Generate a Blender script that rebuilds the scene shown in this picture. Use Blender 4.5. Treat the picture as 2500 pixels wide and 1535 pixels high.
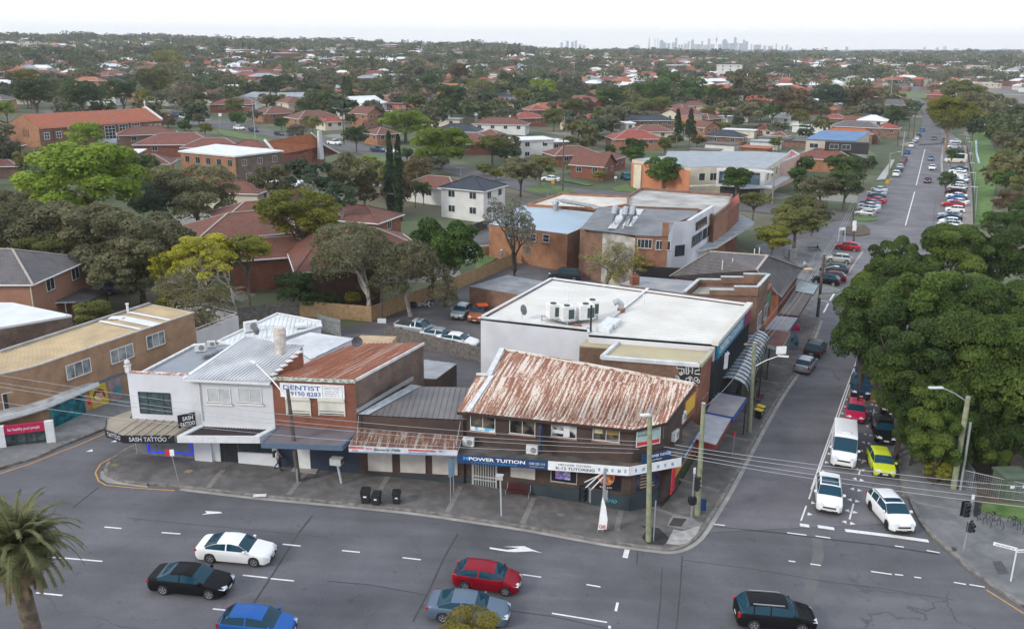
import bpy,bmesh,math,random
import numpy as np
from mathutils import Vector as V3,Matrix
from mathutils.geometry import tessellate_polygon
random.seed(7);rng=np.random.default_rng(7)
for o in list(bpy.data.objects):bpy.data.objects.remove(o)
SC=bpy.context.scene
COL=SC.collection
R=math.radians
def lk(t,a,b):t.links.new(a,b)
def sv(n,k,v):n.inputs[k].default_value=v
def UZ(h):return V3((0,0,h))
# ---------------- camera, sky, sun, exposure ----------------
FPX=2180.;HC=32.;PITCH=R(16.72);ROLL=math.atan(24/2500)
cam=bpy.data.objects.new('camera',bpy.data.cameras.new('camera'));COL.objects.link(cam)
cam.data.sensor_width=36;cam.data.lens=FPX/2500*36
cam.data.clip_start=1;cam.data.clip_end=60000
cam.location=(0,0,HC)
cam.matrix_world=Matrix.Translation((0,0,HC))@ Matrix.Rotation(math.pi/2-PITCH,4,'X')@ Matrix.Rotation(ROLL,4,'Z')
SC.camera=cam
SUN_EL,SUN_AZ=R(30),R(-125)
wd=bpy.data.worlds.new('World');SC.world=wd;wd.use_nodes=1
nt=wd.node_tree;nt.nodes.clear()
def wn(t,**k):
 n=nt.nodes.new(t)
 for a,b in k.items():setattr(n,a,b)
 return n
sky=wn('ShaderNodeTexSky',sky_type='NISHITA',sun_disc=0,sun_elevation=SUN_EL,sun_rotation=SUN_AZ,dust_density=2.0)
geo=wn('ShaderNodeNewGeometry');sep=wn('ShaderNodeSeparateXYZ')
tc=wn('ShaderNodeTexCoord')
nt.links.new(tc.outputs['Generated'],sep.inputs[0])
ramp=wn('ShaderNodeValToRGB')
ramp.color_ramp.elements[0].position=0.0;ramp.color_ramp.elements[0].color=(9.7,9.8,9.9,1)
ramp.color_ramp.elements[1].position=0.5;ramp.color_ramp.elements[1].color=(8.0,8.8,10.1,1)
nt.links.new(sep.outputs[2],ramp.inputs[0])
mix=wn('ShaderNodeMixRGB',blend_type='MIX');sv(mix,0,.93)
nt.links.new(sky.outputs[0],mix.inputs[1]);nt.links.new(ramp.outputs[0],mix.inputs[2])
bg=wn('ShaderNodeBackground');sv(bg,1,0.112)
wo=wn('ShaderNodeOutputWorld')
nt.links.new(mix.outputs[0],bg.inputs[0]);nt.links.new(bg.outputs[0],wo.inputs[0])
sun=bpy.data.objects.new('sun',bpy.data.lights.new('sun','SUN'));COL.objects.link(sun)
sun.data.energy=1.7;sun.data.angle=R(12);sun.data.color=(1,.93,.84)
sd=V3((math.sin(SUN_AZ)*math.cos(SUN_EL),math.cos(SUN_AZ)*math.cos(SUN_EL),math.sin(SUN_EL)))
sun.rotation_euler=sd.to_track_quat('Z','Y').to_euler();sun.location=(0,0,60)
vs=SC.view_settings;SC.display_settings.display_device='sRGB'
vs.view_transform='Standard';vs.look='None';vs.exposure=.36;vs.gamma=1
SC.render.engine='CYCLES'
SC.cycles.max_bounces=5;SC.cycles.diffuse_bounces=2;SC.cycles.glossy_bounces=2;SC.cycles.transmission_bounces=2
SC.cycles.transparent_max_bounces=6;SC.cycles.volume_bounces=0
V={'O':(0,0,.9852),'R1':(0,500,3.36),'R2':(0,850,4.32),'R3':(280,740,3.437),'R4':(800,800,3.78),'R5':(1080,820,3.287),'R6':(1100,620,2.737),
'R7':(1400,900,3.36),'R8':(1900,800,2.748),'A1':(0,1150,3.079),'A2':(800,1150,3.079),'A3':(1600,1150,2.737),'A4':(1750,500,3.284),
'A5':(1900,180,3.978),'A6':(1150,350,3.079),'A7':(300,480,2.463),'A8':(0,230,2.898),'B1':(0,60,2.898),'B2':(800,60,2.898),
'B3':(1600,60,2.737),'B4':(400,180,3.284),'B5':(1000,180,3.789),'B6':(1450,180,3.519),'B7':(1500,70,4.926),'B8':(2000,850,3.78)}
A1,A2,A3,A4,A5,A6,A7,A8,B1,B2,B3,B4,B5,B6,B7,B8,R1,R2,R3,R4,R5,R6,R7,R8='A1 A2 A3 A4 A5 A6 A7 A8 B1 B2 B3 B4 B5 B6 B7 B8 R1 R2 R3 R4 R5 R6 R7 R8'.split()
RD='round'
def sst(a,b,x):
 t=min(1,max(0,(x-a)/(b-a)));return t*t*(3-2*t)
def gz(x,y):
 d=math.hypot(x,y)
 h=-2*math.tanh(x/45.)
 if d>380:
  az=math.atan2(x,y)
  h+=15*sst(420,2300,d)+9*sst(500,1350,d)*sst(.12,-.42,az)+5*sst(600,1500,d)*sst(.05,-.1,az)
  h+=(1.8*math.sin(x/170+1)+1.8*math.sin(y/210+x/400))*sst(400,900,d)
  h-=28*sst(3000,4200,d)
 return h
def ray(t,x,y):
 o=V[t];px=o[0]+x/o[2];py=o[1]+y/o[2]
 u=(px-1250)/FPX;v=(py-767.5)/FPX
 c,s=math.cos(ROLL),math.sin(ROLL);u,v=u*c+v*s,-u*s+v*c
 cp,sp=math.cos(PITCH),math.sin(PITCH)
 return V3((u,cp-v*sp,-sp-v*cp))
def P(t,x,y,z=None):
 r=ray(t,x,y)
 if z is not None:
  k=(z-HC)/r.z;return V3((r.x*k,r.y*k,z))
 k=20.
 while k<6000:
  k2=k*1.03
  if HC+r.z*k2<gz(r.x*k2,r.y*k2):
   for _ in range(22):
    m=(k+k2)/2
    if HC+r.z*m<gz(r.x*m,r.y*m):k2=m
    else:k=m
   break
  k=k2
 return V3((r.x*k,r.y*k,HC+r.z*k))
def PZ(t,x,y,g):
 0
 r=ray(t,x,y);k=math.hypot(g[0],g[1])/math.hypot(r.x,r.y);return HC+r.z*k
def WP(A,B,t,x,y):
 0
 r=ray(t,x,y);d=V3((B[0]-A[0],B[1]-A[1]));d.normalize()
 det=r.x*(-d.y)+d.x*r.y
 k=(A[0]*(-d.y)+d.x*A[1])/det
 return(k*r.x-A[0])*d.x+(k*r.y-A[1])*d.y,HC+k*r.z
def pr(x,y,z):
 cp,sp=math.cos(PITCH),math.sin(PITCH);z-=HC;d=y*cp-z*sp;return(1250+FPX*x/d)*.9852,(767.5+FPX*(-y*sp-z*cp)/d+x/d*21)*.9852
def dep(p):return p.y*math.cos(PITCH)-(p.z-HC)*math.sin(PITCH)
class M:
 def __init__(s):s.v=[];s.f=[];s.m=[];s.uvang=s.uvd=None
 def face(s,pts,mi=0):
  n=len(s.v);s.v+=[tuple(p)for p in pts];s.f.append(tuple(range(n,n+len(pts))));s.m.append(mi);return s
 def poly(s,pts,mi=0):
  pts=[V3(p)for p in pts]
  if len(pts)<5:return s.face(pts,mi)
  n=len(s.v);s.v+=[tuple(p)for p in pts]
  nz=sum((pts[i].x*pts[(i+1)%len(pts)].y-pts[(i+1)%len(pts)].x*pts[i].y)for i in range(len(pts)))
  for t in tessellate_polygon([pts]):
   a,b,c=(pts[i]for i in t)
   t=tuple(t)
   cr=(b-a).cross(c-a).z
   if cr*nz<0:t=t[::-1]
   s.f.append(tuple(n+i for i in t));s.m.append(mi)
  return s
 def box(s,c,d,a=0,mi=0):
  ca,sa=math.cos(a),math.sin(a);hx,hy,hz=d[0]/2,d[1]/2,d[2]/2
  P8=[]
  for z in(-hz,hz):
   for x,y in((-hx,-hy),(hx,-hy),(hx,hy),(-hx,hy)):
    P8.append((c[0]+x*ca-y*sa,c[1]+x*sa+y*ca,c[2]+z))
  n=len(s.v);s.v+=P8
  for f in((3,2,1,0),(4,5,6,7),(0,1,5,4),(1,2,6,5),(2,3,7,6),(3,0,4,7)):
   s.f.append(tuple(n+i for i in f));s.m.append(mi)
  return s
 def be(s,a,b,w,h,mi=0):
  0
  a=V3(a);b=V3(b);d=(b-a).normalized()
  u=d.cross(V3((0,0,1)))
  if u.length<1e-4:u=V3((1,0,0))
  u.normalize();v=u.cross(d)
  n=len(s.v)
  for p in(a,b):
   for i,j in((-1,-1),(1,-1),(1,1),(-1,1)):s.v.append(tuple(p+u*(i*w/2)+v*(j*h/2)))
  for f in((0,1,2,3),(7,6,5,4),(0,4,5,1),(1,5,6,2),(2,6,7,3),(3,7,4,0)):
   s.f.append(tuple(n+i for i in f));s.m.append(mi)
  return s
 def tu(s,pts,rs,k=8,mi=0,cap=1):
  pts=[V3(p)for p in pts]
  if not hasattr(rs,'__len__'):rs=[rs]*len(pts)
  n=len(s.v)
  for i,p in enumerate(pts):
   d=(pts[min(i+1,len(pts)-1)]-pts[max(i-1,0)]).normalized()
   u=d.cross(V3((0,0,1)));
   if u.length<.05:u=d.cross(V3((0,1,0)))
   u.normalize();w=d.cross(u)
   for j in range(k):
    a=2*math.pi*j/k;s.v.append(tuple(p+(u*math.cos(a)+w*math.sin(a))*rs[i]))
  for i in range(len(pts)-1):
   for j in range(k):
    s.f.append((n+i*k+j,n+i*k+(j+1)%k,n+(i+1)*k+(j+1)%k,n+(i+1)*k+j));s.m.append(mi)
  if cap:
   s.f.append(tuple(n+j for j in range(k))[::-1]);s.m.append(mi)
   s.f.append(tuple(n+(len(pts)-1)*k+j for j in range(k)));s.m.append(mi)
  return s
 def ext(s,top,zb,mi=0,roof=1,mr=None):
  0
  top=[V3(p)for p in top]
  A=sum(top[i].x*top[(i+1)%len(top)].y-top[(i+1)%len(top)].x*top[i].y for i in range(len(top)))
  if A<0:top=top[::-1]
  N=len(top)
  for i in range(N):
   a=top[i];b=top[(i+1)%N]
   s.face([(a.x,a.y,zb),(b.x,b.y,zb),b,a],mi)
  if roof:s.poly(top,mi if mr is None else mr)
  return s
 def bd(s,name,mat,parent=None,loc=None,smooth=0,uv=1):
  me=bpy.data.meshes.new(name)
  if loc is None:loc=parent.matrix_world.translation.copy()if parent is not None and parent.get('_w')else V3((0,0,0))
  L=V3(loc)
  vv=np.array(s.v,dtype=float).reshape(-1,3)-np.array(L)
  me.from_pydata([tuple(v)for v in vv],[],s.f)
  mats=mat if isinstance(mat,(list,tuple))else[mat]
  for m_ in mats:me.materials.append(m_)
  if any(s.m):me.polygons.foreach_set('material_index',s.m)
  if uv:
   ul=me.uv_layers.new(name='UVMap');data=np.zeros(len(me.loops)*2)
   for p in me.polygons:
    n=p.normal
    h=math.hypot(n.x,n.y)
    if h<.03:t=V3((1,0,0))if s.uvang is None else V3((math.cos(s.uvang),math.sin(s.uvang),0))
    else:t=V3((-n.y/h,n.x/h,0))
    w=n.cross(t)
    if s.uvd:w=s.uvd.normalized();t=w.cross(n)
    for li in p.loop_indices:
     c=me.vertices[me.loops[li].vertex_index].co+L
     data[2*li]=c.dot(t);data[2*li+1]=c.dot(w)if h<.85 else c.z
   ul.data.foreach_set('uv',data)
  if smooth:me.polygons.foreach_set('use_smooth',[1]*len(me.polygons))
  me.update()
  o=bpy.data.objects.new(name,me);COL.objects.link(o)
  if parent is not None:o.parent=parent
  else:o.location=L
  return o
def th0(name,label,cat,loc,group=None,rz=0):
 o=bpy.data.objects.new(name,None);COL.objects.link(o);o.location=loc;o.rotation_euler=(0,0,rz)
 o.empty_display_size=.3
 if rz==0:o['_w']=1
 o.matrix_world=Matrix.Translation(loc)@ Matrix.Rotation(rz,4,'Z')
 o['label']=label;o['category']=cat
 if group:o['group']=group
 return o
def tag(o,label,cat,group=None,kind=None):
 o['label']=label;o['category']=cat
 if group:o['group']=group
 if kind:o['kind']=kind
 return o
def s0(o,kind='structure',label=None):
 o['kind']=kind
 if label:o['label']=label
 return o
def dup(root,loc,rz=None,label=None,group=None,mats=None,scale=None):
 r=root.copy();COL.objects.link(r);r.location=loc
 if rz is not None:r.rotation_euler=(0,0,rz)
 if scale is not None:r.scale=scale
 if label:r['label']=label
 if group:r['group']=group
 def cp(src,dst):
  for ch in list(src.children):
   c=ch.copy();COL.objects.link(c);c.parent=dst
   if mats and ch.name.split('.')[0]in mats:
    c.material_slots[0].link='OBJECT';c.material_slots[0].material=mats[ch.name.split('.')[0]]
   cp(ch,c)
 cp(root,r);return r
_mc={}
def new_mat(name):
 m=bpy.data.materials.new(name);m.use_nodes=1;t=m.node_tree
 return m,t,t.nodes['Principled BSDF']
def _n(t,typ,**k):
 n=t.nodes.new(typ)
 for a,b in k.items():
  if a.startswith('i_'):n.inputs[a[2:]].default_value=b
  else:setattr(n,a,b)
 return n
def c4(c):return(c[0],c[1],c[2],1)
def mulc(c,k):return(c[0]*k,c[1]*k,c[2]*k)
def ny(name,c1,c2,scale=1.,rough=.8,metal=0,detail=4,c3=None,scale3=.15,coat=0,bump=0,sharp=.35):
 0
 if name in _mc:return _mc[name]
 m,t,b=new_mat(name)
 tcn=_n(t,'ShaderNodeTexCoord');ge=_n(t,'ShaderNodeNewGeometry')
 no=_n(t,'ShaderNodeTexNoise');sv(no,'Scale',scale);sv(no,'Detail',detail)
 lk(t,ge.outputs['Position'],no.inputs['Vector'])
 r=_n(t,'ShaderNodeValToRGB');r.color_ramp.elements[0].position=.5-sharp/2;r.color_ramp.elements[1].position=.5+sharp/2
 r.color_ramp.elements[0].color=c4(c1);r.color_ramp.elements[1].color=c4(c2)
 lk(t,no.outputs[0],r.inputs[0]);out=r.outputs[0]
 if c3:
  n2=_n(t,'ShaderNodeTexNoise');sv(n2,'Scale',scale3);sv(n2,'Detail',6)
  lk(t,ge.outputs['Position'],n2.inputs['Vector'])
  r2=_n(t,'ShaderNodeValToRGB');r2.color_ramp.elements[0].position=.45;r2.color_ramp.elements[1].position=.62
  r2.color_ramp.elements[0].color=(0,0,0,1);r2.color_ramp.elements[1].color=(.55,.55,.55,1)
  lk(t,n2.outputs[0],r2.inputs[0])
  mx=_n(t,'ShaderNodeMixRGB');lk(t,r2.outputs[0],mx.inputs[0]);lk(t,out,mx.inputs[1]);sv(mx,2,c4(c3));out=mx.outputs[0]
 lk(t,out,b.inputs['Base Color'])
 sv(b,'Roughness',rough);sv(b,'Metallic',metal);sv(b,'Coat Weight',coat)
 if bump:
  bp=_n(t,'ShaderNodeBump');sv(bp,'Strength',bump);lk(t,no.outputs[0],bp.inputs['Height']);lk(t,bp.outputs[0],b.inputs['Normal'])
 _mc[name]=m;return m
def bk0(name,c1,c2,mortar=(.30,.27,.24),w=.23,h=.086,stain=None,rough=.9,ms=.012,sc=1.,var=.35):
 if name in _mc:return _mc[name]
 m,t,b=new_mat(name)
 uv=_n(t,'ShaderNodeTexCoord')
 br=_n(t,'ShaderNodeTexBrick');sv(br,'Scale',1);sv(br,'Brick Width',w);sv(br,'Row Height',h)
 sv(br,'Mortar Size',ms);sv(br,'Color1',c4(c1));sv(br,'Color2',c4(c2));sv(br,'Mortar',c4(mortar))
 lk(t,uv.outputs['UV'],br.inputs['Vector'])
 no=_n(t,'ShaderNodeTexNoise');sv(no,'Scale',.9);sv(no,'Detail',5)
 ge=_n(t,'ShaderNodeNewGeometry');lk(t,ge.outputs['Position'],no.inputs['Vector'])
 mr=_n(t,'ShaderNodeMapRange');sv(mr,1,.3);sv(mr,2,.7);sv(mr,3,1-var*.6);sv(mr,4,1+var*.6)
 lk(t,no.outputs[0],mr.inputs[0])
 mx=_n(t,'ShaderNodeMixRGB',blend_type='MULTIPLY');sv(mx,0,1)
 lk(t,br.outputs[0],mx.inputs[1]);lk(t,mr.outputs[0],mx.inputs[2]);out=mx.outputs[0]
 if stain:
  n2=_n(t,'ShaderNodeTexNoise');sv(n2,'Scale',.35);sv(n2,'Detail',7);sv(n2,'Roughness',.65)
  lk(t,ge.outputs['Position'],n2.inputs['Vector'])
  r2=_n(t,'ShaderNodeMapRange');sv(r2,1,.47);sv(r2,2,.62);sv(r2,3,0);sv(r2,4,.5)
  lk(t,n2.outputs[0],r2.inputs[0])
  m2=_n(t,'ShaderNodeMixRGB');lk(t,r2.outputs[0],m2.inputs[0]);lk(t,out,m2.inputs[1]);sv(m2,2,c4(stain));out=m2.outputs[0]
 lk(t,out,b.inputs['Base Color']);sv(b,'Roughness',rough)
 bp=_n(t,'ShaderNodeBump');sv(bp,'Strength',.4);sv(bp,'Distance',.02)
 lk(t,br.outputs['Fac'],bp.inputs['Height']);bp.invert=1;lk(t,bp.outputs[0],b.inputs['Normal'])
 _mc[name]=m;return m
def tiles(name,c1,c2,lichen=None):
 return bk0(name,c1,c2,mulc(c1,.45),w=.33,h=.36,ms=.03,stain=lichen,rough=.85,var=.22)
def rusty(name,paint,rust,rust2,amt=.5,per=.2,rough=.75):
 0
 if name in _mc:return _mc[name]
 m,t,b=new_mat(name)
 uv=_n(t,'ShaderNodeTexCoord')
 mp=_n(t,'ShaderNodeMapping');sv(mp,'Scale',(1/per*1.15,.3,1));lk(t,uv.outputs['UV'],mp.inputs[0])
 n1=_n(t,'ShaderNodeTexNoise');sv(n1,'Scale',1.);sv(n1,'Detail',5);sv(n1,'Roughness',.6)
 lk(t,mp.outputs[0],n1.inputs['Vector'])
 mp2=_n(t,'ShaderNodeMapping');sv(mp2,'Scale',(14,4,1));lk(t,uv.outputs['UV'],mp2.inputs[0])
 n2=_n(t,'ShaderNodeTexNoise');sv(n2,'Scale',1.);sv(n2,'Detail',4)
 lk(t,mp2.outputs[0],n2.inputs['Vector'])
 ad=_n(t,'ShaderNodeMath',operation='ADD');lk(t,n1.outputs[0],ad.inputs[0])
 ml=_n(t,'ShaderNodeMath',operation='MULTIPLY');sv(ml,1,.4);lk(t,n2.outputs[0],ml.inputs[0]);lk(t,ml.outputs[0],ad.inputs[1])
 r=_n(t,'ShaderNodeValToRGB');e=r.color_ramp.elements
 k=.70+(.5-amt)*.35
 e[0].position=k-.05;e[0].color=c4(paint);e[1].position=k+.01;e[1].color=c4(rust)
 e2=r.color_ramp.elements.new(k+.1);e2.color=c4(rust2)
 lk(t,ad.outputs[0],r.inputs[0]);lk(t,r.outputs[0],b.inputs['Base Color'])
 sv(b,'Roughness',rough);_mc[name]=m;return m
def pl(name,c,rough=.6,metal=0,coat=0,emit=None,es=1,var=.08,scale=3.):
 if name in _mc:return _mc[name]
 if var and not emit:
  m=ny(name,mulc(c,1-var),mulc(c,1+var),scale,rough,metal,coat=coat);return m
 m,t,b=new_mat(name);sv(b,'Base Color',c4(c));sv(b,'Roughness',rough);sv(b,'Metallic',metal);sv(b,'Coat Weight',coat)
 if emit:sv(b,'Emission Color',c4(emit));sv(b,'Emission Strength',es)
 _mc[name]=m;return m
def paint(name,c,metal=.0):
 if name in _mc:return _mc[name]
 m,t,b=new_mat(name);sv(b,'Base Color',c4(c));sv(b,'Roughness',.38);sv(b,'Metallic',metal)
 lum=max(c);sv(b,'Coat Weight',.05+.15*min(1,lum*3));sv(b,'Coat Roughness',.05);sv(b,'Specular IOR Level',.04+.2*min(1,lum*2))
 ge=_n(t,'ShaderNodeTexCoord');no=_n(t,'ShaderNodeTexNoise');sv(no,'Scale',2.5);sv(no,'Detail',3)
 lk(t,ge.outputs['Object'],no.inputs['Vector'])
 mr=_n(t,'ShaderNodeMapRange');sv(mr,3,.28);sv(mr,4,.5);lk(t,no.outputs[0],mr.inputs[0]);lk(t,mr.outputs[0],b.inputs['Roughness'])
 _mc[name]=m;return m
def fo0(name,c1,c2,c3=None):
 if name in _mc:return _mc[name]
 c1,c2=[(c[0]*1.42,c[1]*1.46,c[2]*1.25)for c in(c1,c2)];c3=c3 and(c3[0]*1.42,c3[1]*1.46,c3[2]*1.25)
 m,t,b=new_mat(name)
 tcn=_n(t,'ShaderNodeTexCoord');oi=_n(t,'ShaderNodeObjectInfo')
 va=_n(t,'ShaderNodeVectorMath',operation='ADD');lk(t,tcn.outputs['Object'],va.inputs[0]);lk(t,oi.outputs['Random'],va.inputs[1])
 no=_n(t,'ShaderNodeTexNoise');sv(no,'Scale',.55);sv(no,'Detail',6);sv(no,'Roughness',.7)
 lk(t,va.outputs[0],no.inputs['Vector'])
 r=_n(t,'ShaderNodeValToRGB');e=r.color_ramp.elements
 e[0].position=.36;e[0].color=c4(c1);e[1].position=.64;e[1].color=c4(c2)
 if c3:x=e.new(.5);x.color=c4(c3)
 lk(t,no.outputs[0],r.inputs[0])
 hv=_n(t,'ShaderNodeHueSaturation');lk(t,r.outputs[0],hv.inputs['Color'])
 mr=_n(t,'ShaderNodeMapRange');sv(mr,3,.8);sv(mr,4,1.2);lk(t,oi.outputs['Random'],mr.inputs[0]);lk(t,mr.outputs[0],hv.inputs['Value'])
 lk(t,hv.outputs[0],b.inputs['Base Color']);sv(b,'Roughness',.55);sv(b,'Specular IOR Level',.25)
 tl=_n(t,'ShaderNodeBsdfTranslucent');lk(t,hv.outputs[0],tl.inputs[0]);ms=_n(t,'ShaderNodeMixShader');sv(ms,0,.35);lk(t,b.outputs[0],ms.inputs[1]);lk(t,tl.outputs[0],ms.inputs[2]);lk(t,ms.outputs[0],t.nodes['Material Output'].inputs[0])
 _mc[name]=m;return m
GLASS=ny('window_glass',(.012,.018,.024),(.05,.06,.07),.6,.08)
CGLASS=pl('car_glass',(.010,.045,.070),.05,var=0);CGLASS.node_tree.nodes['Principled BSDF'].inputs['Specular IOR Level'].default_value=.2
WH=pl('white_paint',(.64,.65,.66),.55);CREAM=pl('cream_paint',(.62,.56,.44),.6)
DARK=pl('black_paint',(.02,.021,.024),.5);ST=pl('galvanised_steel',(.38,.40,.42),.45,.5)
TIMBER=ny('weathered_timber',(.16,.13,.10),(.27,.23,.18),3.);POLEG=ny('treated_pine_pole',(.17,.19,.11),(.27,.28,.18),2.)
POLEB=ny('old_brown_pole',(.055,.045,.04),(.12,.10,.085),2.)
CN=ny('concrete',(.25,.24,.225),(.36,.35,.33),.9,.9,c3=(.2,.19,.18),scale3=.4)
class Wa:
 0
 def __init__(s,A,B):
  s.A=V3((A[0],A[1],0));s.B=V3((B[0],B[1],0));s.d=(s.B-s.A).normalized();s.n=V3((s.d.y,-s.d.x,0));s.L=(s.B-s.A).length
 def at(s,u,z,off=0):
  p=s.A+s.d*u+s.n*off;return V3((p.x,p.y,z))
 def px(s,t,x,y):return WP(s.A,s.B,t,x,y)
 def rect(s,t,x0,y0,x1,y1):
  a=s.px(t,x0,y0);b=s.px(t,x1,y1);return min(a[0],b[0]),max(a[0],b[0]),min(a[1],b[1]),max(a[1],b[1])
 def sb(s,m,u0,u1,z0,z1,o0,o1,mi=0):
  m.ext([s.at(u0,z1,o0),s.at(u1,z1,o0),s.at(u1,z1,o1),s.at(u0,z1,o1)],z0,mi)
  m.face([s.at(u0,z0,o0),s.at(u0,z0,o1),s.at(u1,z0,o1),s.at(u1,z0,o0)][::-1],mi);return m
FRW=pl('window_frame_white',(.66,.67,.68),.5);FRD=pl('window_frame_dark',(.03,.035,.04),.5);SILL=ny('brick_sill',(.2,.12,.08),(.3,.18,.12),4)
def wz0(w,parent,u0,u1,z0,z1,fr=None,cols=2,rows=1,glass=None,sill=1,name='window',fw=.06,deep=.05,label=None):
 m=M()
 w.sb(m,u0,u1,z1-fw,z1,.002,deep);w.sb(m,u0,u1,z0,z0+fw,.002,deep)
 w.sb(m,u0,u0+fw,z0+fw,z1-fw,.002,deep);w.sb(m,u1-fw,u1,z0+fw,z1-fw,.002,deep)
 for i in range(1,cols):
  c=u0+(u1-u0)*i/cols;w.sb(m,c-fw*.4,c+fw*.4,z0+fw,z1-fw,.022,deep-.004)
 for i in range(1,rows):
  c=z0+(z1-z0)*i/rows;w.sb(m,u0+fw,u1-fw,c-fw*.35,c+fw*.35,.022,deep-.007)
 f=m.bd(name,fr or FRW,parent)
 if label:f['label']=label
 g=M();w.sb(g,u0+fw*.6,u1-fw*.6,z0+fw*.6,z1-fw*.6,.001,.018);o=g.bd('pane',glass or GLASS,f,loc=parent.location)
 if sill:s_=M();w.sb(s_,u0-.08,u1+.08,z0-.12,z0-.001,.001,deep+.06);s_.bd('sill',SILL,f,loc=parent.location)
 return f
def sub(m,name,mat,part,root,**k):
 return m.bd(name,mat,part,loc=root.location,**k)
_fc={}
def lt(s,P0,d,w,h,mat,parent,up=(0,0,1),loc=None,name='lettering',shear=0,bold=0,out=.012):
 0
 key=(s,shear,bold)
 if key not in _fc:
  cu=bpy.data.curves.new('letters','FONT');cu.body=s;cu.size=1;cu.shear=shear;cu.offset=bold;cu.resolution_u=3
  ob=bpy.data.objects.new('letters',cu);COL.objects.link(ob)
  me=bpy.data.meshes.new_from_object(ob.evaluated_get(bpy.context.evaluated_depsgraph_get()))
  _fc[key]=me;bpy.data.objects.remove(ob);bpy.data.curves.remove(cu)
 src=_fc[key];co=np.array([v.co[:]for v in src.vertices]);lo=co.min(0);hi=co.max(0)
 d=V3(d).normalized();up=V3(up).normalized();n=d.cross(up)
 m=M();base=V3(P0)
 vs_=[base+d*((c[0]-lo[0])/(hi[0]-lo[0])*w)+up*((c[1]-lo[1])/max(1e-6,hi[1]-lo[1])*h)+n*out for c in co]
 m.v=[tuple(v)for v in vs_];m.f=[tuple(p.vertices)for p in src.polygons];m.m=[0]*len(m.f)
 return m.bd(name,mat,parent,loc=loc or(parent.parent or parent).location,uv=0)
def ribs(m,poly,per,w,h,mi=0,dirv=None):
 0
 poly=[V3(p)for p in poly];n=V3((0,0,0))
 for i in range(len(poly)):
  a=poly[i];b=poly[(i+1)%len(poly)];n+=V3(((a.y-b.y)*(a.z+b.z),(a.z-b.z)*(a.x+b.x),(a.x-b.x)*(a.y+b.y)))
 n.normalize()
 if n.z<0:n=-n
 if dirv is not None:v=V3(dirv);v=(v-n*v.dot(n)).normalized()
 else:v=V3((n.x*n.z,n.y*n.z,-(n.x**2+n.y**2))).normalized()
 u=v.cross(n).normalized();c=poly[0]
 q=[((p-c).dot(u),(p-c).dot(v))for p in poly]
 k0=min(a for a,b in q);k1=max(a for a,b in q);k=k0+per*.5
 while k<k1:
  xs=[]
  for i in range(len(q)):
   (a0,b0),(a1,b1)=q[i],q[(i+1)%len(q)]
   if(a0-k)*(a1-k)<0:xs.append(b0+(b1-b0)*(k-a0)/(a1-a0))
  xs.sort()
  for i in range(0,len(xs)-1,2):
   a=c+u*k+v*xs[i];b=c+u*k+v*xs[i+1]
   A=[a-u*w/2,a+u*w/2,b+u*w/2,b-u*w/2];T=[a-u*w*.22+n*h,a+u*w*.22+n*h,b+u*w*.22+n*h,b-u*w*.22+n*h]
   m.face([A[0],A[3],T[3],T[0]],mi);m.face([T[0],T[3],T[2],T[1]],mi);m.face([T[1],T[2],A[2],A[1]],mi)
  k+=per
 return m
def dr0(name,pts,mat,off=0.,step=3.,skirt=0.,holes=None):
 0
 bm=bmesh.new();pts=[(p[0],p[1])for p in pts]
 A=sum(pts[i][0]*pts[(i+1)%len(pts)][1]-pts[(i+1)%len(pts)][0]*pts[i][1]for i in range(len(pts)))
 if A<0:pts=pts[::-1]
 vs_=[bm.verts.new((p[0],p[1],0))for p in pts]
 for t in tessellate_polygon([[V3((p[0],p[1],0))for p in pts]]):
  try:bm.faces.new([vs_[i]for i in t])
  except ValueError:pass
 xs=[p[0]for p in pts];ys=[p[1]for p in pts]
 for ax,lo,hi in((0,min(xs),max(xs)),(1,min(ys),max(ys))):
  k=math.floor(lo/step)*step+step
  while k<hi:
   co=(k,0,0)if ax==0 else(0,k,0);no=(1,0,0)if ax==0 else(0,1,0)
   bmesh.ops.bisect_plane(bm,geom=bm.verts[:]+bm.edges[:]+bm.faces[:],plane_co=co,plane_no=no);k+=step
 bmesh.ops.recalc_face_normals(bm,faces=bm.faces)
 for f in bm.faces:
  if f.normal.z<0:f.normal_flip()
 for v in bm.verts:v.co.z=gz(v.co.x,v.co.y)+off
 if skirt:
  be=[e for e in bm.edges if len(e.link_faces)==1]
  ex=bmesh.ops.extrude_edge_only(bm,edges=be)
  for g_ in ex['geom']:
   if isinstance(g_,bmesh.types.BMVert):g_.co.z-=skirt
 me=bpy.data.meshes.new(name);bm.to_mesh(me);bm.free();me.materials.append(mat)
 o=bpy.data.objects.new(name,me);COL.objects.link(o);return o
def band(pts,w,off,m=None,step=1.5,side=0,mi=0,h=0):
 0
 m=m or M();P2=[]
 for i in range(len(pts)-1):
  a=V3((pts[i][0],pts[i][1]));b=V3((pts[i+1][0],pts[i+1][1]));n=max(1,int((b-a).length/step))
  for j in range(n):P2.append(a.lerp(b,j/n))
 P2.append(V3((pts[-1][0],pts[-1][1])))
 L=[]
 for i,p in enumerate(P2):
  d=(P2[min(i+1,len(P2)-1)]-P2[max(i-1,0)]).normalized();n=V3((-d.y,d.x))
  L.append((p+n*(w/2+side),p+n*(-w/2+side)))
 g3=lambda q,o=off:(q.x,q.y,gz(q.x,q.y)+o)
 for i in range(len(L)-1):
  m.face([g3(L[i][1]),g3(L[i+1][1]),g3(L[i+1][0]),g3(L[i][0])],mi)
  if h:
   for s_ in(0,1):m.face([g3(L[i][s_],off-h),g3(L[i+1][s_],off-h),g3(L[i+1][s_]),g3(L[i][s_])],mi)
 return m
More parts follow.
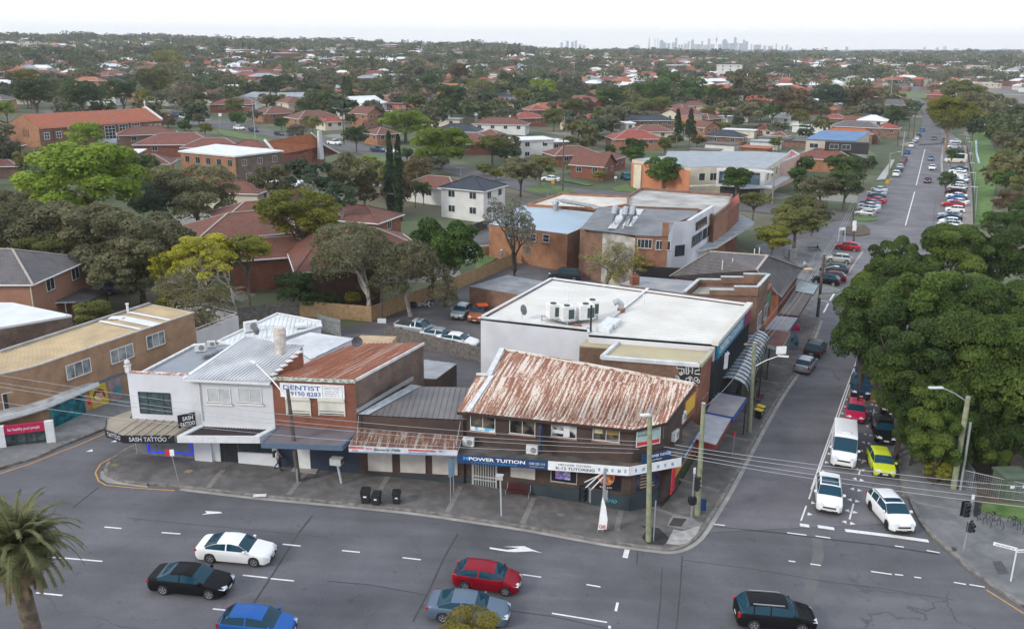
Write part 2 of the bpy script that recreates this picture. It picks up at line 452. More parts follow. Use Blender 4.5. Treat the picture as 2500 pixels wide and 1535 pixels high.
def sl0(pts,n=4):
 out=[]
 for i in range(len(pts)-1):
  p0=pts[max(i-1,0)];p1=pts[i];p2=pts[i+1];p3=pts[min(i+2,len(pts)-1)]
  for j in range(n):
   t=j/n;out.append(tuple(.5*((2*p1[k])+(-p0[k]+p2[k])*t+(2*p0[k]-5*p1[k]+4*p2[k]-p3[k])*t*t+(-p0[k]+3*p1[k]-3*p2[k]+p3[k])*t**3)for k in(0,1)))
 out.append((pts[-1][0],pts[-1][1]));return out
def X(t,*pts):return[P(t,*p)for p in pts]
def terrain():
 ds=[8]+[8*1.035**i for i in range(1,200)]
 ds=[d for d in ds if d<6000]+[7600]
 az=[R(a)for a in np.arange(-75,76,1.5)]
 v=[];f=[]
 for d in ds:
  for a in az:x=d*math.sin(a);y=d*math.cos(a)-20;v.append((x,y,gz(x,y)-.06 if d<400 else gz(x,y)-.15))
 n=len(az)
 for i in range(len(ds)-1):
  for j in range(n-1):f.append((i*n+j,i*n+j+1,(i+1)*n+j+1,(i+1)*n+j))
 me=bpy.data.meshes.new('ground');me.from_pydata(v,[],f)
 g_=ny('yard_ground',(.065,.07,.035),(.13,.12,.085),.12,.95,c3=(.07,.10,.035),scale3=.05);q,b_=g_.node_tree,g_.node_tree.nodes['Principled BSDF']
 vo=_n(q,'ShaderNodeTexVoronoi');sv(vo,'Scale',.07);rp=_n(q,'ShaderNodeValToRGB');rp.color_ramp.interpolation='CONSTANT';el=rp.color_ramp.elements;el[0].color=(.050,.080,.025,1);el[1].position=.8;el[1].color=(.24,.23,.215,1)
 for p,c in((.2,(.07,.10,.038,1)),(.38,(.12,.11,.065,1)),(.5,(.05,.07,.03,1)),(.65,(.10,.115,.055,1)),(.72,(.10,.085,.065,1))):x=el.new(p);x.color=c
 ge_=_n(q,'ShaderNodeNewGeometry');lk(q,ge_.outputs['Position'],vo.inputs['Vector']);lk(q,vo.outputs['Color'],rp.inputs[0]);mx=_n(q,'ShaderNodeMixRGB');sv(mx,0,.72);lk(q,b_.inputs[0].links[0].from_socket,mx.inputs[1]);lk(q,rp.outputs[0],mx.inputs[2]);lk(q,mx.outputs[0],b_.inputs[0]);me.materials.append(g_)
 me.polygons.foreach_set('use_smooth',[1]*len(f));o=bpy.data.objects.new('ground',me);COL.objects.link(o)
 if me.polygons[0].normal.z<0:me.flip_normals()
 s0(o)
terrain()
def asphalt(name,base,sc=1.):
 m,t,b=new_mat(name)
 ge=_n(t,'ShaderNodeNewGeometry')
 def noise(s,d,r=.6,src=None):
  n=_n(t,'ShaderNodeTexNoise');sv(n,'Scale',s);sv(n,'Detail',d);sv(n,'Roughness',r)
  lk(t,src or ge.outputs['Position'],n.inputs['Vector']);return n.outputs[0]
 def rampf(x,a,b_,lo,hi):
  r=_n(t,'ShaderNodeMapRange');sv(r,1,a);sv(r,2,b_);sv(r,3,lo);sv(r,4,hi);lk(t,x,r.inputs[0]);return r.outputs[0]
 def mul(a,b_):
  r=_n(t,'ShaderNodeMath',operation='MULTIPLY');lk(t,a,r.inputs[0]);lk(t,b_,r.inputs[1]);return r.outputs[0]
 f1=rampf(noise(.16,6),.3,.7,.70,1.28);f2=rampf(noise(9,2),.2,.8,.86,1.14)
 mp=_n(t,'ShaderNodeMapping');mp.inputs['Rotation'].default_value=(0,0,R(13));sv(mp,'Scale',(.05,.7,1));lk(t,ge.outputs['Position'],mp.inputs[0])
 f3=rampf(noise(1,4,.5,mp.outputs[0]),.3,.7,.86,1.14)
 blot=rampf(noise(.9,6,.75),.60,.70,1,.6)
 k=mul(mul(f1,f2),mul(f3,blot))
 vo=_n(t,'ShaderNodeTexVoronoi',feature='DISTANCE_TO_EDGE');sv(vo,'Scale',.055);sv(vo,'Randomness',1)
 wv=_n(t,'ShaderNodeVectorMath',operation='ADD');nv=_n(t,'ShaderNodeTexNoise');sv(nv,'Scale',.35);sv(nv,'Detail',5)
 lk(t,ge.outputs['Position'],nv.inputs['Vector'])
 sc_=_n(t,'ShaderNodeVectorMath',operation='SCALE');sv(sc_,'Scale',3.2);lk(t,nv.outputs['Color'],sc_.inputs[0])
 lk(t,ge.outputs['Position'],wv.inputs[0]);lk(t,sc_.outputs[0],wv.inputs[1]);lk(t,wv.outputs[0],vo.inputs['Vector'])
 cr=rampf(vo.outputs['Distance'],.001,.004,.62,1)
 msk=rampf(noise(.05,3),.52,.58,0,1);cm=_n(t,'ShaderNodeMix');sv(cm,2,1);lk(t,msk,cm.inputs[0]);lk(t,cr,cm.inputs[3]);k=mul(k,cm.outputs[0])
 mx=_n(t,'ShaderNodeVectorMath',operation='SCALE');sv(mx,0,base);lk(t,k,mx.inputs['Scale'])
 lk(t,mx.outputs[0],b.inputs['Base Color']);sv(b,'Roughness',.82);return m
ASPH=asphalt('asphalt',(.100,.098,.108));ASPH2=asphalt('lane_asphalt',(.095,.09,.094));ASPH3=asphalt('light_asphalt',(.125,.115,.118))
def paving(name,c1,c2,sp=3.2):
 m=ny(name,c1,c2,1.3,.88,c3=mulc(c1,.7),scale3=.5);return m
PAVE=paving('footpath_paving',(.10,.094,.091),(.16,.149,.142));PAVE2=paving('grey_footpath',(.13,.135,.14),(.19,.19,.19))
KERB=ny('kerb_stone',(.11,.10,.09),(.24,.22,.20),2.2,.9);LINE=ny('road_line_white',(.55,.55,.53),(.78,.78,.76),5,.7,sharp=.6)
LINEO=ny('road_line_yellow',(.42,.22,.06),(.55,.30,.08),4,.8);GRASS=ny('lawn',(.045,.10,.02),(.11,.17,.045),.8,.95,c3=(.12,.13,.06),scale3=.2)
DIRT=ny('garden_dirt',(.06,.045,.035),(.12,.09,.06),1.2,.95)
kerbA=X(R2,(1500,1000),(1380,1050),(1240,1135),(1150,1215),(1115,1290),(1140,1345),(1300,1410),(1560,1445))+X(A1,(1060,95),(1370,125),(1930,190),(2463,240))+X(A2,(400,280),(700,312),(1100,370),(1500,432),(1900,505),(2150,548))+X(A3,(0,522),(90,530),(180,510),(260,460),(305,410),(345,350))+X(R7,(1280,970),(1480,600),(1690,230))+X(A4,(670,1290),(760,1080))+X(A4,(822,925),)
main=[(-95,66),(-62,67),(-44,62.5)]+X(R2,(-600,1400),(0,1290),(650,1040),(1060,880),(1500,700))+[P(R2,1700,760)]+kerbA[:1]
road=dr0('main_road',[(-120,22),(95,22),(95,38),(52,42)]+X(A3,(2380,850),(2200,740),(2020,590),(1860,470))+X(A3,(1750,330),(1690,200),(1650,60))+[(33,68),(15,60)]+[P(A3,120,520),P(A3,0,524)]+[P(A2,1500,432),P(A2,700,312)]+[P(A1,1930,190),P(A1,1370,125),P(R2,1140,1345),P(R2,1115,1290),P(R2,1240,1135),P(R2,1500,1000)]+[P(R1,1400,1200),P(R2,1300,780),P(R2,1060,880),P(R2,650,1040),P(R2,0,1290)]+[(-62,58),(-120,70)],ASPH,0.0,4)
s0(road)
sd_=V3((.458,.889)).normalized()
street_pts=[P(A3,305,410),P(A3,560,10),P(R7,1690,230),P(A4,760,1080),P(A4,822,925),P(A4,700,700),P(A4,300,330),P(A4,860,170),P(A4,1060,90),P(A5,720,1500),P(A5,780,1150),P(A5,1030,1150),P(A5,1120,1000),P(A5,1270,700),P(A5,1375,560),P(A5,1460,480),
P(A5,1700,590),P(A5,1770,690),P(A5,1880,1400),P(A5,1900,1510),P(A4,2060,210),(66,110),(42,75),P(A3,1660,60),P(A3,1700,230),P(A3,1760,340)]
s0(dr0('side_street',street_pts,asphalt('street_asphalt',(.128,.122,.133)),.02,6))
s0(dr0('far_street',[(150,336),(162,342),(232,500),(302,690),(380,860),(374,862),(295,690),(224,500)],ASPH2,.25,12))
s0(dr0('rear_lane',[P(A7,1310,790),P(A7,1560,740),P(A7,1900,560),P(A7,2100,480),P(A6,330,900),P(A6,350,830),P(A6,760,890),P(A6,1380,985),P(A6,1540,1000),(34,118),(32,96),(12,84),(5,74),(-9,77),P(R4,860,100),P(R4,100,110)],ASPH2,.01,6))
s0(dr0('back_street',[(-215,420),(-160,398),(-127,366),(-116,372),(-96,338),(-42,281),(-26,258),(4,221),(20,212),(40,224),(52,240),(47,214),(66,196),(80,185),(74,178),(48,192),(20,198),(2,194),(-2,176),(-14,150),(-6,146),(2,150),(8,170),(16,188),(3,205),(-36,252),(-100,328),(-130,352),(-215,405)][::1],ASPH2,.03,8))
s0(dr0('verge',X(B5,(1060,1075),(1240,1010),(1480,1070),(1540,1095),(1470,1110),(1200,1120)),GRASS,.1,6))
s0(dr0('verge',X(B5,(1380,975),(1720,1030),(1640,1040),(1400,990)),GRASS,.12,6))
s0(dr0('verge',X(B6,(150,985),(280,950),(400,1010),(380,1030),(180,1010)),GRASS,.12,6))
s0(dr0('verge',X(B4,(400,440),(560,470),(900,540),(860,560),(480,500)),GRASS,.1,6))
s0(dr0('verge',X(B4,(1600,640),(2100,720),(2050,770),(1600,680)),GRASS,.1,6))
s0(dr0('verge',X(A7,(2120,350),(2250,300),(2340,330),(2120,440)),GRASS,.1,6))
s0(dr0('railway_reserve',X(A5,(1905,1500),(1885,1000),(1880,560),(2000,540),(2130,800),(2110,1100),(2060,1400)),ny('reserve_grass',(.05,.12,.02),(.13,.21,.05),.5,.95,c3=(.10,.13,.05),scale3=.08),.12,8))
s0(dr0('railway_ballast',[(127,215),(232,395),(300,560),(420,830),(470,870),(360,640),(300,470),(230,330),(190,240)],ny('ballast',(.12,.10,.09),(.2,.18,.165),.7,.95,c3=(.09,.07,.055),scale3=.1),.2,12))
m=M()
for k in range(9):
 a=(139+k*6.6,222-k*1.6);b=(248+k*6.4,405-k*5);c=(330+k*5.5,585-k*4);band([a,b,c,(440+k*3,850-k*2)],.14,.34,m,8)
tr=m.bd('railway_track',ny('rail_steel',(.18,.12,.09),(.28,.2,.15),2,.5,.5));s0(tr)
pA=kerbA+X(A4,(700,780),(560,900),(440,1200),(300,1478))+[P(R7,1180,430),P(R7,850,1000),P(R7,720,1150),P(R5,1720,1340),P(R5,1450,1380),P(R5,345,1180),P(R4,270,1320),P(R3,1350,1330),P(R2,2120,1150),P(R2,1530,1100),P(R2,1520,1040)]
s0(dr0('pavement',pA,PAVE,.14,2.5,.2))
kb=M();band(sl0(kerbA,3),.26,.155,kb,1.2,.02,0,.16);s0(kb.bd('kerb',KERB))
gt=M();band(sl0(kerbA[9:],3),.34,.035,gt,1.2,-.30);s0(gt.bd('gutter',CN))
kerbB=X(A5,(1885,1000),)+[(66,110),(50,84),(38,68)]+X(B8,(735,860),(745,1000),(760,1190),(790,1380))+X(A3,(1700,180),(1770,330),(1870,450),(2010,570),(2130,680),(2250,760),(2463,905))
pB=kerbB[1:]+[(70,38),(90,50),(75,90),(72,112)]
s0(dr0('pavement',pB,PAVE2,.14,2.5,.2))
kb=M();band(sl0(kerbB[1:],3),.28,.155,kb,1.2,-.02,0,.16);s0(kb.bd('kerb',KERB))
gt=M();band(sl0(kerbB[2:],3),.36,.04,gt,1.2,.32);s0(gt.bd('gutter',CN))
kerbC=X(R2,(-600,1385),(0,1262),(380,1155),(640,1035),(1060,865),(1300,770),(1450,700))
s0(dr0('pavement',kerbC+X(R2,(1440,480),(1180,560),(560,860),(0,1000),(-600,1100)),PAVE2,.14,3,.2))
kb=M();band(sl0(kerbC,3),.28,.155,kb,1.2,.02,0,.16);s0(kb.bd('kerb',KERB))
plz=X(A4,(822,925),(820,715),(960,712),(1000,690),(830,620),(850,500),(930,380),(985,300),(830,245),(560,300),(540,420),(690,520),(600,640),(560,850))
s0(dr0('plaza',plz,PAVE2,.145,3,.2))
s0(dr0('traffic_island',X(A4,(1010,215),(1040,180),(1180,165),(1225,200),(1225,240),(1130,255),(1010,240)),DIRT,.2,3,.2))
s0(dr0('traffic_island',X(A4,(1080,95),(1270,100),(1290,125),(1200,138),(1090,130)),GRASS,.2,3,.2))
s0(dr0('footpath',X(A5,(1100,840),(1130,840),(1040,1030),(950,1040)),ny('concrete_path',(.3,.3,.29),(.42,.42,.4),.6),.16,5,.1))
s0(dr0('gutter',X(A4,(1165,365),(1182,372),(1030,590),(1010,640),(1020,585)),CN,.04,3))
m=M();band(X(A5,(1590,960),(1585,850),(1600,720)),.6,.1,m);band(X(A5,(1897,1500),(1890,1300),(1880,1000),(1840,800),(1800,700)),.8,.1,m);s0(m.bd('kerb',CN))
s0(dr0('footpath',X(A5,(1810,700),(1840,700),(1890,900),(1905,1100),(1905,1500),(1780,1500),(1790,1000),(1810,900)),ny('parking_concrete',(.22,.19,.17),(.3,.26,.235),.5),.05,5))
s0(dr0('garden_bed',X(B8,(985,830),(1080,880),(1100,960),(1180,1250),(1000,1235),(965,1180),(1040,1000)),DIRT,.17,2,.1))
s0(dr0('garden_bed',X(B8,(1310,1000),(1890,880),(1890,1500),(1460,1480),(1440,1130)),DIRT,.17,3,.1))
s0(dr0('verge',X(A3,(2120,215),(2463,230),(2463,370),(2380,330),(2200,290)),GRASS,.19,3,.05))
m=M()
LB=ny('pale_paver',(.17,.155,.145),(.23,.21,.2),3)
for t,a,b in((A1,(1565,135),(1680,0)),(A1,(2170,190),(2310,10)),(A2,(395,150),(455,50)),(A2,(900,320),(1000,125)),(A2,(1465,405),(1550,210)),(A2,(2170,460),(2205,310)),
    (R7,(640,1150),(1060,1285)),(R7,(840,910),(1195,1015)),(R7,(1180,535),(1425,600)),(R7,(1340,370),(1500,420)),(R7,(1490,90),(1680,135)),(A4,(420,1285),(560,1320)),(A4,(300,1405),(500,1445)),
    (A4,(640,360),(860,400)),(A4,(660,435),(870,470)),(A4,(720,290),(960,320)),(A4,(690,500),(790,515))):
 band([P(t,*a),P(t,*b)],.38,.152,m,1)
for t,a,b in((A3,(2030,275),(1700,210)),(B8,(985,1215),(800,1180)),(B8,(1040,995),(830,950)),(B8,(940,770),(870,755))):band([P(t,*a),P(t,*b)],.3,.152,m,1)
s0(m.bd('paving_band',LB))
for n_,t,pts,c in(('concrete_patch',R7,((895,1345),(1050,1290),(1010,1370),(940,1440),(860,1460),(760,1450),(820,1330)),(.33,.32,.31)),('asphalt_patch',R7,((545,1300),(700,1320),(785,1400),(740,1460),(610,1450),(560,1400),(600,1330)),(.025,.025,.028)),
    ('concrete_patch',R7,((810,1215),(970,1235),(1050,1290),(900,1335),(765,1300)),(.24,.23,.22)),('service_cover',R7,((820,1235),(930,1245),(880,1310),(780,1300)),(.05,.045,.045)),
    ('service_cover',R3,((610,1410),(665,1415),(630,1440),(580,1435)),(.3,.24,.18)),('service_cover',R5,((915,1435),(990,1435),(985,1465),(910,1460)),(.16,.15,.14)),
    ('asphalt_patch',A3,((2250,615),(2310,610),(2360,695),(2290,700)),(.07,.07,.075)),('drain_grate',A3,((1975,518),(2005,520),(2015,543),(1985,545)),(.05,.05,.05)),
    ('service_cover',R2,((1190,1235),(1270,1235),(1230,1270),(1160,1262)),(.2,.17,.12))):
 s0(dr0(n_,X(t,*pts),ny(n_+str(c[0]),mulc(c,.8),mulc(c,1.2),2.5,.9),.158 if n_!='service_cover' and n_!='drain_grate' else .166,3))
s0(dr0('concrete_apron',X(R2,(1110,1290),(1060,1300),(1060,1370),(1130,1420),(1300,1440),(1560,1470),(1560,1450),(1300,1412),(1140,1350)),CN,.02,2))
def line(name,segs,w,mat=LINE,off=.012):
 m=M()
 for t,*p in segs:
  band([P(t,*q_)for q_ in p],w,off,m,1.5)
 return s0(m.bd(name,mat))
line('lane_line',[(A1,(320,378),(435,388)),(A1,(785,418),(912,429)),(A1,(1215,460),(1357,470)),(A1,(2125,547),(2260,561)),(A2,(107,595),(242,608)),(A2,(562,648),(700,664)),(A2,(1463,775),(1605,795)),(A2,(1945,850),(2050,868)),
(A1,(400,645),(770,676)),(A1,(1825,780),(2010,800)),(A1,(2035,806),(2210,823)),(A1,(60,893),(110,898)),(A1,(270,912),(470,932)),(A2,(1685,1066),(2100,1134)),(A2,(790,937),(810,942)),(A1,(1600,1033),(1740,1047))],.13)
line('edge_line',[(A2,(370,297),(675,330)),(A2,(985,372),(1300,420)),(A2,(1610,475),(2200,570))],.1,ny('faded_yellow',(.2,.15,.07),(.3,.22,.1),4))
line('no_stopping_line',[(R2,(1470,1005),(1340,1065),(1200,1140),(1060,1220),(1005,1310),(1040,1400),(1115,1442),(1400,1470),(1840,1500)),(R2,(0,1320),(300,1225),(600,1105),(850,1010),(1110,895)),(A3,(2210,790),(2463,950))],.12,LINEO)
def dc0(name,t,pts,off=.014,mat=LINE):
 return s0(dr0(name,X(t,*pts),mat,off,3))
dc0('arrow_marking',A2,((1215,570),(1350,590),(1400,583),(1440,575),(1320,566),(1480,562),(1530,585),(1615,615),(1540,600),(1420,607),(1360,605),(1220,583)))
dc0('arrow_marking',A1,((1540,298),(1660,305),(1670,315),(1560,322),(1515,328),(1555,312)))
for p in(((905,1090),(975,1065),(978,1092)),((1168,990),(1225,968),(1228,990))):dc0('triangle_marking',R2,p,.026)
teethL=[(195,1240),(220,1165),(245,1095),(268,1025),(290,957),(312,895),(330,838),(346,782),(372,722),(388,668),(405,620),(422,570),(438,524),(455,478)]
m=M()
def tooth(t,x,y,w=38,h=20,flip=0):
 s_=-1 if flip else 1
 a=P(t,x if not flip else x+w,y+h*.1);b=P(t,(x if flip else x)+(-2 if not flip else-3),y+h);c=P(t,x+(w if not flip else 0),y+h*.95)
 if flip:a=P(t,x+w,y+h*1.1);b=P(t,x+w-4,y);c=P(t,x,y+h*.35)
 else:a=P(t,x,y+h*1.05);b=P(t,x+4,y);c=P(t,x+w,y+h*.85)
 m.face([(p.x,p.y,gz(p.x,p.y)+.034)for p in(a,b,c)])
for i,(x,y)in enumerate(teethL):k=1-.035*i;tooth(R8,x,y-2,36*k,20*k)
for i,(x,y)in enumerate([(425,1293),(445,1218),(462,1145),(480,1073),(497,1005),(513,940),(528,878),(545,818),(558,762),(570,708),(584,655),(597,602),(608,555),(618,510)]):
 k=1-.035*i;tooth(R8,x,y,34*k,20*k,1);tooth(R8,x+56*k,y+8*k,38*k,20*k)
s0(m.bd('speed_hump_teeth',LINE))
line('centre_line',[(R8,(152,1295),(188,1195)),(R8,(218,1112),(255,1005)),(R8,(205,1150),(222,1100)),(R8,(220,1085),(430,480),(527,218)),(R8,(262,1000),(440,500),(536,215))],.11,off=.034)
line('lane_divider',[(R8,(478,1285),(505,1180)),(R8,(540,985),(551,950)),(R8,(562,910),(570,885)),(R8,(628,620),(643,545))],.13,off=.034)
line('stop_line',[(A3,(965,358),(1028,368)),(A3,(1085,370),(1195,386)),(A3,(1268,396),(1600,436),(1825,468))],.42,off=.034)
line('crossing_line',[(A3,(382,354),(466,363)),(A3,(880,412),(1010,428)),(A3,(1070,434),(1170,448)),(A3,(1812,530),(1900,546)),(A3,(1600,500),(1660,508)),(A3,(1035,620),(1105,630)),(A3,(1440,670),(1580,690)),(A3,(1600,690),(1655,696)),(A3,(1995,743),(2075,757)),(A3,(2098,758),(2200,775)),(A3,(890,600),(935,606)),(A3,(1730,708),(1775,714))],.14,off=.034)
line('stop_line',[(A2,(2255,575),(2235,650))],.34)
line('give_way_line',[(A2,(2180,985),(2165,1050)),(A2,(2120,1160),(2118,1180))],.16)
line('centre_line',[(A5,(1425,735),(1340,1085)),(A5,(1325,1148),(1235,1475)),(A5,(1480,640),(1450,690))],.2,off=.036)
line('parking_line',[(A4,(855,866),(895,790)),(A4,(905,770),(940,715)),(A4,(770,758),(893,778))],.22,off=.036)
m=M()
for q_ in(((465,462),(488,393),(498,393),(490,462)),((606,492),(625,428),(670,436),(660,502)),((664,503),(674,437),(727,447),(718,512))):
 pts=X(R8,*q_);s0(dr0('bus_bay_panel',pts,ny('ochre_panel',(.38,.19,.06),(.5,.27,.09),2),.03,3))
PT=ny('asphalt_mend',(.042,.042,.046),(.062,.06,.064),.8,.85);PL=ny('pale_mend',(.10,.098,.10),(.12,.118,.12),.8,.85)
m=M();band(X(A3,(1075,400),(1090,560),(1050,720),(1000,930)),.7,.006,m,2);s0(m.bd('trench_patch',PL))
m=M();band(X(A2,(980,468),(880,640),(760,900),(640,1130)),.12,.008,m,2);band(X(A1,(2350,330),(2240,470),(2060,760),(1900,1000)),.12,.008,m,2);band(X(A1,(740,120),(550,270)),.12,.008,m,2);band(X(A1,(950,350),(1450,400),(1900,440),(2463,495)),.05,.008,m,2)
band(X(A2,(0,825),(300,850),(560,895),(740,930)),.07,.008,m,2);band(X(A3,(180,560),(165,800),(140,1054)),.09,.008,m,2);band(X(A3,(45,640),(35,860),(15,1054)),.07,.008,m,2);band(X(A3,(170,590),(640,650),(1100,730),(1500,780),(2000,860)),.06,.008,m,2)
band(X(A3,(400,370),(860,415),(1130,450),(1480,490),(1900,555)),.12,.026,m,2);band(X(A2,(1375,1048),(1700,1090),(2100,1180)),.1,.008,m,2);band(X(A2,(2330,600),(2325,700)),.08,.008,m,2)
s0(m.bd('sealed_crack',PT))
m=M();band(X(A5,(1530,1230),(1500,1500)),.1,.03,m);s0(m.bd('asphalt_joint',PT))
BR_RED=bk0('red_brick',(.25,.07,.032),(.19,.052,.028),(.16,.10,.075));BR_BRN=bk0('brown_brick',(.085,.046,.034),(.055,.032,.026),(.07,.055,.048),stain=(.035,.026,.022))
BR_TAN=bk0('tan_brick',(.36,.20,.105),(.29,.16,.085),(.25,.19,.14));BR_ORG=bk0('orange_brick',(.38,.155,.06),(.28,.11,.05),(.28,.20,.14),stain=(.2,.09,.05))
BR_COM=bk0('common_brick',(.17,.10,.07),(.10,.06,.045),(.20,.17,.15),stain=(.06,.042,.036),var=.45);BR_COM2=bk0('rear_common_brick',(.26,.13,.075),(.15,.075,.05),(.2,.15,.12),stain=(.11,.065,.045),var=.4)
BR_WHT=bk0('painted_brick',(.60,.61,.63),(.55,.56,.59),(.5,.5,.5),var=.06,ms=.008);BR_SAL=bk0('salmon_brick',(.42,.18,.10),(.35,.14,.08),(.3,.22,.18),var=.2)
RW0=ny('white_render',(.56,.57,.61),(.64,.65,.69),.5,.8,c3=(.48,.47,.49),scale3=.3);RC0=ny('cream_render',(.55,.50,.38),(.66,.6,.47),.5,.8,c3=(.45,.41,.34),scale3=.4)
FLATG=ny('grey_membrane',(.21,.23,.26),(.28,.30,.33),.5,.6,c3=(.16,.17,.19),scale3=.5);FLATW=ny('white_roof_sheet',(.58,.60,.62),(.68,.69,.70),.5,.55,c3=(.55,.56,.56),scale3=.6)
RIBW=ny('white_ribs',(.50,.51,.53),(.66,.67,.69),1,.55);BEIGEM=ny('beige_membrane',(.38,.33,.20),(.46,.40,.26),.4,.7,c3=(.33,.29,.19),scale3=.3)
RUST1=rusty('rust_and_white_iron',(.56,.50,.43),(.32,.15,.09),(.2,.085,.055),.52,.22);RUST2=rusty('red_rusted_iron',(.40,.32,.27),(.36,.125,.055),(.23,.075,.04),.8,.3)
GREYI=ny('grey_iron',(.115,.105,.105),(.155,.145,.145),.7,.5,c3=(.09,.085,.09),scale3=.3);BLUEI=ny('blue_grey_iron',(.17,.22,.29),(.23,.28,.35),.7,.45)
GOLDI=ny('straw_iron',(.36,.27,.15),(.46,.35,.20),.6,.55,c3=(.27,.20,.12),scale3=.4);COPE=ny('coping_white',(.5,.5,.5),(.7,.7,.7),2,.7)
COPER=ny('chipped_red_coping',(.35,.14,.10),(.65,.6,.58),3,.8,sharp=.15);AWNT=ny('awning_sheet',(.26,.22,.16),(.36,.31,.24),1.2,.7,c3=(.2,.17,.13),scale3=.6)
DKIRON=rusty('dark_awning_iron',(.06,.055,.06),(.10,.06,.045),(.04,.032,.03),.35,.12);AWNG=ny('grey_awning_top',(.12,.105,.115),(.16,.14,.15),1,.7);AWNB=pl('slate_blue_fascia',(.085,.13,.19),.6)
PLINTH=ny('teal_plinth',(.022,.035,.045),(.035,.052,.06),1,.6);SHUT=ny('roller_shutter',(.42,.39,.36),(.50,.47,.43),2,.6);SHUTC=ny('cream_shutter',(.6,.58,.5),(.68,.66,.58),2,.6)
def at0(p):return V3((p[0],p[1],gz(p[0],p[1])))
def mb():return M()
def ac0(loc,rz,label,s=1.,group='air conditioner units on the shops'):
 t=th0('air_conditioner',label,'air conditioner',(0,0,0),group)
 m=M();m.box((0,0,.35*s),(.85*s,.32*s,.62*s));m.bd('casing',ny('ac_white',(.55,.56,.55),(.68,.69,.68),3,.5),t)
 m=M()
 a=[(.12*s+.23*s*math.cos(i*math.pi/8),-.17*s,.36*s+.23*s*math.sin(i*math.pi/8))for i in range(16)]
 m.face(a[::-1]);m.bd('fan_grille',ny('ac_grille',(.12,.12,.12),(.3,.3,.3),30,.5),t)
 m=M();m.box((-.3*s,0,.02),(.06,.34*s,.08));m.box((.3*s,0,.02),(.06,.34*s,.08));m.bd('bracket',ST,t)
 t.location=loc;t.rotation_euler=(0,0,rz);return t
def dish(loc,rz,label,s=.45):
 t=th0('satellite_dish',label,'satellite dish',(0,0,0),'satellite dishes on roofs')
 m=M();m.tu([(0,0,0),(0,0,.6)],.025,6);m.bd('mast',ST,t)
 m=M();n=14
 for r0,r1,z0,z1 in((0,.5*s,0,.03),(.5*s,s,.03,.12)):
  for i in range(n):
   a=2*math.pi*i/n;b=2*math.pi*(i+1)/n
   f=lambda r,z,q:(r*math.cos(q),-z-.05,.75+r*math.sin(q)+z*.5)
   if r0:m.face([f(r0,z0,a),f(r1,z1,a),f(r1,z1,b),f(r0,z0,b)])
   else:m.face([f(0,z0,a),f(r1,z1,a),f(r1,z1,b)])
 m.bd('reflector',ny('dish_grey',(.06,.065,.08),(.11,.115,.13),3,.5),t)
 m=M();m.tu([(0,-.05,.5),(0,-.5,.7)],.015,5);m.bd('feed_arm',ST,t)
 t.location=loc;t.rotation_euler=(0,0,rz);return t
def vent(loc,label,h=.6,r=.06,cat='vent pipe'):
 t=M();t.tu([(0,0,-.1),(0,0,h)],r,8);t.tu([(0,0,h),(0,0,h+.08)],r*1.5,8);o=t.bd('vent_pipe',WH,loc=(0,0,0));o.location=loc
 return tag(o,label,cat,'vent pipes on roofs')
FA=P(R2,1490,1130);FB=P(R4,1240,1450);FW=Wa(FA,FB);DV=FW.d;NV=FW.n;ANG=math.atan2(DV.y,DV.x)
back=V3((.455,.89,0)).normalized()
t=th0('shop_building','white rendered shop with flat grey roof and black tattoo signs, left end of row','shop building',at0(FW.at(2,0)),'shops in the corner row')
sL,sR=-.35,4.55;zt=8.0;zf=7.35
rfl=P(R3,135,560,zf);bl=P(R3,680,350,zf);br=P(R3,1010,345,zf)
m=mb();top=[FW.at(sL,zf),FW.at(sR,zf),br,bl];m.ext(top,-1,0,roof=0);m.bd('wall',RW0,t)
m=mb();m.poly([FW.at(sL+.2,zf-.05,-.2),FW.at(sR,zf-.05,-.2),br-V3((.2,0,.05)),bl+V3((.2,0,-.05))]);m.bd('roof',FLATG,t)
m=mb();FW.sb(m,sL,sR,zf,zt,-.22,.0);m.bd('parapet',RW0,t)
m=mb();FW.sb(m,sL-.05,sR+.05,zt,zt+.08,-.28,.05);m.bd('coping',COPER,t)
m=mb();m.be(FW.at(sL+.02,zf+.05,-.2),bl+UZ(.05),.22,.16);m.bd('coping',COPE,t)
m=mb();c=FW.at(sL+.05,zt,-.1);m.box((c.x,c.y,zt+.25),(.32,.32,.5),ANG);m.box((c.x,c.y,zt+.54),(.42,.42,.1),ANG);m.tu([c+UZ(.58),c+UZ(.66),c+UZ(.8),c+UZ(.95),c+UZ(1.03)],[.08,.17,.23,.17,.03],12);m.bd('finial',COPE,t)
u0,u1,z0,z1=FW.rect(R3,195,740,485,935);f=wz0(FW,t,u0,u1,z0,z1,FRD,1,1,pl('green_grey_glass',(.05,.08,.085),.1,var=.3),sill=0)
m=mb()
for k in(.28,.78):FW.sb(m,u0+(u1-u0)*k-.035,u0+(u1-u0)*k+.035,z0+.06,z1-.06,.02,.05)
FW.sb(m,u0+.06,u1-.06,z0+(z1-z0)*.36,z0+(z1-z0)*.36+.09,.022,.053);sub(m,'glazing_bar',FRD,f,t)
SF=2.75
m=mb();FW.sb(m,-.3,4.5,gz(-27,63)-.2,2.9,0,.05);m.bd('shopfront',ny('grey_tile',(.13,.14,.15),(.18,.19,.2),2,.5),t)
u0,u1,z0,z1=FW.rect(R2,1560,1000,2035,1110);z1=3.1
BLUEL=pl('blue_window_light',(.01,.02,.5),.5,emit=(.01,.03,1.),es=.8)
f=wz0(FW,t,u0,u1,z0,z1+.6,BLUEL,1,1,sill=0,deep=.13,fw=.06,name='shop_window')
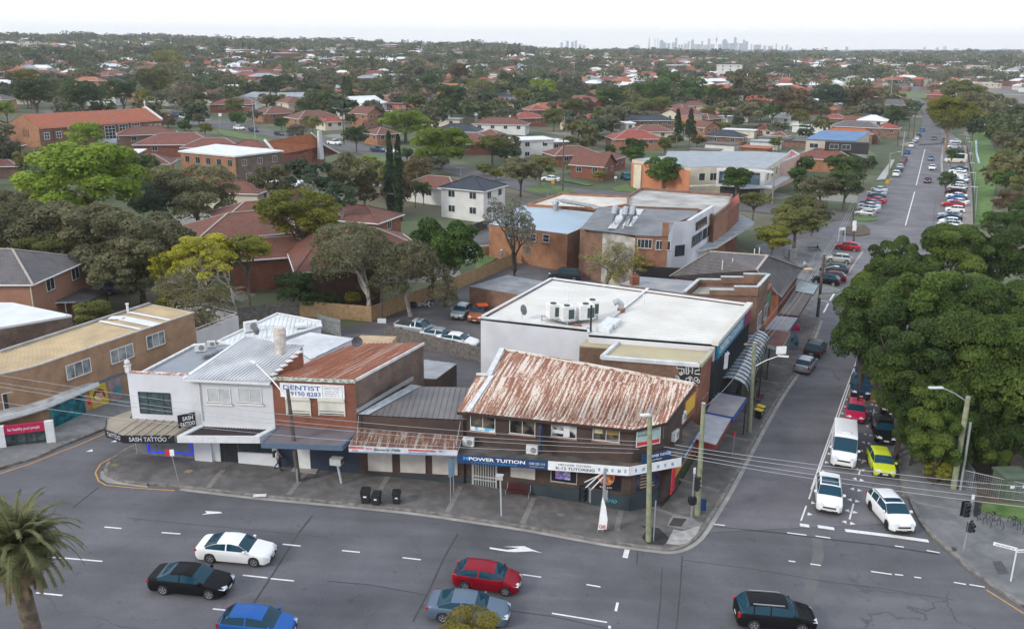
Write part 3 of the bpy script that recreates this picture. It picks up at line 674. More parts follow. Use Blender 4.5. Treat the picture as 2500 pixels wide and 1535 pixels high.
def awning(A,B,z0,depth,thick,parent,fm,tm,wl,label=None,inset=.0,d=None):
 m=M();wl.sb(m,A,B,z0,z0+thick,.02,depth);o=m.bd('awning',fm,parent)
 m=M();wl.sb(m,A+inset,B-inset,z0+thick,z0+thick+.03,.05,depth-inset);q_=sub(m,'awning_top',tm,o,parent)
 return o,q_
fe=[P(R3,-5,1110,4.05),P(R3,60,1125,3.95),P(R3,510,1115,3.95)]
a0=FW.at(sL-.2,4.25,.02);a1=FW.at(sR,4.2,.02)
tl=P(R3,-75,985,4.1);tl2=P(R2,1130,745,4.15)
top=[a0,P(R2,1410,640,4.3),tl2,P(R2,1115,860,4.05),P(R2,1290,925,4.0),P(R2,1840,925,4.0),a1]
m=mb();m.poly(top);m.ext(top,3.55,roof=0);o=m.bd('awning',AWNT,t)
m=mb()
for k in range(7):
 a=a0.lerp(a1,.12+k*.14);b=V3(a)+FW.n*2.65-FW.d*.5;b.z=4.02;m.be(a+UZ(.03),b+UZ(.03),.05,.05)
sub(m,'seam',ny('awning_seam',(.34,.31,.26),(.44,.4,.34),3,.6),o,t)
BLK=pl('sign_black',(.018,.018,.022),.4)
def fascia(p,q,h,mat,parent,thick=.08,name='sign_board'):
 w=Wa(p,q);m=M();z=p.z;L=w.L
 m.ext([w.at(0,p.z,.02),w.at(L,q.z,.02),w.at(L,q.z,thick),w.at(0,p.z,thick)],p.z-h);return m.bd(name,mat,parent),w
p_,q_=top[4]+UZ(.08),top[5]+UZ(.08)
o1,w1=fascia(p_,q_,.62,BLK,t);L=w1.L
lt('SASH TATTOO',w1.at(L*.13,p_.z-.48,.08),w1.d,L*.72,.36,pl('letter_silver',(.5,.52,.55),.3),o1,bold=.02)
p_,q_=top[3]+UZ(.08),top[4]+UZ(.08);o1,w1=fascia(p_,q_,.62,BLK,t);L=w1.L
lt('TATTOO',w1.at(L*.12,p_.z-.48,.08),w1.d,L*.8,.36,pl('letter_silver',(.5,.52,.55),.3),o1,bold=.02)
p_,q_=top[2]+UZ(.08),top[3]+UZ(.08);o1,w1=fascia(p_,q_,.62,BLK,t)
bs0=FW.at(3.9,0,.1);g=V3((bs0.x,bs0.y,0));wS=Wa(bs0+NV*.95-DV*.05,bs0+DV*.95+NV*.15)
m=mb();wS.sb(m,0,wS.L,4.05,5.15,-.06,.06);o1=m.bd('hanging_sign',BLK,t)
for s_,zz in(('SASH',4.65),('TATTOO',4.2)):lt(s_,wS.at(.33 if s_=='SASH' else .12,zz,.06),wS.d,wS.L*(.6 if s_=='SASH' else .84),.33,pl('letter_white',(.8,.8,.8),.5,var=0),o1,bold=.02,name='lettering')
for i,(x,y,s_)in enumerate(((720,400,1.0),(812,362,.8))):
 b=P(R3,x,y+5,zf+.0);ac0(b,ANG+.35,['air conditioner unit on the flat grey roof, nearer of the pair','smaller air conditioner unit on the flat grey roof, behind its twin'][i],s_)
b0=P(R3,740,455,zf+.15);b1=P(R3,930,390,zf+.15);m=M();m.tu([b0,b1],.16,8);o=m.bd('duct',ny('old_flue',(.08,.08,.08),(.3,.3,.3),5,.7));tag(o,'rusted grey duct lying on the flat grey shop roof','duct')
t=th0('shop_building','white painted brick shop with white ribbed roof, between tattoo shop and dentist','shop building',at0(FW.at(7.5,0)),'shops in the corner row')
e0=FW.at(4.55,7.75);e1=FW.at(11.0,7.75);r1=P(R3,1580,372,9.1);r0=P(R3,1110,300,9.1)
m=mb();m.ext([e0,e1,r1,r0],-1,roof=0);m.bd('wall',BR_WHT,t)
m=mb();ov=[FW.at(4.3,7.85,.45),FW.at(11.0,7.85,.45),r1+UZ(.1),r0+V3((-.1,0,.1))];m.poly(ov);o=m.bd('roof',ny('white_pan',(.40,.40,.41),(.55,.55,.56),.7,.6),t)
m=mb();ribs(m,ov,.27,.13,.07,dirv=(r0-e0));sub(m,'roof_ribs',RIBW,o,t)
m=mb();m.be(ov[0]-UZ(.06),ov[1]-UZ(.06),.12,.14);m.bd('gutter',WH,t)
m=mb();m.be(ov[0]+UZ(.05),ov[3]+UZ(.05),.3,.12);m.be(ov[3]+UZ(.05),ov[2]+UZ(.05),.25,.12);m.bd('roof_flashing',RIBW,t)
sp=[FW.at(11.02,8.3,.1),P(R3,1570,420,9.35)]
m=mb();A_,B_=sp;w_=Wa(A_,B_);N=6
for i in range(N):
 w_.sb(m,w_.L*i/N,w_.L*(i+1)/N,7.6,8.35+.22*i,-.12,.12)
m.bd('party_wall',BR_RED,t)
m=mb()
for i in range(N):w_.sb(m,w_.L*i/N,w_.L*(i+1)/N,8.35+.22*i,8.43+.22*i,-.18,.18)
m.bd('coping',COPE,t)
for a in((770,705,980,840),(1030,705,1240,840)):
 u0,u1,z0,z1=FW.rect(R3,*a);f=wz0(FW,t,u0,u1,z0,z1,WH,2,1,ny('net_curtain',(.38,.41,.41),(.5,.52,.52),2,.3),name='window');m=mb();FW.sb(m,u0-.1,u1+.1,z0-.18,z0-.03,.0,.12);sub(m,'sill',WH,f,t)
m=mb();m.tu([FW.at(5.1,7.75,.35),FW.at(5.3,7.4,.08),FW.at(5.3,4.4,.08)],.05,8);m.bd('downpipe',WH,t)
AW=[P(R3,510,1112,4.05),P(R3,1212,1115,4.05)];m=mb()
aw0,aw1=FW.at(5.0,4.05,.02),FW.at(11.0,4.05,.02)
def awn(p,pl,pr,fl,fr,h,fm,tm,inset,rib=None,z_in=-.12,lip=.12):
 m=M();m.ext([pl,pr,fr,fl],pl.z-h,roof=0);m.poly([V3((v.x,v.y,pl.z-h))for v in(pl,pr,fr,fl)])
 c=(pl+pr+fl+fr)/4;ins=[]
 q4=[pl,pr,fr,fl]
 for v in q4:
  d=(c-v);d.z=0;ins.append(v+d*(inset*1.6/max(.5,d.length)))
 for i in range(4):m.face([q4[i],q4[(i+1)%4],ins[(i+1)%4],ins[i]])
 low=[v+UZ(z_in)for v in ins]
 for i in range(4):m.face([ins[i],ins[(i+1)%4],low[(i+1)%4],low[i]])
 o=m.bd('awning',fm,p)
 m=M();m.poly(low);k=sub(m,'awning_sheet',tm,o,p)
 if rib:m=M();ribs(m,low,rib,rib*.5,rib*.35,dirv=(fl-pl));sub(m,'sheet_ribs',tm,o,p)
 return o
awn(t,aw0,aw1,P(R3,520,1112,4.05),P(R3,1215,1118,4.05),.55,WH,DKIRON,.3,.22)
m=mb();FW.sb(m,4.5,5.9,.6,3.4,0,.3);FW.sb(m,5.9,6.5,.6,3.4,-.0,.12);m.bd('pier',RW0,t)
m=mb();FW.sb(m,6.5,7.9,.5,3.3,.005,.03);m.bd('entry',DARK,t)
m=mb();FW.sb(m,7.9,11.0,.5,1.9,.005,.1);FW.sb(m,10.7,11.1,.5,3.4,0,.2);m.bd('stall_riser',RW0,t)
f=wz0(FW,t,7.95,10.65,1.95,3.3,FRD,3,1,sill=0,name='shop_window')
c=P(R3,1400,480,8.3);m=M();m.tu([c,c+UZ(1.5)],.42,14);m.tu([c+UZ(1.5),c+UZ(2.3)],.48,14,cap=0);m.tu([c+UZ(2.3),c+UZ(2.7)],[.52,.40],14)
o=m.bd('flue',ny('flue_metal',(.45,.44,.42),(.65,.64,.62),3,.5,c3=(.35,.22,.12),scale3=1.),loc=c);tag(o,'fat white exhaust flue with a rusty collar on the ribbed roof','exhaust flue')
def topb(name,label,cat,top,zb,wm,rm,group=None,cope=None,rib=None,ribm=None,ribd=None,over=0,th=.1):
 c=sum(top,V3())/len(top);t=th0(name,label,cat,at0(c),group)
 m=M();m.ext([v-UZ(.06)for v in top],zb,roof=0);m.bd('wall',wm,t)
 pts=[v+(v-c).normalized()*over for v in top]
 m=M();m.poly(pts);m.ext(pts,min(v.z for v in pts)-th if max(v.z for v in pts)-min(v.z for v in pts)<.05 else min(v.z for v in pts)-th,roof=0)if max(v.z for v in pts)-min(v.z for v in pts)<.05 else None
 r=m.bd('roof',rm,t)
 if rib:m=M();ribs(m,pts,rib[0],rib[1],rib[2],dirv=ribd);sub(m,'roof_ribs',ribm or rm,r,t)
 if cope:
  m=M();N=len(top)
  for i in range(N):
   a=top[i];b=top[(i+1)%N];d=(b-a).normalized()
   m.be(a+UZ(.08)-d*.1,b+UZ(.08)+d*.1,cope[1],cope[2])
  m.bd('parapet',cope[0],t)
 return t
topb('shed_building','long white metal roofed rear shed behind the white ribbed roof, with a rooftop unit','shed',[P(R3,870,325,5.6),P(R3,1130,420,5.6),P(R3,1420,292,5.6),P(R3,1730,200,5.6),P(R3,1720,158,5.7),P(R3,1365,92,5.7)],-.5,RW0,ny('white_rear_sheet',(.58,.60,.60),(.72,.73,.73),.6,.6,c3=(.5,.53,.5),scale3=.5),'rear sheds',(RIBW,.25,.14),(.4,.08,.04),None)
topb('shed_building','small lean to with white corrugated roof beside the rusty red dentist roof','shed',[P(R3,1425,322,6.0),P(R3,1640,470,6.0),P(R3,2010,297,6.2),P(R3,1640,243,6.2)],-.5,RW0,ny('white_corr',(.5,.51,.52),(.66,.67,.68),.6,.6),'rear sheds',None,(.25,.12,.06),RIBW)
ac0(P(R3,1145,235,5.7),ANG+.75,'large boxy air conditioner with dark grille on the white rear shed roof',1.5)
dish(P(R3,1180,300,5.7),2.6,'dark satellite dish on the white rear shed roof')
dish(P(R3,2035,400,8.5),.3,'dark satellite dish at the back edge of the rusty red roof')
m=M();m.box((0,0,.12),(1.1,1.,.24),.3);o=m.bd('skylight',FLATW);o.location=P(R3,1565,195,5.75);tag(o,'low square skylight on the white rear shed roof','skylight')
t=th0('shop_building','red brick dentist shop with rusty red iron roof and a large white sign','shop building',at0(FW.at(14,0)),'shops in the corner row')
zt=8.15;d0=FW.at(11.02,zt);d1=FW.at(17.38,zt+.05);b1=P(R4,883,150,8.4);b0=P(R4,250,150,8.35)
m=mb();m.face([FW.at(11.02,-1),FW.at(17.38,-1),d1,d0]);m.bd('wall',BR_RED,t)
m=mb();dn=lambda v:V3((v.x,v.y,-1));m.face([dn(d1),dn(b1),b1,d1]);m.face([dn(b1),dn(b0),b0,b1]);m.face([dn(b0),dn(d0),d0,b0]);m.bd('side_wall',BR_COM,t)
rf=[FW.at(11.0,zt+.07,.1),FW.at(17.45,zt+.12,.1),b1+V3((.1,.05,.07)),b0+UZ(.07)]
m=mb();m.poly(rf);m.uvd=b1-d1;o=m.bd('roof',RUST2,t);m=mb();m.uvd=b1-d1;ribs(m,rf,.3,.09,.06,dirv=(b1-d1));sub(m,'roof_ribs',rusty('red_rust_ribs',(.5,.42,.38),(.38,.16,.08),(.25,.09,.05),.66,.3),o,t)
m=mb();m.be(d1+V3((.05,0,.04)),b1+V3((.05,0,.04)),.1,.22);m.bd('barge_board',COPE,t)
m=mb();m.be(FW.at(11.02,zt-.02,.1),FW.at(17.4,zt+.02,.1),.16,.24);m.bd('gutter',ny('flaking_gutter',(.2,.24,.2),(.55,.55,.5),4,.8,sharp=.2),t)
sgn=mb();a=FW.px(R3,1388,662);b=FW.px(R3,1932,802);u0,u1=a[0],b[0];z1=(a[1]+FW.px(R3,1922,690)[1])/2;z0=(b[1]+FW.px(R3,1405,785)[1])/2
FW.sb(sgn,u0,u1,z0,z1,.01,.09);o1=sgn.bd('sign_board',pl('sign_white',(.76,.77,.78),.5),t)
BLUT=pl('sign_blue',(.03,.11,.33),.5,var=0);GRYT=pl('sign_grey',(.2,.2,.21),.5,var=0);W_=u1-u0;H_=z1-z0
lt('DENTIST',FW.at(u0+W_*.05,z0+H_*.54,.09),DV,W_*.58,H_*.33,BLUT,o1,bold=.012)
lt('9150 8283',FW.at(u0+W_*.16,z0+H_*.12,.09),DV,W_*.47,H_*.31,BLUT,o1,bold=.012)
lt('OPEN 7 DAYS',FW.at(u0+W_*.69,z0+H_*.68,.09),DV,W_*.24,H_*.15,GRYT,o1)
for i,s_ in enumerate(('AFTER HOURS','EMERGENCY','Mobile 0447 277 116')):lt(s_,FW.at(u0+W_*.7,z0+H_*(.5-.16*i),.09),DV,W_*.22,H_*.09,GRYT,o1)
m=mb()
for(a_,b_,c_,d_)in((.66,.665,.08,.92),(.965,.97,.08,.92)):FW.sb(m,u0+W_*a_,u0+W_*b_,z0+H_*c_,z0+H_*d_,.09,.1)
for(c_,d_)in((.08,.1),(.9,.92)):FW.sb(m,u0+W_*.665,u0+W_*.965,z0+H_*c_,z0+H_*d_,.09,.1)
sub(m,'sign_border',GRYT,o1,t)
for a in((1440,800,1645,938),(1712,812,1932,942)):
 u0,u1,z0,z1=FW.rect(R3,*a);m=mb();FW.sb(m,u0,u1,z0,z1,.0,.06);f=m.bd('roller_shutter',SHUTC,t)
 m=mb();FW.sb(m,u0-.03,u1+.03,z1,z1+.25,.0,.22);sub(m,'shutter_box',SHUTC,f,t)
 m=mb();FW.sb(m,u0+.05,u1-.05,z0+.28,z0+.33,.061,.07);FW.sb(m,u0+.05,u1-.05,z0+.06,z0+.14,.061,.07);sub(m,'slot',FRD,f,t)
 m=mb();FW.sb(m,u0-.05,u0+.0,z0-.06,z1,.0,.09);FW.sb(m,u1,u1+.05,z0-.06,z1,.0,.09);sub(m,'guide',SHUTC,f,t)
aw0,aw1=FW.at(11.2,4.25,.02),FW.at(17.5,4.25,.02)
o=awn(t,aw0,aw1,P(R3,1225,1172,4.1),P(R3,1910,1195,4.1),.55,AWNB,AWNG,.1,None,-.04)
m=mb();FW.sb(m,11.2,17.4,.2,3.5,.003,.02);m.bd('shopfront',ny('dark_blue_render',(.018,.028,.05),(.026,.038,.065),1,.6),t)
m=mb();FW.sb(m,12.6,13.6,.4,3.2,.021,.06);m.bd('door',FRW,t);m=mb();FW.sb(m,12.2,14.2,.7,.85,.0,.7);m.bd('door_step',CN,t)
t=th0('shop_building','low brown brick shop with grey ribbed roof and a faded red and blue awning','shop building',at0(FW.at(21,0)),'shops in the corner row')
m=mb();zt=5.45;f0,f1=FW.at(17.4,zt),FW.at(25.45,zt);bb1=P(R4,1310,556,6.0);bb0=P(R4,815,545,6.0)
m.ext([f0,f1,bb1,bb0,FW.at(17.4,5.7,-6)],-1,roof=0);m.bd('wall',BR_BRN,t)
rf=[f0+UZ(.05),f1+V3((.3,0,.05)),bb1+V3((.4,0,.05)),bb0+UZ(.05)]
m=mb();m.poly(rf);o=m.bd('roof',GREYI,t);m=mb();ribs(m,rf,.42,.07,.05,dirv=(bb1-f1));sub(m,'roof_ribs',GREYI,o,t)
fl0=f0+UZ(.25);fl1=P(R4,790,505,6.3)
m=mb();m.poly([f0+V3((.05,-.0,.1)),f0+DV*.9+UZ(.12),bb0+V3((.4,0,.1)),P(R4,770,520,6.5)]);m.bd('flashing',ny('zinc',(.28,.31,.34),(.45,.48,.5),2,.4),t)
m=mb();N=22
for i in range(N):
 a=fl0.lerp(fl1,i/N);b=fl0.lerp(fl1,(i+.9)/N);m.box(((a.x+b.x)/2,(a.y+b.y)/2,a.z+.12+.012*i),((b-a).length*1.1,.1,.3),math.atan2((b-a).y,(b-a).x))
m.bd('stepped_flashing',ST,t)
m=mb()
for s_ in(17.45,25.15):FW.sb(m,s_-.02,s_+.28,zt-1.4,zt+.02,.003,.05)
m.bd('pier',BR_BRN,t)
awp=[FW.at(17.35,4.35,.02),FW.at(25.35,4.25,.02),P(R4,1200,1130,3.95),P(R4,195,1085,4.0)]
m=mb();m.poly(awp);o=m.bd('awning',rusty('awning_rust',(.32,.30,.27),(.22,.10,.055),(.13,.06,.04),.6,.35),t);m=mb();ribs(m,awp,.2,.05,.035,dirv=(awp[3]-awp[0]));sub(m,'sheet_ribs',rusty('awning_rust',0,0,0),o,t)
m=mb();m.ext([v-UZ(.02)for v in awp],3.75,roof=0);sub(m,'awning_frame',ny('old_awning_white',(.35,.36,.36),(.55,.55,.54),2,.8),o,t)
o1,w1=fascia(awp[3]+UZ(.02),awp[2]+UZ(.02),.5,ny('faded_sign',(.40,.46,.52),(.6,.61,.62),1.2,.7,sharp=.2),t)
L=w1.L;zz=w1.A.z;m=mb();zz=4.0
for a,b,c,d in((.0,.14,.3,.48),(.16,.22,.3,.4),(.55,.8,.28,.42),(.83,.86,.3,.42),(.03,.09,.12,.2)):w1.sb(m,L*a,L*b,zz-.5+c,zz-.5+d,.08,.086)
sub(m,'red_stripe',ny('faded_red',(.45,.05,.05),(.5,.2,.2),4,.7),o1,t)
m=mb();w1.sb(m,L*.55,L*.72,zz-.38,zz-.3,.08,.086);w1.sb(m,0,L,zz-.5,zz-.42,.08,.085);sub(m,'blue_stripe',pl('faded_blue',(.16,.24,.38),.7),o1,t)
lt('Beverly Hills',w1.at(L*.23,zz-.36,.09),w1.d,L*.25,.28,DARK,o1,shear=.35,bold=.01)
for a in((370,1140,600,1325),(668,1155,905,1340),(965,1172,1200,1355)):
 u0,u1,z0,z1=FW.rect(R4,*a);m=mb();FW.sb(m,u0,u1,z0,2.9,.0,.08);m.bd('roller_shutter',SHUT,t)
m=mb();FW.sb(m,17.4,25.45,-.8,.75,.004,.04);m.bd('plinth',PLINTH,t)
m=mb()
for(x0,y0,x1,y1,zz)in((265,1075,288,850,4.1),(1185,1085,1228,905,4.1)):
 a=P(R4,x0,y0,zz);b=P(R4,x1,y1,zz+1.3);m.be(a,FW.at(FW.px(R4,x1,y1)[0],5.4,.05),.03,.03)
m.bd('awning_stay',ST,t)
topb('shed_building','grey ribbed rear shed beside the end of the dark side wall','shed',[P(R4,1000,470,3.6),P(R4,1190,330,3.6),P(R4,880,290,3.6),P(R4,870,460,3.6)],-1,BR_BRN,ny('light_grey_iron',(.25,.26,.28),(.34,.35,.37),.8,.5),'rear sheds',None,(.35,.06,.04),None)
MA=P(R5,345,1215);MB=P(R5,1470,1410);MW=Wa(MA,MB)
sL=MW.px(R5,160,600)[0];c1=MW.at(10.9,0);c2=P(R5,1720,1375);c3=P(R5,1890,1150);M2W=Wa(c1,c2);M3W=Wa(c2,c3)
t=th0('corner_building','two storey brown brick corner building with rust streaked white iron roof','corner building',at0(c1))
LB_=M3W.at(M3W.L+3.2,0);bk=P(R5,500,112,8.6);bkr=P(R5,1985,392,8.0);lf=P(R5,395,322,7.7);lf2=P(R5,275,314,7.6)
ez=6.25;el=MW.at(sL,ez);ec=MW.at(10.9,6.5);ec2=M2W.at(M2W.L,6.6)
m=mb();wz=[MW.at(sL,ez,-.3),MW.at(10.9,6.45,-.3),M2W.at(M2W.L,6.5,-.0),V3((bkr.x-.3,bkr.y,7.6)),V3((bk.x+.2,bk.y-.2,8.3)),V3((lf.x+.2,lf.y,7.4)),V3((lf2.x+.3,lf2.y,7.2))]
wz[0]=MW.at(sL,ez,0);wz[1]=MW.at(10.9,6.45,0)
m.ext(wz,-1.5,roof=0);m.bd('wall',BR_BRN,t)
ra=[MW.at(sL-.25,ez-.02,.5),MW.at(10.95,6.38,.5),M2W.at(M2W.L+.1,6.5,.45),bkr+V3((.3,-.1,.0)),bk]
lr=MW.at(sL+.55,ez+.03,.5)
RA=[lr]+ra[1:]+[lf]
m=mb();m.poly(RA);m.poly([ra[0],lr,lf,lf2]);m.uvd=(lf-lr)+(bk-lf)*.6;o=m.bd('roof',RUST1,t)
m=mb()
ribs(m,[RA[0],RA[1],RA[3],RA[4],RA[5]],.27,.1,.06,dirv=(lf-lr)+(bk-lf)*.6);m.uvd=(lf-lr)+(bk-lf)*.6;sub(m,'roof_ribs',RUST1,o,t)
m=mb();m.be(lr+UZ(.06),lf+UZ(.08),.38,.05);m.be(lf+V3((-.2,0,.12)),bk+V3((-.2,0,.12)),.4,.16);m.be(lf2+UZ(.1),lf+UZ(.1),.2,.14);m.bd('flashing',ny('pale_flashing',(.45,.47,.48),(.62,.63,.63),2,.6),t)
m=mb();m.be(bk+UZ(.08),bkr+V3((.3,0,.08)),.3,.14);m.bd('ridge_cap',rusty('ridge_rust',(.6,.56,.5),(.35,.2,.13),(.2,.1,.07),.35,.3),t)
m=mb();BRN=pl('dark_brown_fascia',(.035,.018,.015),.6)
for a,b in((ra[0],ra[1]),(ra[1],ra[2]),(ra[2],ra[3])):m.be(a-UZ(.1),b-UZ(.1),.16,.2)
m.bd('gutter',BRN,t)
room=ny('room_beyond',(.015,.013,.012),(.14,.12,.09),1.3,.15,sharp=.2);room2=ny('bright_room',(.02,.02,.022),(.5,.5,.48),.9,.15,sharp=.12)
for i,a in enumerate(((225,630,425,775),(540,652,745,800),(875,680,1075,825),(1210,705,1420,855))):
 u0,u1,z0,z1=MW.rect(R5,*a);f=wz0(MW,t,u0,u1,z0,z1+.1,FRW,2,1,[room,room,room2,room][i],fw=.045)
 m=mb()
 if i==0:MW.sb(m,u0+.05,u1-.05,z0+.05,z0+.3,.019,.025);sub(m,'window_sticker',ny('blue_white_sticker',(.1,.4,.62),(.7,.72,.72),3,.5,sharp=.1),f,t)
 if i==2:
  MW.sb(m,u0+.95,u1-.5,z0+.1,z0+.95,.019,.03);MW.sb(m,u0+.05,u0+.9,z0+.28,z0+.55,.019,.03);sub(m,'white_desk',WH,f,t)
 if i==3:
  MW.sb(m,u0+.12,u0+.7,z0+.55,z1-.05,.019,.026);sub(m,'pale_table',pl('pale_wood',(.55,.46,.28),.5),f,t)
  m=mb();MW.sb(m,u0+.98,u1-.08,z0+.55,z1-.1,.019,.026);sub(m,'amber_curtain',pl('amber',(.26,.17,.05),.7),f,t)
u0,u1,z0,z1=M2W.rect(R5,1535,715,1705,825);z1=6.25;z0=4.75;u0=.25;u1=2.25
f=wz0(M2W,t,u0,u1,z0,z1,FRW,2,1,pl('poster_mint',(.42,.55,.52),.6),sill=0)
m=mb();M2W.sb(m,u0+.04,u1-.04,z0+.04,z0+.35,.019,.03);sub(m,'poster_band',pl('poster_red',(.6,.03,.04),.5),f,t)
for k,s_ in enumerate(('what your home','is worth?')):lt(s_,M2W.at(u0+.1,z1-.42-.28*k,.06),M2W.d,(u1-u0)*(.85 if k==0 else .5),.2,DARK,f)
u0,u1,z0,z1=M3W.rect(R5,1762,690,1825,740);u0=.35;u1=1.75;z0=4.9;z1=6.2
f=wz0(M3W,t,u0,u1,z0,z1,FRW,2,1,pl('poster_mint',(.42,.55,.52),.6),sill=0);m=mb();M3W.sb(m,u0+.04,u1-.04,z0+.04,z0+.55,.019,.03);sub(m,'poster_band',pl('poster_red',(.6,.03,.04),.5),f,t)
m=mb();M3W.sb(m,2.6,4.2,5.6,6.5,.01,.07);m.bd('sign_board',pl('sign_pale',(.5,.53,.6),.5),t)
m=mb();MW.sb(m,2.75,10.9,-1,.95,.004,.05);MW.sb(m,sL,.75,-1,.95,.004,.05);M2W.sb(m,.0,M2W.L,-1,1.1,.004,.05);M3W.sb(m,0,3.5,-1,1.1,.004,.05);m.bd('plinth',PLINTH,t)
u0,u1,z0,z1=MW.rect(R5,245,1010,435,1215);z1=3.0
m=mb();MW.sb(m,u0,u1,.12,z1,.004,.03);f=m.bd('security_door',ny('door_shade',(.05,.05,.05),(.09,.09,.09),3,.6),t)
m=mb()
for i in range(10):c=u0+.06+(u1-u0-.12)*i/9;MW.sb(m,c-.03,c+.03,.2,z1,.035,.06)
for zc in(.16,.72,1.0,z1-.05):MW.sb(m,u0,u1,zc-.05,zc+.05,.06,.075)
MW.sb(m,u0-.06,u0+.03,.12,z1,.03,.09);MW.sb(m,u1-.03,u1+.06,.12,z1,.03,.09);sub(m,'door_grille',ny('grille_grey',(.38,.37,.36),(.5,.49,.47),3,.5),f,t)
m=mb();MW.sb(m,u0-.1,u1+.2,-.3,.12,.0,.5);m.bd('door_step',ny('red_step',(.12,.06,.05),(.17,.09,.07),3),t)
u0,u1,z0,z1=MW.rect(R5,550,1035,745,1150);m=mb();MW.sb(m,u0,u1,z0,2.9,.0,.08);m.bd('roller_shutter',SHUT,t)
u0,u1,z0,z1=MW.rect(R5,878,1050,1075,1180);m=mb();MW.sb(m,u0,u1,z0,3.0,.0,.05);f=m.bd('shop_poster',pl('poster_black',(.012,.012,.02),.3,var=0),t)
m=mb();MW.sb(m,u0+.3,u1-.45,z0+.2,2.7,.05,.055);sub(m,'poster_art',ny('poster_swirl',(.05,.2,.5),(.6,.08,.3),5,.5,c3=(.6,.7,.8),scale3=4,sharp=.12),f,t)
m=mb();MW.sb(m,u0-.06,u0,z0-.06,3.05,.0,.08);MW.sb(m,u1,u1+.06,z0-.06,3.05,.0,.08);MW.sb(m,u0-.06,u1+.06,z0-.1,z0-.001,.0,.085);sub(m,'poster_frame',ny('aged_frame',(.25,.23,.2),(.4,.37,.33),3),f,t)
u0,u1,z0,z1=MW.rect(R5,1235,1085,1440,1235);m=mb();MW.sb(m,u0,u1-.1,z0-.1,2.9,.0,.06);f=m.bd('shop_poster',pl('poster_black',(.012,.012,.02),.3,var=0),t)
cpt=MW.at(u0+.75,z0+.95,.066);m=mb();m.face([tuple(cpt+MW.d*(.62*math.cos(i*math.pi/12))+V3((0,0,.72*math.sin(i*math.pi/12))))for i in range(24)]);sub(m,'burger_picture',ny('burger_tones',(.30,.05,.03),(.62,.30,.10),4,.5,sharp=.2),f,t)
m=mb();MW.sb(m,u1-.75,u1-.12,z0+1.1,z0+1.75,.06,.07);sub(m,'red_panel',pl('panel_red',(.6,.02,.04),.5),f,t)
lt('9571677',MW.at(u0+.3,z0+.02,.07),MW.d,.9,.13,pl('letter_white',(.8,.8,.8),.5,var=0),f)
gr=MW.at(u0+.65,.25,.06);m=mb()
lt('Brio',gr,MW.d,.95,.38,pl('cyan_spray',(.06,.38,.50),.6),t,shear=.3,name='graffiti_tag')
m=mb();M2W.sb(m,.5,2.4,1.25,2.9,.0,.06);f=m.bd('shop_window',ny('menu_window',(.012,.02,.05),(.05,.07,.12),2,.1),t)
m=mb()
for k in range(5):M2W.sb(m,.75,2.0-.12*k,1.45+.24*k,1.52+.24*k,.061,.066)
sub(m,'menu_lettering',pl('menu_orange',(.5,.3,.12),.5),f,t)
m=mb();M3W.sb(m,1.0,2.0,.3,2.9,.0,.06);m.bd('shop_poster',ny('red_white_poster',(.6,.03,.05),(.65,.6,.6),3,.5,sharp=.1),t);m=mb();M3W.sb(m,2.6,3.6,.0,2.8,.0,.05);m.bd('door',ny('door_dark',(.03,.03,.035),(.06,.06,.07),2,.3),t)
az=3.55;fA=P(R5,120,958,az);fB=P(R5,840,1010,az);fC=P(R5,1520,1080,az-.1);fD=P(R5,1915,982,az-.1);fE=P(R5,2070,740,az)
awt=[MW.at(sL-.3,az,.0),fA,fB,fC,fD,fE,M3W.at(M3W.L+2.5,az,.0),M3W.at(0,az),MW.at(10.9,az)]
fl_=[P(R5,120,958,az),P(R5,1500,1060,az),P(R5,1915,985,az),P(R5,2075,725,az)]
awt=[MW.at(sL-.3,az,.0)]+fl_+[M3W.at(M3W.L+2.5,az,.0),M3W.at(0,az,0),MW.at(10.9,az,0)]
m=mb();m.poly(awt);m.ext(awt,az-.5,roof=0);m.poly([V3((v.x,v.y,az-.5))for v in awt]);aw=m.bd('awning',ny('stained_awning',(.045,.04,.04),(.10,.085,.075),1,.9,c3=(.15,.13,.11),scale3=.8),t)
NAVY=pl('sign_navy',(.015,.05,.14),.45,var=0);LW=pl('letter_white',(.8,.8,.8),.5,var=0);LC=pl('letter_cyan',(.06,.35,.7),.5,var=0)
spl=fl_[0].lerp(fl_[1],.535)
o1,w1=fascia(fl_[0]+UZ(.12),spl+UZ(.12),.68,NAVY,t);L=w1.L;zb=az+.12-.68
lt('M',w1.at(L*.07,zb+.3,.08),w1.d,L*.05,.27,LC,o1,bold=.02);lt('POWER TUITION',w1.at(L*.13,zb+.3,.08),w1.d,L*.62,.27,LW,o1,bold=.025)
lt('K-12 TUTORING & COACHING CENTRE',w1.at(L*.16,zb+.1,.08),w1.d,L*.5,.12,LC,o1);lt('1300 225 114',w1.at(L*.795,zb+.32,.08),w1.d,L*.17,.18,LW,o1)
lt('mpowertuition.com.au',w1.at(L*.8,zb+.12,.08),w1.d,L*.16,.09,LW,o1)
o1,w1=fascia(spl+UZ(.12),fl_[1]+UZ(.12),.68,pl('sign_white',(.76,.77,.78),.5),t);L=w1.L
lt('MPOWER TUITION',w1.at(L*.13,zb+.4,.08),w1.d,L*.4,.17,pl('letter_ink',(.03,.05,.09),.5,var=0),o1);lt('K-12 TUTORING',w1.at(L*.1,zb+.1,.08),w1.d,L*.48,.22,pl('letter_ink',(.03,.05,.09),.5,var=0),o1,bold=.02)
m=mb()
for k in range(5):w1.sb(m,L*(.62+.08*k),L*(.62+.08*k)+.16+.08*(k%2),zb+.2,zb+.46,.08,.086)
sub(m,'logo_row',ny('logo_tints',(.06,.22,.45),(.4,.55,.6),6,.5),o1,t)
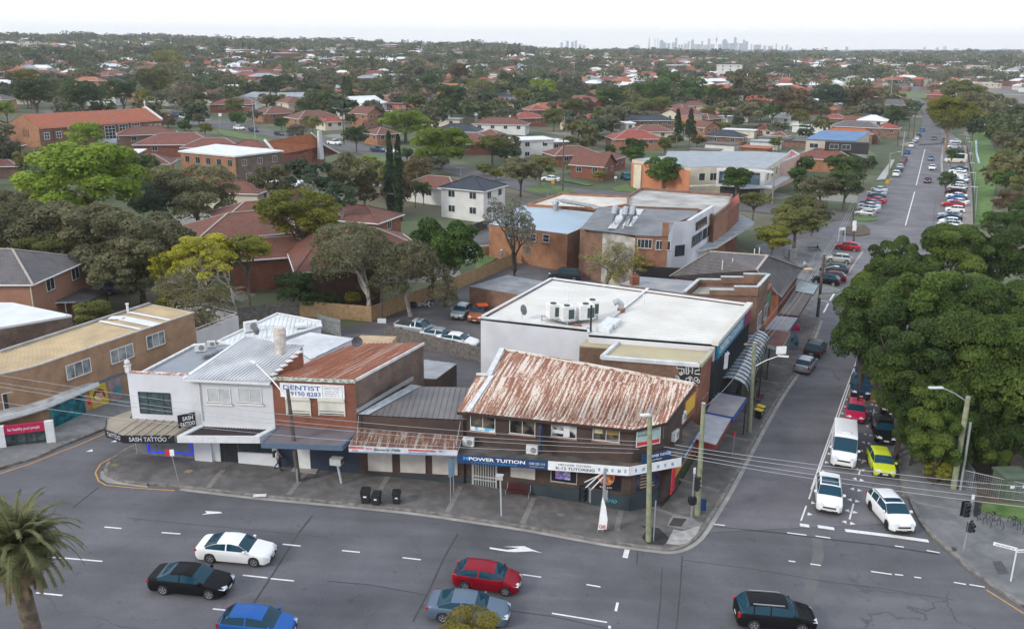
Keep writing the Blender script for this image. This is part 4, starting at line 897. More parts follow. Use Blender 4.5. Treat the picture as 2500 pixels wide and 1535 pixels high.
o1,w1=fascia(fl_[1]+UZ(.12),fl_[2]+UZ(.12),.68,pl('sign_white',(.76,.77,.78),.5),t);L=w1.L;m=mb()
for k in range(6):w1.sb(m,L*(.1+.14*k),L*(.1+.14*k)+.16+.06*(k%2),zb+.2,zb+.46,.08,.086)
sub(m,'logo_row',ny('logo_tints',(.06,.22,.45),(.4,.55,.6),6,.5),o1,t)
o1,w1=fascia(fl_[2]+UZ(.12),fl_[3]+UZ(.12),.62,NAVY,t);L=w1.L;lt('MPOWER TUITION',w1.at(L*.12,zb+.28,.08),w1.d,L*.76,.26,LW,o1,bold=.02)
m=mb();w1.sb(m,L*.0,L*.95,1.9,3.0,-.4,-.36);m.bd('side_blind',pl('ochre_blind',(.50,.23,.02),.6),t);m=mb();w1.sb(m,-.9,L*.0,1.0,3.0,-.4,-.35);m.bd('side_banner',pl('banner_red',(.55,.02,.05),.5),t)
wk=Wa(P(R5,1600,1005,az+.25),P(R5,1840,955,az+.25));m=mb();wk.sb(m,0,wk.L,az+.05,az+.75,-.05,.05);o1=m.bd('sign_board',NAVY,t);lt('MPOWER TUITION',wk.at(wk.L*.15,az+.42,.05),wk.d,wk.L*.8,.2,LW,o1,bold=.02);lt('Enrol Now',wk.at(wk.L*.25,az+.14,.05),wk.d,wk.L*.4,.16,LW,o1)
pw=MW.at(MW.px(R5,800,850)[0],0,0);wk=Wa(pw+MW.n*.1,pw+MW.n*1.25+MW.d*.12);m=mb();m.ext([wk.at(0,6.0,-.04),wk.at(wk.L,6.0,-.04),wk.at(wk.L,6.0,.04),wk.at(0,6.0,.04)],4.2);o1=m.bd('hanging_sign',NAVY,t)
wr=Wa(wk.B,wk.A);lt('MPOWER',wk.at(.1,5.4,.045),wk.d,.95,.26,LW,o1,bold=.02);lt('TUITION',wk.at(.1,5.05,.045),wk.d,.95,.22,LW,o1,bold=.02)
for x,y,l in((225,880,'white air conditioner unit on the tutoring awning, left of the pair'),(732,918,'white air conditioner unit on the tutoring awning, under the blue hanging sign')):
 u,z=MW.px(R5,x,y);ac0(MW.at(u,az+.02,.45),math.atan2(MW.d.y,MW.d.x),l)
for x,u,z,l in((1860,2.3,4.1,'white air conditioner unit on the side wall of the corner building, lower'),(1910,4.0,4.9,'taller white air conditioner unit on the corner building side wall, near yellow panel')):
 ac0(M3W.at(u,z,.35),math.atan2(M3W.d.y,M3W.d.x),l,1.15)
m=mb();M3W.sb(m,M3W.L+.2,M3W.L+3.4,4.0,6.3,-.35,.05);m.bd('side_annex',BR_RED,t);m=mb();M3W.sb(m,M3W.L+.5,M3W.L+3.2,4.5,5.75,.05,.08);m.bd('wall_panel',pl('yellow_panel',(.62,.36,.03),.6),t)
def fk0(t,top,zin,mat,inset=.25,name='roof',ang=None):
 c=sum(top,V3())/len(top);m=M();pts=[]
 for v in top:
  d=c-v;d.z=0;pts.append(V3((v.x,v.y,v.z+zin))+d.normalized()*inset)
 m.poly(pts);m.uvang=ang;return m.bd(name,mat,t),pts
def pp0(t,top,w,h,mat,name='parapet'):
 m=M();N=len(top)
 for i in range(N):
  a=top[i];b=top[(i+1)%N];d=(b-a).normalized();m.be(a+UZ(h/2-.02)-d*w*.45,b+UZ(h/2-.02)+d*w*.45,w,h)
 return m.bd(name,mat,t)
zt=6.9
front=X(R1,(0,1390,zt),(150,1360,zt),(270,1330,zt),(360,1302,zt),(450,1270,zt));fr=P(R1,1590,885,zt)
out=front[0]+(front[0]-front[1]).normalized()*9
top=[out]+front+[fr,P(R1,1230,818,zt),P(R1,620,1000,zt),P(R1,0,1215,zt),P(R1,0,1215,zt)+(out-front[0])]
t=th0('shop_building','long tan brick building with straw coloured metal roof across the side street','shop building',at0(front[3]))
m=M();m.ext([v-UZ(.05)for v in top],-.5,roof=0);m.bd('wall',BR_TAN,t)
m=M();m.poly(top);rf=m.bd('roof',GOLDI,t)
m=M();ribs(m,top,.33,.12,.05,dirv=(P(R1,1230,818,zt)-fr));sub(m,'roof_ribs',GOLDI,rf,t)
m=M()
for i in range(len(top)-4):m.be(top[i]+UZ(.05),top[i+1]+UZ(.05),.16,.12)
m.bd('gutter',ny('pale_gutter',(.4,.38,.33),(.55,.52,.46),3),t)
m=M();m.be(P(R1,1230,818,zt)+UZ(.1),P(R1,0,1215,zt)+UZ(.1),.3,.25);m.be(fr+UZ(.05),P(R1,1230,818,zt)+UZ(.05),.14,.12);m.bd('edge_trim',CN,t)
for a,b,w in(((1060,880),(1395,945),.35),((820,952),(1150,1018),.35),((1010,930),(1290,985),1.1),((900,925),(1030,925),.9)):
 m=M();m.be(P(R1,*a,zt+.12),P(R1,*b,zt+.12),w,.06);m.bd('skylight',FLATW,t)
vent(P(R1,1050,880,zt+.1),'white vent pipe standing on the straw coloured roof',.8,.12)
GWx=P(R2,560,1010);wA=Wa(front[4],fr);wB=Wa(front[0],front[2])
for a,cols in(((540,1270,745,1420),2),((905,1145,1095,1295),2),((1200,1060,1350,1155),2)):
 a0,z0=wA.px(R1,a[0],(a[1]+a[3])/2+20);a1,z1=wA.px(R1,a[2],(a[1]+a[3])/2-20);zc=(z0+z1)/2
 wz0(wA,t,min(a0,a1),max(a0,a1),zc-.65,zc+.65,FRW,3,1,ny('dusty_glass',(.05,.06,.07),(.3,.32,.31),1.2,.2))
a0=wB.px(R2,5,440)[0];a1=wB.px(R2,265,400)[0];wz0(wB,t,a0,a1,3.9,5.3,FRW,2,1)
gA=P(R2,560,1010);gB=P(R2,1390,690);
MU=pl('mural_yellow',(.50,.36,.03),.5)
def wp0(w,t,pts,name,mat,parent,off=.04,loc=None):
 m=M();q4=[w.px(t,*p)for p in pts];f=[w.at(u,z,off)for u,z in q4];b_=[w.at(u,z,.002)for u,z in q4]
 m.poly(f);N=len(f)
 for i in range(N):m.face([f[i],f[(i+1)%N],b_[(i+1)%N],b_[i]])
 return m.bd(name,mat,parent,loc=loc)
f=wp0(wA,R2,((925,400),(1105,360),(1150,590),(985,660)),'wall_poster',MU,t)
wp0(wA,R2,((1130,350),(1275,300),(1305,540),(1180,580)),'wall_poster',ny('teal_pink_print',(.03,.20,.25),(.45,.20,.18),1.3,.5,c3=(.05,.03,.04),scale3=.9),t)
g_=wp0(wA,R2,((1040,430),(1085,445),(1095,500),(1060,570),(1000,600),(980,545),(1000,470)),'printed_face',ny('print_skin',(.40,.18,.12),(.60,.32,.24),3,.5),f,.05,t.location)
g_=wp0(wA,R2,((1040,420),(1090,440),(1110,500),(1095,510),(1075,460),(1010,470),(985,530),(975,500),(1000,440)),'printed_hair',pl('print_brown',(.10,.04,.02),.6),f,.055,t.location)
g_=wp0(wA,R2,((990,500),(1030,510),(1065,540),(1060,555),(1020,545),(990,525)),'printed_glasses',pl('print_yellow',(.6,.6,.2),.5),f,.06,t.location)
wp0(wA,R2,((500,590),(875,450),(910,700),(555,860)),'shop_window',ny('aqua_decal',(.01,.03,.04),(.02,.25,.30),1.4,.15,c3=(.01,.012,.02),scale3=.5),t)
wp0(wA,R2,((1040,345),(1330,235),(1335,262),(1045,370)),'blue_band',AWNB,t)
wp0(wA,R2,((920,545),(958,540),(962,590),(925,595)),'wall_notice',pl('poster_red',(.6,.03,.04),.5),t)
az=3.7;m=M();AWP=[P(R2,1040,360,az),P(R2,470,600,az),P(R2,260,665,az),P(R2,0,730,az),P(R2,-200,760,az)]
bk_=[wA.at(wA.px(R2,900,330)[0],az+.25),wA.at(0,az+.25),front[2].copy(),wB.at(0,az+.25),out.copy()];bk_[2].z=az+.25;bk_[4].z=az+.25
for i in range(4):m.face([AWP[i+1],AWP[i],bk_[i],bk_[i+1]]);a,b=AWP[i+1],AWP[i];m.face([a-UZ(.4),b-UZ(.4),b,a])
a,b=AWP[0],bk_[0];m.face([a,a-UZ(.4),V3((b.x,b.y,az-.4)),b]);o=m.bd('awning',ny('dirty_white',(.30,.29,.27),(.62,.62,.6),1.2,.8,c3=(.16,.15,.13),scale3=.6),t)
m=M()
for i in range(4):m.be(AWP[i]-UZ(.12),AWP[i+1]-UZ(.12),.1,.34)
sub(m,'awning_edge',WH,o,t)
pA=P(R2,60,1060);pB=P(R2,560,1010);wP=Wa(pA+(pA-pB)*1.4,pB);L=wP.L
m=M();u=wP.px(R2,480,900)[0];wP.sb(m,u,L+.2,.6,3.3,-.35,.0);m.bd('pier',WH,t)
m=M();u0=wP.px(R2,60,900)[0];wP.sb(m,u0-2.2,u0-.1,.6,3.3,-.35,.0);m.bd('pier',WH,t)
m=M();wP.sb(m,u0-.1,u,2.55,3.3,-.2,-.05);o=m.bd('sign_board',pl('sign_crimson',(.42,.01,.07),.5),t)
lt('for healthy pool people',wP.at(u0+.15,2.75,-.05),wP.d,u-u0-.5,.32,pl('letter_white',0),o)
m=M();wP.sb(m,u0-.1,u,.9,2.55,-.3,-.2);f=m.bd('glazed_doors',ny('entry_glass',(.02,.03,.035),(.10,.13,.13),1.5,.1),t)
m=M()
for k in range(5):c=u0-.1+(u-u0+.1)*k/4;wP.sb(m,c-.04,c+.04,.9,2.55,-.2,-.14)
wP.sb(m,u0-.1,u,1.65,1.75,-.2,-.15);sub(m,'door_frame',FRD,f,t)
t=th0('roof_terrace','white walled roof terrace at the far end of the tan brick building','terrace',at0(P(R1,1780,940,4.5)))
tz=4.6;tp=[P(R1,1605,1035,tz),P(R1,1945,905,tz),P(R1,1660,830,tz),P(R1,1450,850,tz)]
m=M();m.ext([v-UZ(1.0)for v in tp],-.5);m.bd('floor_slab',ny('terrace_floor',(.38,.30,.25),(.48,.40,.34),.8,.8),t)
m=M()
for i in range(3):a=tp[i];b=tp[i+1];w_=Wa(a,b);w_.sb(m,-.05,w_.L+.05,tz-1.8,tz-.05,-.1,.08)
m.bd('wall',ny('off_white_fence',(.52,.5,.5),(.62,.6,.6),.6),t)
m=M()
for i in range(3):m.be(tp[i]+UZ(.25),tp[i+1]+UZ(.25),.06,.06)
for i in range(3):
 for k in range(4):p=tp[i].lerp(tp[i+1],k/3);m.be(p,p+UZ(.26),.06,.06)
m.bd('railing',WH,t)
def oc0(p,rz,label):
 t=th0('outdoor_chair',label,'chair',(0,0,0),'chairs on the roof terrace')
 m=M();m.box((0,0,.45),(.45,.45,.04));m.bd('seat',DARK,t);m=M();m.box((0,.21,.7),(.45,.03,.45));m.bd('backrest',DARK,t)
 for a in(-.2,.2):
  for b in(-.2,.2):m=M();m.box((a,b,.22),(.03,.03,.44));m.bd('leg',DARK,t)
 t.location=p;t.rotation_euler=(0,0,rz)
for x,y,r,l in((1660,940,.3,'black outdoor chair on the terrace, nearest the tan building'),(1730,955,2.6,'black outdoor chair on the terrace, nearest the white front wall'),(1775,930,1.5,'black outdoor chair on the terrace, at the far side of the table')):oc0(P(R1,x,y,tz-1),r,l)
t=th0('outdoor_table','white cloth covered table on the roof terrace','table',P(R1,1690,925,tz-1));c=t.location
m=M();m.box((c.x,c.y,c.z+.72),(1.6,.8,.05),.4);m.bd('tabletop',WH,t)
for a in(-.6,.6):m=M();m.box((c.x+a*.92,c.y+a*.39,c.z+.36),(.05,.5,.7),.4);m.bd('leg',WH,t)
t=th0('shop_building','rough brick building with a plain white flat roof at the left edge','shop building',at0(P(R1,300,1000,7)))
zt=6.8;tp=[P(R1,-400,1060,zt),P(R1,0,1003,zt),P(R1,590,903,zt),P(R1,100,800,zt),P(R1,-400,805,zt)]
m=M();m.ext([v-UZ(.2)for v in tp],-1,roof=0);m.bd('wall',BR_COM,t);m=M();m.ext(tp,zt-.25);m.bd('roof',FLATW,t)
def hip_house(name,label,cat,corners,z,ridge,wm,rm,zb,over=.45,group=None,capm=None):
 0
 c=sum(corners,V3())/4;t=th0(name,label,cat,at0(c),group)
 ins=[v+(c-v).normalized()*over*1.3 for v in corners]
 m=M();m.ext([V3((v.x,v.y,z))for v in ins],zb,roof=0);w=m.bd('wall',wm,t)
 a,b,cc,d=[V3((v.x,v.y,z))for v in corners];r0,r1=ridge
 m=M();m.face([a,b,r1,r0]);m.face([b,cc,r1]);m.face([cc,d,r0,r1]);m.face([d,a,r0]);m.face([d,cc,b,a])
 r=m.bd('roof',rm,t)
 m=M()
 for p,q_ in((a,r0),(d,r0),(b,r1),(cc,r1),(r0,r1)):m.be(p+UZ(.05),q_+UZ(.05),.22,.1)
 sub(m,'ridge_tiles',capm or rm,r,t)
 m=M()
 for p,q_ in((a,b),(b,cc),(cc,d),(d,a)):m.be(p,q_,.12,.12)
 m.bd('gutter',FRW,t)
 return t,ins
TG=tiles('grey_tiles',(.13,.12,.125),(.10,.092,.098),(.15,.13,.12));TB=tiles('brown_tiles',(.20,.075,.05),(.15,.056,.04),(.10,.07,.055));TR=tiles('red_tiles',(.36,.075,.05),(.28,.06,.042),(.15,.07,.05))
TO=tiles('orange_tiles',(.46,.15,.065),(.36,.11,.05),(.2,.10,.06));TBR=tiles('maroon_tiles',(.24,.08,.06),(.18,.062,.05),(.09,.06,.05));TN=tiles('slate_blue_tiles',(.04,.05,.07),(.03,.04,.055));TCAP=ny('pale_mortar',(.3,.26,.23),(.4,.35,.32),3)
zt=7.2;a=P(R1,270,660,zt);b=P(R1,770,440,zt);dd=(a-b);per=V3((-1,-.05,0));cL=a+per*15;dL=b+per*15
t,ins=hip_house('brick_house','two storey orange brick house with grey tiled hip roof at the left edge','house',[cL,a,b,dL],zt,(P(R1,-500,355,9.6),P(R1,100,365,9.6)),BR_SAL,TG,-.5,capm=TCAP)
w=Wa(ins[1],ins[2])
for q_ in((368,595,455,705),(578,515,655,610)):u0,u1,z0,z1=w.rect(R1,*q_);zc=(z0+z1)/2;wz0(w,t,u0,u1,zc-.7,zc+.7,FRW,2,1)
m=M();m.tu([ins[1]+V3((0,-.1,0)),ins[1]+V3((0,-.1,-7))],.07,6);m.bd('downpipe',CREAM,t)
t=th0('carport','dark flat roofed carport beside the orange brick house','carport',at0(P(R1,640,740,4)));cz=4.2
cp=[P(R1,380,782,cz),P(R1,690,805,cz),P(R1,888,702,cz),P(R1,600,676,cz)]
m=M();m.ext(cp,cz-.2);m.bd('roof',ny('dark_carport',(.05,.045,.045),(.10,.095,.09),.8,.6),t)
for v in cp:m=M();q_=v+(sum(cp,V3())/4-v)*.06;m.be((q_.x,q_.y,-.5),(q_.x,q_.y,cz-.1),.12,.12);m.bd('post',DARK,t)
zt=8.2
ff=[P(R6,202,425,zt),P(R6,920,503,zt),P(R6,925,535,zt),P(R6,1765,600,zt),P(R6,2000,340,zt),P(R6,675,165,zt)]
t=th0('commercial_building','large white flat roofed building with rooftop units and blue sign band','commercial building',at0(ff[1]))
m=M();m.ext([v-UZ(.25)for v in ff],-2,roof=0);m.bd('wall',RW0,t)
rf,pts=fk0(t,ff,-.12,ny('cream_white_roof',(.54,.53,.49),(.63,.615,.575),.35,.6,c3=(.50,.47,.42),scale3=.25),.3)
m=M();ribs(m,pts,.8,.05,.02,dirv=(ff[4]-ff[3]).cross(UZ(1)));sub(m,'roof_ribs',ny('cream_white_roof',0,0),rf,t)
pp0(t,ff,.22,.14,ny('white_flashing',(.50,.52,.54),(.66,.68,.69),1,.6),'flashing')
m=M();m.be(P(R6,1320,228,zt+.05),P(R6,1080,420,zt+.05),.3,.06);m.bd('roof_joint',RIBW,t)
wF=Wa(ff[3]+V3((.1,0,0)),ff[4]);m=M();wF.sb(m,-.2,wF.L+.1,zt-.1,zt+.25,-.3,.25);m.bd('facade_cap',ny('cap_cream',(.5,.48,.43),(.6,.58,.52),1),t)
m=M();wF.sb(m,.3,wF.L-.4,zt-1.45,zt-.15,.02,.2);o=m.bd('sign_board',pl('sign_teal',(.02,.20,.33),.4,var=0),t)
lt('CHARTERED ACCOUNTANTS',wF.at(.7,zt-1.1,.2),wF.d,wF.L*.66,.7,pl('letter_white',0),o,bold=.02)
m=M();wF.sb(m,wF.L*.78,wF.L-.5,zt-1.45,zt-.1,.2,.25);sub(m,'sign_panel',pl('sign_wine',(.22,.02,.06),.5),o,t)
m=M();m.ext([v-V3((.6,.1,.0))for v in(wF.at(0,zt-1.5,0),wF.at(wF.L,zt-1.5,0),wF.at(wF.L,zt-1.5,.55),wF.at(0,zt-1.5,.55))],-2,roof=0);m.bd('glazed_front',ny('front_glass',(.015,.02,.025),(.05,.06,.07),.6,.1),t)
m=M()
for k in range(16):wF.sb(m,wF.L*k/16,wF.L*k/16+.12,2.5,zt-1.5,.0,.25)
m.bd('mullion',FRD,t)
t=th0('street_canopy','long curved clear plastic canopy with dark hoops over the footpath','canopy',at0(wF.at(3,0,2)))
cp0=P(R6,1880,830,4.2);cp1=P(R6,2040,520,4.2);ax=(cp1-cp0).normalized();A_=cp0-ax*.5;LL=(cp1-cp0).length+1.0;sx=V3((ax.y,-ax.x,0))
def arc(p,r0=1.5,n=9):return[p+sx*(r0*math.cos(math.pi*(i/n)))+V3((0,0,1.15*math.sin(math.pi*i/n)-1.0))for i in range(n+1)]
m=M();NS=16
for i in range(NS):
 a=arc(A_+ax*LL*i/NS);b=arc(A_+ax*LL*(i+1)/NS)
 for j in range(9):m.face([a[j],b[j],b[j+1],a[j+1]])
m.bd('canopy_sheet',ny('clear_plastic',(.16,.20,.23),(.26,.30,.33),.7,.12,c3=(.32,.36,.38),scale3=.5),t,smooth=1)
m=M()
for i in range(0,NS+1):m.tu([v+UZ(.03)for v in arc(A_+ax*LL*i/NS,1.52)],.045,5,cap=0)
m.bd('hoops',DARK,t)
for i in(0,5,10,16):
 for s_ in(1,):m=M();q_=A_+ax*LL*i/NS+sx*1.45*s_;m.be((q_.x,q_.y,-1.4),(q_.x,q_.y,3.2),.1,.1);m.bd('post',DARK,t)
m=M();q_=P(R6,1800,665,6.3);m.tu([q_-UZ(1.2),q_+UZ(.05)],.75,20);m.tu([q_+UZ(.05),q_+UZ(.12)],.82,20);o=m.bd('drum_sign',WH,loc=q_);tag(o,'round white drum sign fixed between the brick building and the blue sign band','sign')
pz=zt+.35
t=th0('plant_platform','grey steel platform carrying four air units on the white roof','platform',P(R6,800,430,zt));a=P(R6,610,410,pz);b=P(R6,780,455,pz);c=P(R6,980,405,pz);d=P(R6,840,375,pz)
m=M();m.ext([a,b,c,d],pz-.12);m.bd('deck',ST,t)
for v in(a,b,c,d):m=M();m.be((v.x,v.y,zt-.1),(v.x,v.y,pz),.12,.12);m.bd('leg',ST,t)
def chiller(p,rz,label,w=1.2,h=1.5):
 t=th0('rooftop_unit',label,'rooftop air unit',(0,0,0),'air units on the white roof')
 m=M();m.box((0,0,h/2),(w,1.0,h));m.bd('casing',pl('casing_white',(.70,.70,.68),.5),t)
 m=M();m.tu([(0,0,h),(0,0,h+.08)],.28,14);m.bd('fan',DARK,t)
 m=M();m.box((w*.22+.01,-.505,h*.45),(w*.5,.02,h*.7));m.bd('grille',ny('coil_green',(.03,.06,.06),(.07,.10,.10),10),t)
 t.location=p;t.rotation_euler=(0,0,rz);return t
for x,y,w_,h_,l in((685,420,1.5,1.75,'leftmost boxy white air unit on the roof platform'),(775,435,1.5,1.75,'second boxy white air unit from the left on the roof platform'),(900,428,1.9,1.85,'widest white air unit at the front right of the roof platform'),(945,400,1.2,1.85,'white air unit behind the widest one on the roof platform')):
 chiller(P(R6,x,y,pz),.35,l,w_*.72,h_*.72)
dish(P(R6,478,432,zt),2.2,'dark satellite dish at the left front of the big white roof',.5)
t=th0('roof_cowl','curved silver cowl vent on the big white roof','roof vent',P(R6,1140,380,zt));c=t.location
m=M();m.tu([c,c+UZ(.25)],.38,12);m.bd('base',ny('rust_base',(.2,.08,.05),(.3,.13,.08),4),t)
m=M();m.tu([c+UZ(.2),c+V3((-.05,0,.7)),c+V3((-.35,0,.95)),c+V3((-.75,0,.75))],[.26,.27,.28,.3],12);m.bd('hood',ST,t)
for pts_,l in((((1050,418),(1140,432),(1100,470),(1015,450)),'white roof hatch behind the other on the white roof'),(((1010,452),(1090,468),(1060,505),(975,485)),'white roof hatch nearest the front on the white roof')):
 m=M();m.ext(X(R6,*[(x,y,zt+.3)for x,y in pts_]),zt-.1);c=P(R6,*pts_[0],zt);o=m.bd('roof_hatch',ny('hatch_white',(.55,.57,.58),(.66,.68,.7),2,.5),loc=c);tag(o,l,'roof hatch','hatches on the white roof')
m=M();m.ext(X(R6,*[(x,y,zt+.05)for x,y in((820,460),(875,470),(850,492),(790,482))]),zt-.1);c=P(R6,830,475,zt);o=m.bd('rust_plate',ny('rust_base',0,0),loc=c);tag(o,'flat red rusty plate on the white roof below the platform','plate')
for x,y,l in((785,305,'thin white vent at the far side of the white roof'),(1290,330,'thin white vent on the right half of the white roof')):vent(P(R6,x,y,zt),l,.8,.06)
m=M();c=P(R6,935,540,zt-.3);m.tu([c,c+UZ(2.7)],.09,8);o=m.bd('pole',DARK,loc=c);tag(o,'dark upright pipe at the step in the front edge of the white roof','pipe')
zt=7.6
fg=[P(R6,1010,690,zt),P(R6,1665,742,zt),P(R6,1785,603,zt),P(R6,1130,582,zt)]
fr0=[P(R6,862,612,zt-.2),P(R6,1068,628,zt-.2),P(R6,1125,585,zt-.2),P(R6,920,562,zt-.2)]
t=th0('commercial_building','brown brick building with beige flat roof and graffiti, in front of the large white roof','commercial building',at0(fg[1]))
m=M();m.ext([v-UZ(.1)for v in fg],-2,roof=0);m.bd('wall',BR_COM2,t);m=M();m.ext([v-UZ(.1)for v in fr0],-2,roof=0);m.bd('rear_wall',BR_COM2,t)
fk0(t,fg,-.08,BEIGEM,.1);m=M();m.ext([v+UZ(.02)for v in fr0],zt-.4);m.bd('rear_roof',BEIGEM,t)
m=M();m.be(fg[0],fg[1],.3,.3);m.be(fg[0],fg[3],.3,.3);m.bd('flashing',ny('white_flashing',0,0),t);m=M();m.be(fg[1],fg[2],.35,.3);m.bd('parapet',ny('lichen_coping',(.3,.3,.22),(.42,.4,.3),2),t)
wE=Wa(fg[1],fg[2]);m=M();wE.sb(m,-.0,wE.L,-2,zt-.3,.003,.06);m.bd('front_wall',BR_RED,t)
for q_ in((1700,835,1735,920),):u0,u1,z0,z1=wE.rect(R6,*q_);wz0(wE,t,1.4,3.2,4.2,5.6,FRW,3,1)
wG=Wa(fg[0],fg[1]);ua=wG.px(R6,1505,780)[0];ub=wG.px(R6,1670,780)[0]
m=M();m.poly([wG.at(u,z,.012)for u,z in[wG.px(R6,*p)for p in((1510,738),(1675,745),(1672,800),(1655,880),(1600,868),(1550,855),(1515,820),(1530,790))]]);m.bd('graffiti_ground',pl('graffiti_black',(.025,.022,.022),.7),t)
rs=random.Random(3);m=M()
def gl(pts,w=.06):
 q4=[wG.at(*wG.px(R6,*p),.03)for p in pts];m.tu(q4,w/2,4,cap=0)
for L_ in(((1512,742),(1512,762),(1545,765),(1545,800),(1530,800)),((1545,765),(1560,765),(1560,800)),((1575,750),(1575,800),(1590,800)),((1590,750),(1590,800),(1600,775),(1615,800),(1618,755)),((1630,755),(1660,752),(1662,775),(1635,778),(1632,800),(1668,802)),((1575,750),(1618,755))):gl(L_,.09)
for cx,cy,r in((1540,798,10),(1585,840,14),(1600,825,8),(1640,835,13),(1655,850,10),(1625,865,9)):gl([(cx+r*math.cos(i*.7),cy+r*.9*math.sin(i*.7))for i in range(10)],.07)
gl(((1500,815),(1520,815),(1540,850),(1570,862)),.08);gl(((1600,850),(1615,820),(1620,850),(1635,870),(1650,875)),.07);gl(((1500,835),(1512,825),(1525,835)),.07)
m.bd('graffiti',pl('graffiti_white',(.6,.6,.58),.7),t)
def fa0(label,pts,z,h,tm,em,posts=None):
 top=[P(*p,z)for p in pts];c=sum(top,V3())/len(top);t=th0('street_awning',label,'awning',at0(c),'footpath awnings on the side street')
 m=M();m.ext(top,z-h,roof=0);m.poly([v-UZ(h)for v in top]);m.bd('fascia',em,t);fk0(t,top,-.05,tm,.08);return t
t=fa0('red edged grey awning beside the timber pole',[(R7,985,570),(R7,1170,625),(R7,1300,400),(R7,1085,355)],3.3,.45,ny('pale_grey_sheet',(.25,.26,.29),(.34,.35,.38),1,.6),pl('brick_red_fascia',(.17,.03,.025),.6))
t=fa0('blue edged grey awning beside the brick building with beige roof',[(R7,1085,350),(R7,1310,395),(R7,1425,230),(R7,1165,185)],3.4,.5,ny('mauve_grey_sheet',(.17,.165,.18),(.23,.22,.24),1,.6),pl('royal_blue_fascia',(.03,.06,.26),.5))
zt=9.0;pb=[P(R6,1725,265,zt-.3),P(R6,2055,272,zt),P(R6,2125,190,zt),P(R6,1655,180,zt)]
t=th0('commercial_building','brick building with pale stepped parapet just beyond the large white roof','commercial building',at0(pb[1]))
pb=[P(R6,1565,265,8.4),P(R6,2052,272,8.4),P(R6,2122,192,8.4),P(R6,1655,185,8.4)]
m=M();m.ext(pb,-2,roof=0);m.bd('wall',BR_COM2,t);fk0(t,pb,-.5,ny('beige_grey_sheet',(.27,.25,.22),(.34,.32,.29),.6),.2)
m=M();PT_=ny('mint_coping',(.38,.42,.42),(.48,.52,.52),1.5)
for a,b,h in((pb[1].lerp(pb[0],0),pb[1].lerp(pb[0],.33),.9),(pb[1].lerp(pb[0],.33),pb[1].lerp(pb[0],.66),.55),(pb[2],pb[2].lerp(pb[3],.36),1.0),(pb[2].lerp(pb[3],.36),pb[2].lerp(pb[3],.68),.65),(pb[2].lerp(pb[3],.68),pb[3],.35),(pb[1],pb[2],1.0),(pb[0],pb[3],.3)):m.be(a+UZ(h/2-.1),b+UZ(h/2-.1),.25,h)
m.bd('parapet',BR_COM2,t);m=M()
for a,b,h in((pb[1],pb[1].lerp(pb[0],.33),.9),(pb[1].lerp(pb[0],.33),pb[1].lerp(pb[0],.66),.55),(pb[2],pb[2].lerp(pb[3],.36),1.0),(pb[2].lerp(pb[3],.36),pb[2].lerp(pb[3],.68),.65),(pb[2].lerp(pb[3],.68),pb[3],.35),(pb[1],pb[2],1.0),(pb[0],pb[3],.3)):m.be(a+UZ(h-.05),b+UZ(h-.05),.34,.1)
m.bd('coping',PT_,t);wH=Wa(pb[1],pb[2]);wz0(wH,t,1.2,3.0,4.4,6.0,FRW,3,1);wz0(wH,t,4.6,6.2,4.4,6.0,FRW,2,1)
m=M();wH.sb(m,wH.L+.3,wH.L+3.5,4.0,7.4,-.6,-.1);m.bd('side_annex',BR_RED,t);m=M();wH.sb(m,wH.L+.5,wH.L+2.6,5.2,6.8,-.09,-.05);m.bd('sign_board',pl('sign_green',(.05,.25,.12),.5),t)
fa0('grey awning with open red floor on the side street, before the tiled hip roof',[(A4,375,990),(A4,575,1010),(A4,655,900),(A4,475,885)],3.4,.4,ny('mauve_grey_sheet',0,0),AWNB)
fa0('awning with rust red sheet and white frame near the phone booth',[(A4,375,1110),(A4,520,1150),(A4,590,1015),(A4,385,990)],3.5,.35,ny('red_brown_sheet',(.10,.035,.03),(.15,.055,.045),1),ny('old_awning_white',0,0))
fa0('long dark slatted awning under the tiled hip roof',[(A4,500,870),(A4,655,890),(A4,760,720),(A4,620,690)],3.4,.35,ny('dark_slats',(.06,.05,.05),(.12,.10,.09),3),pl('dull_red_fascia',(.16,.05,.05),.6))
fa0('pale grey green awning at the end of the tiled hip roof',[(A4,630,690),(A4,775,715),(A4,820,640),(A4,640,590)],3.4,.3,ny('pale_green_sheet',(.2,.24,.25),(.28,.33,.34),1),AWNB)
topb('shed_building','low brick garage with grey sheet roof beside the rear lane','shed',X(R6,(125,215,3.6),(455,270,3.6),(620,182,3.6),(380,140,3.6)),-2,BR_COM2,ny('grey_shed_sheet',(.14,.15,.155),(.24,.25,.26),.7),'rear sheds')
topb('shed_building','grey flat roofed annex between the white roof and the tiled hip roof','shed',X(R6,(1130,200,6.5),(1560,262,6.5),(1655,182,6.5),(1260,150,6.5)),-2,BR_COM2,ny('grey_annex_sheet',(.18,.2,.24),(.3,.29,.27),.5),'rear sheds')
m=M();c=P(R6,1228,210,6.4);m.box((c.x,c.y,6.9),(.9,.7,1.2),.3);m.tu([c+UZ(1.1),c+UZ(1.5)],.15,8);o=m.bd('chimney',BR_RED,loc=c);tag(o,'square red brick chimney at the far edge of the white roof','chimney')
t=th0('commercial_building','wide building with grey tiled hip roof beside the plaza','commercial building',at0(P(A4,300,500,5)))
ez=4.4;e=[P(A6,1490,1000,ez),P(A4,470,850,ez),P(A4,692,512,ez),P(A4,690,512,ez)]
eFL=P(R6,1465,148,ez);eBL=P(R6,1590,70,ez);eFR=P(A4,520,745,ez);eBR=P(A4,690,512,ez);eM=P(R6,1740,190,ez)
rL=P(R6,1730,-15,8.2);rR=P(R6,2118,12,8.2);rF=P(R6,2045,108,7.4);eB=eBL+(eBR-eFR)*.6;rQ=P(R6,1575,95,6.4)
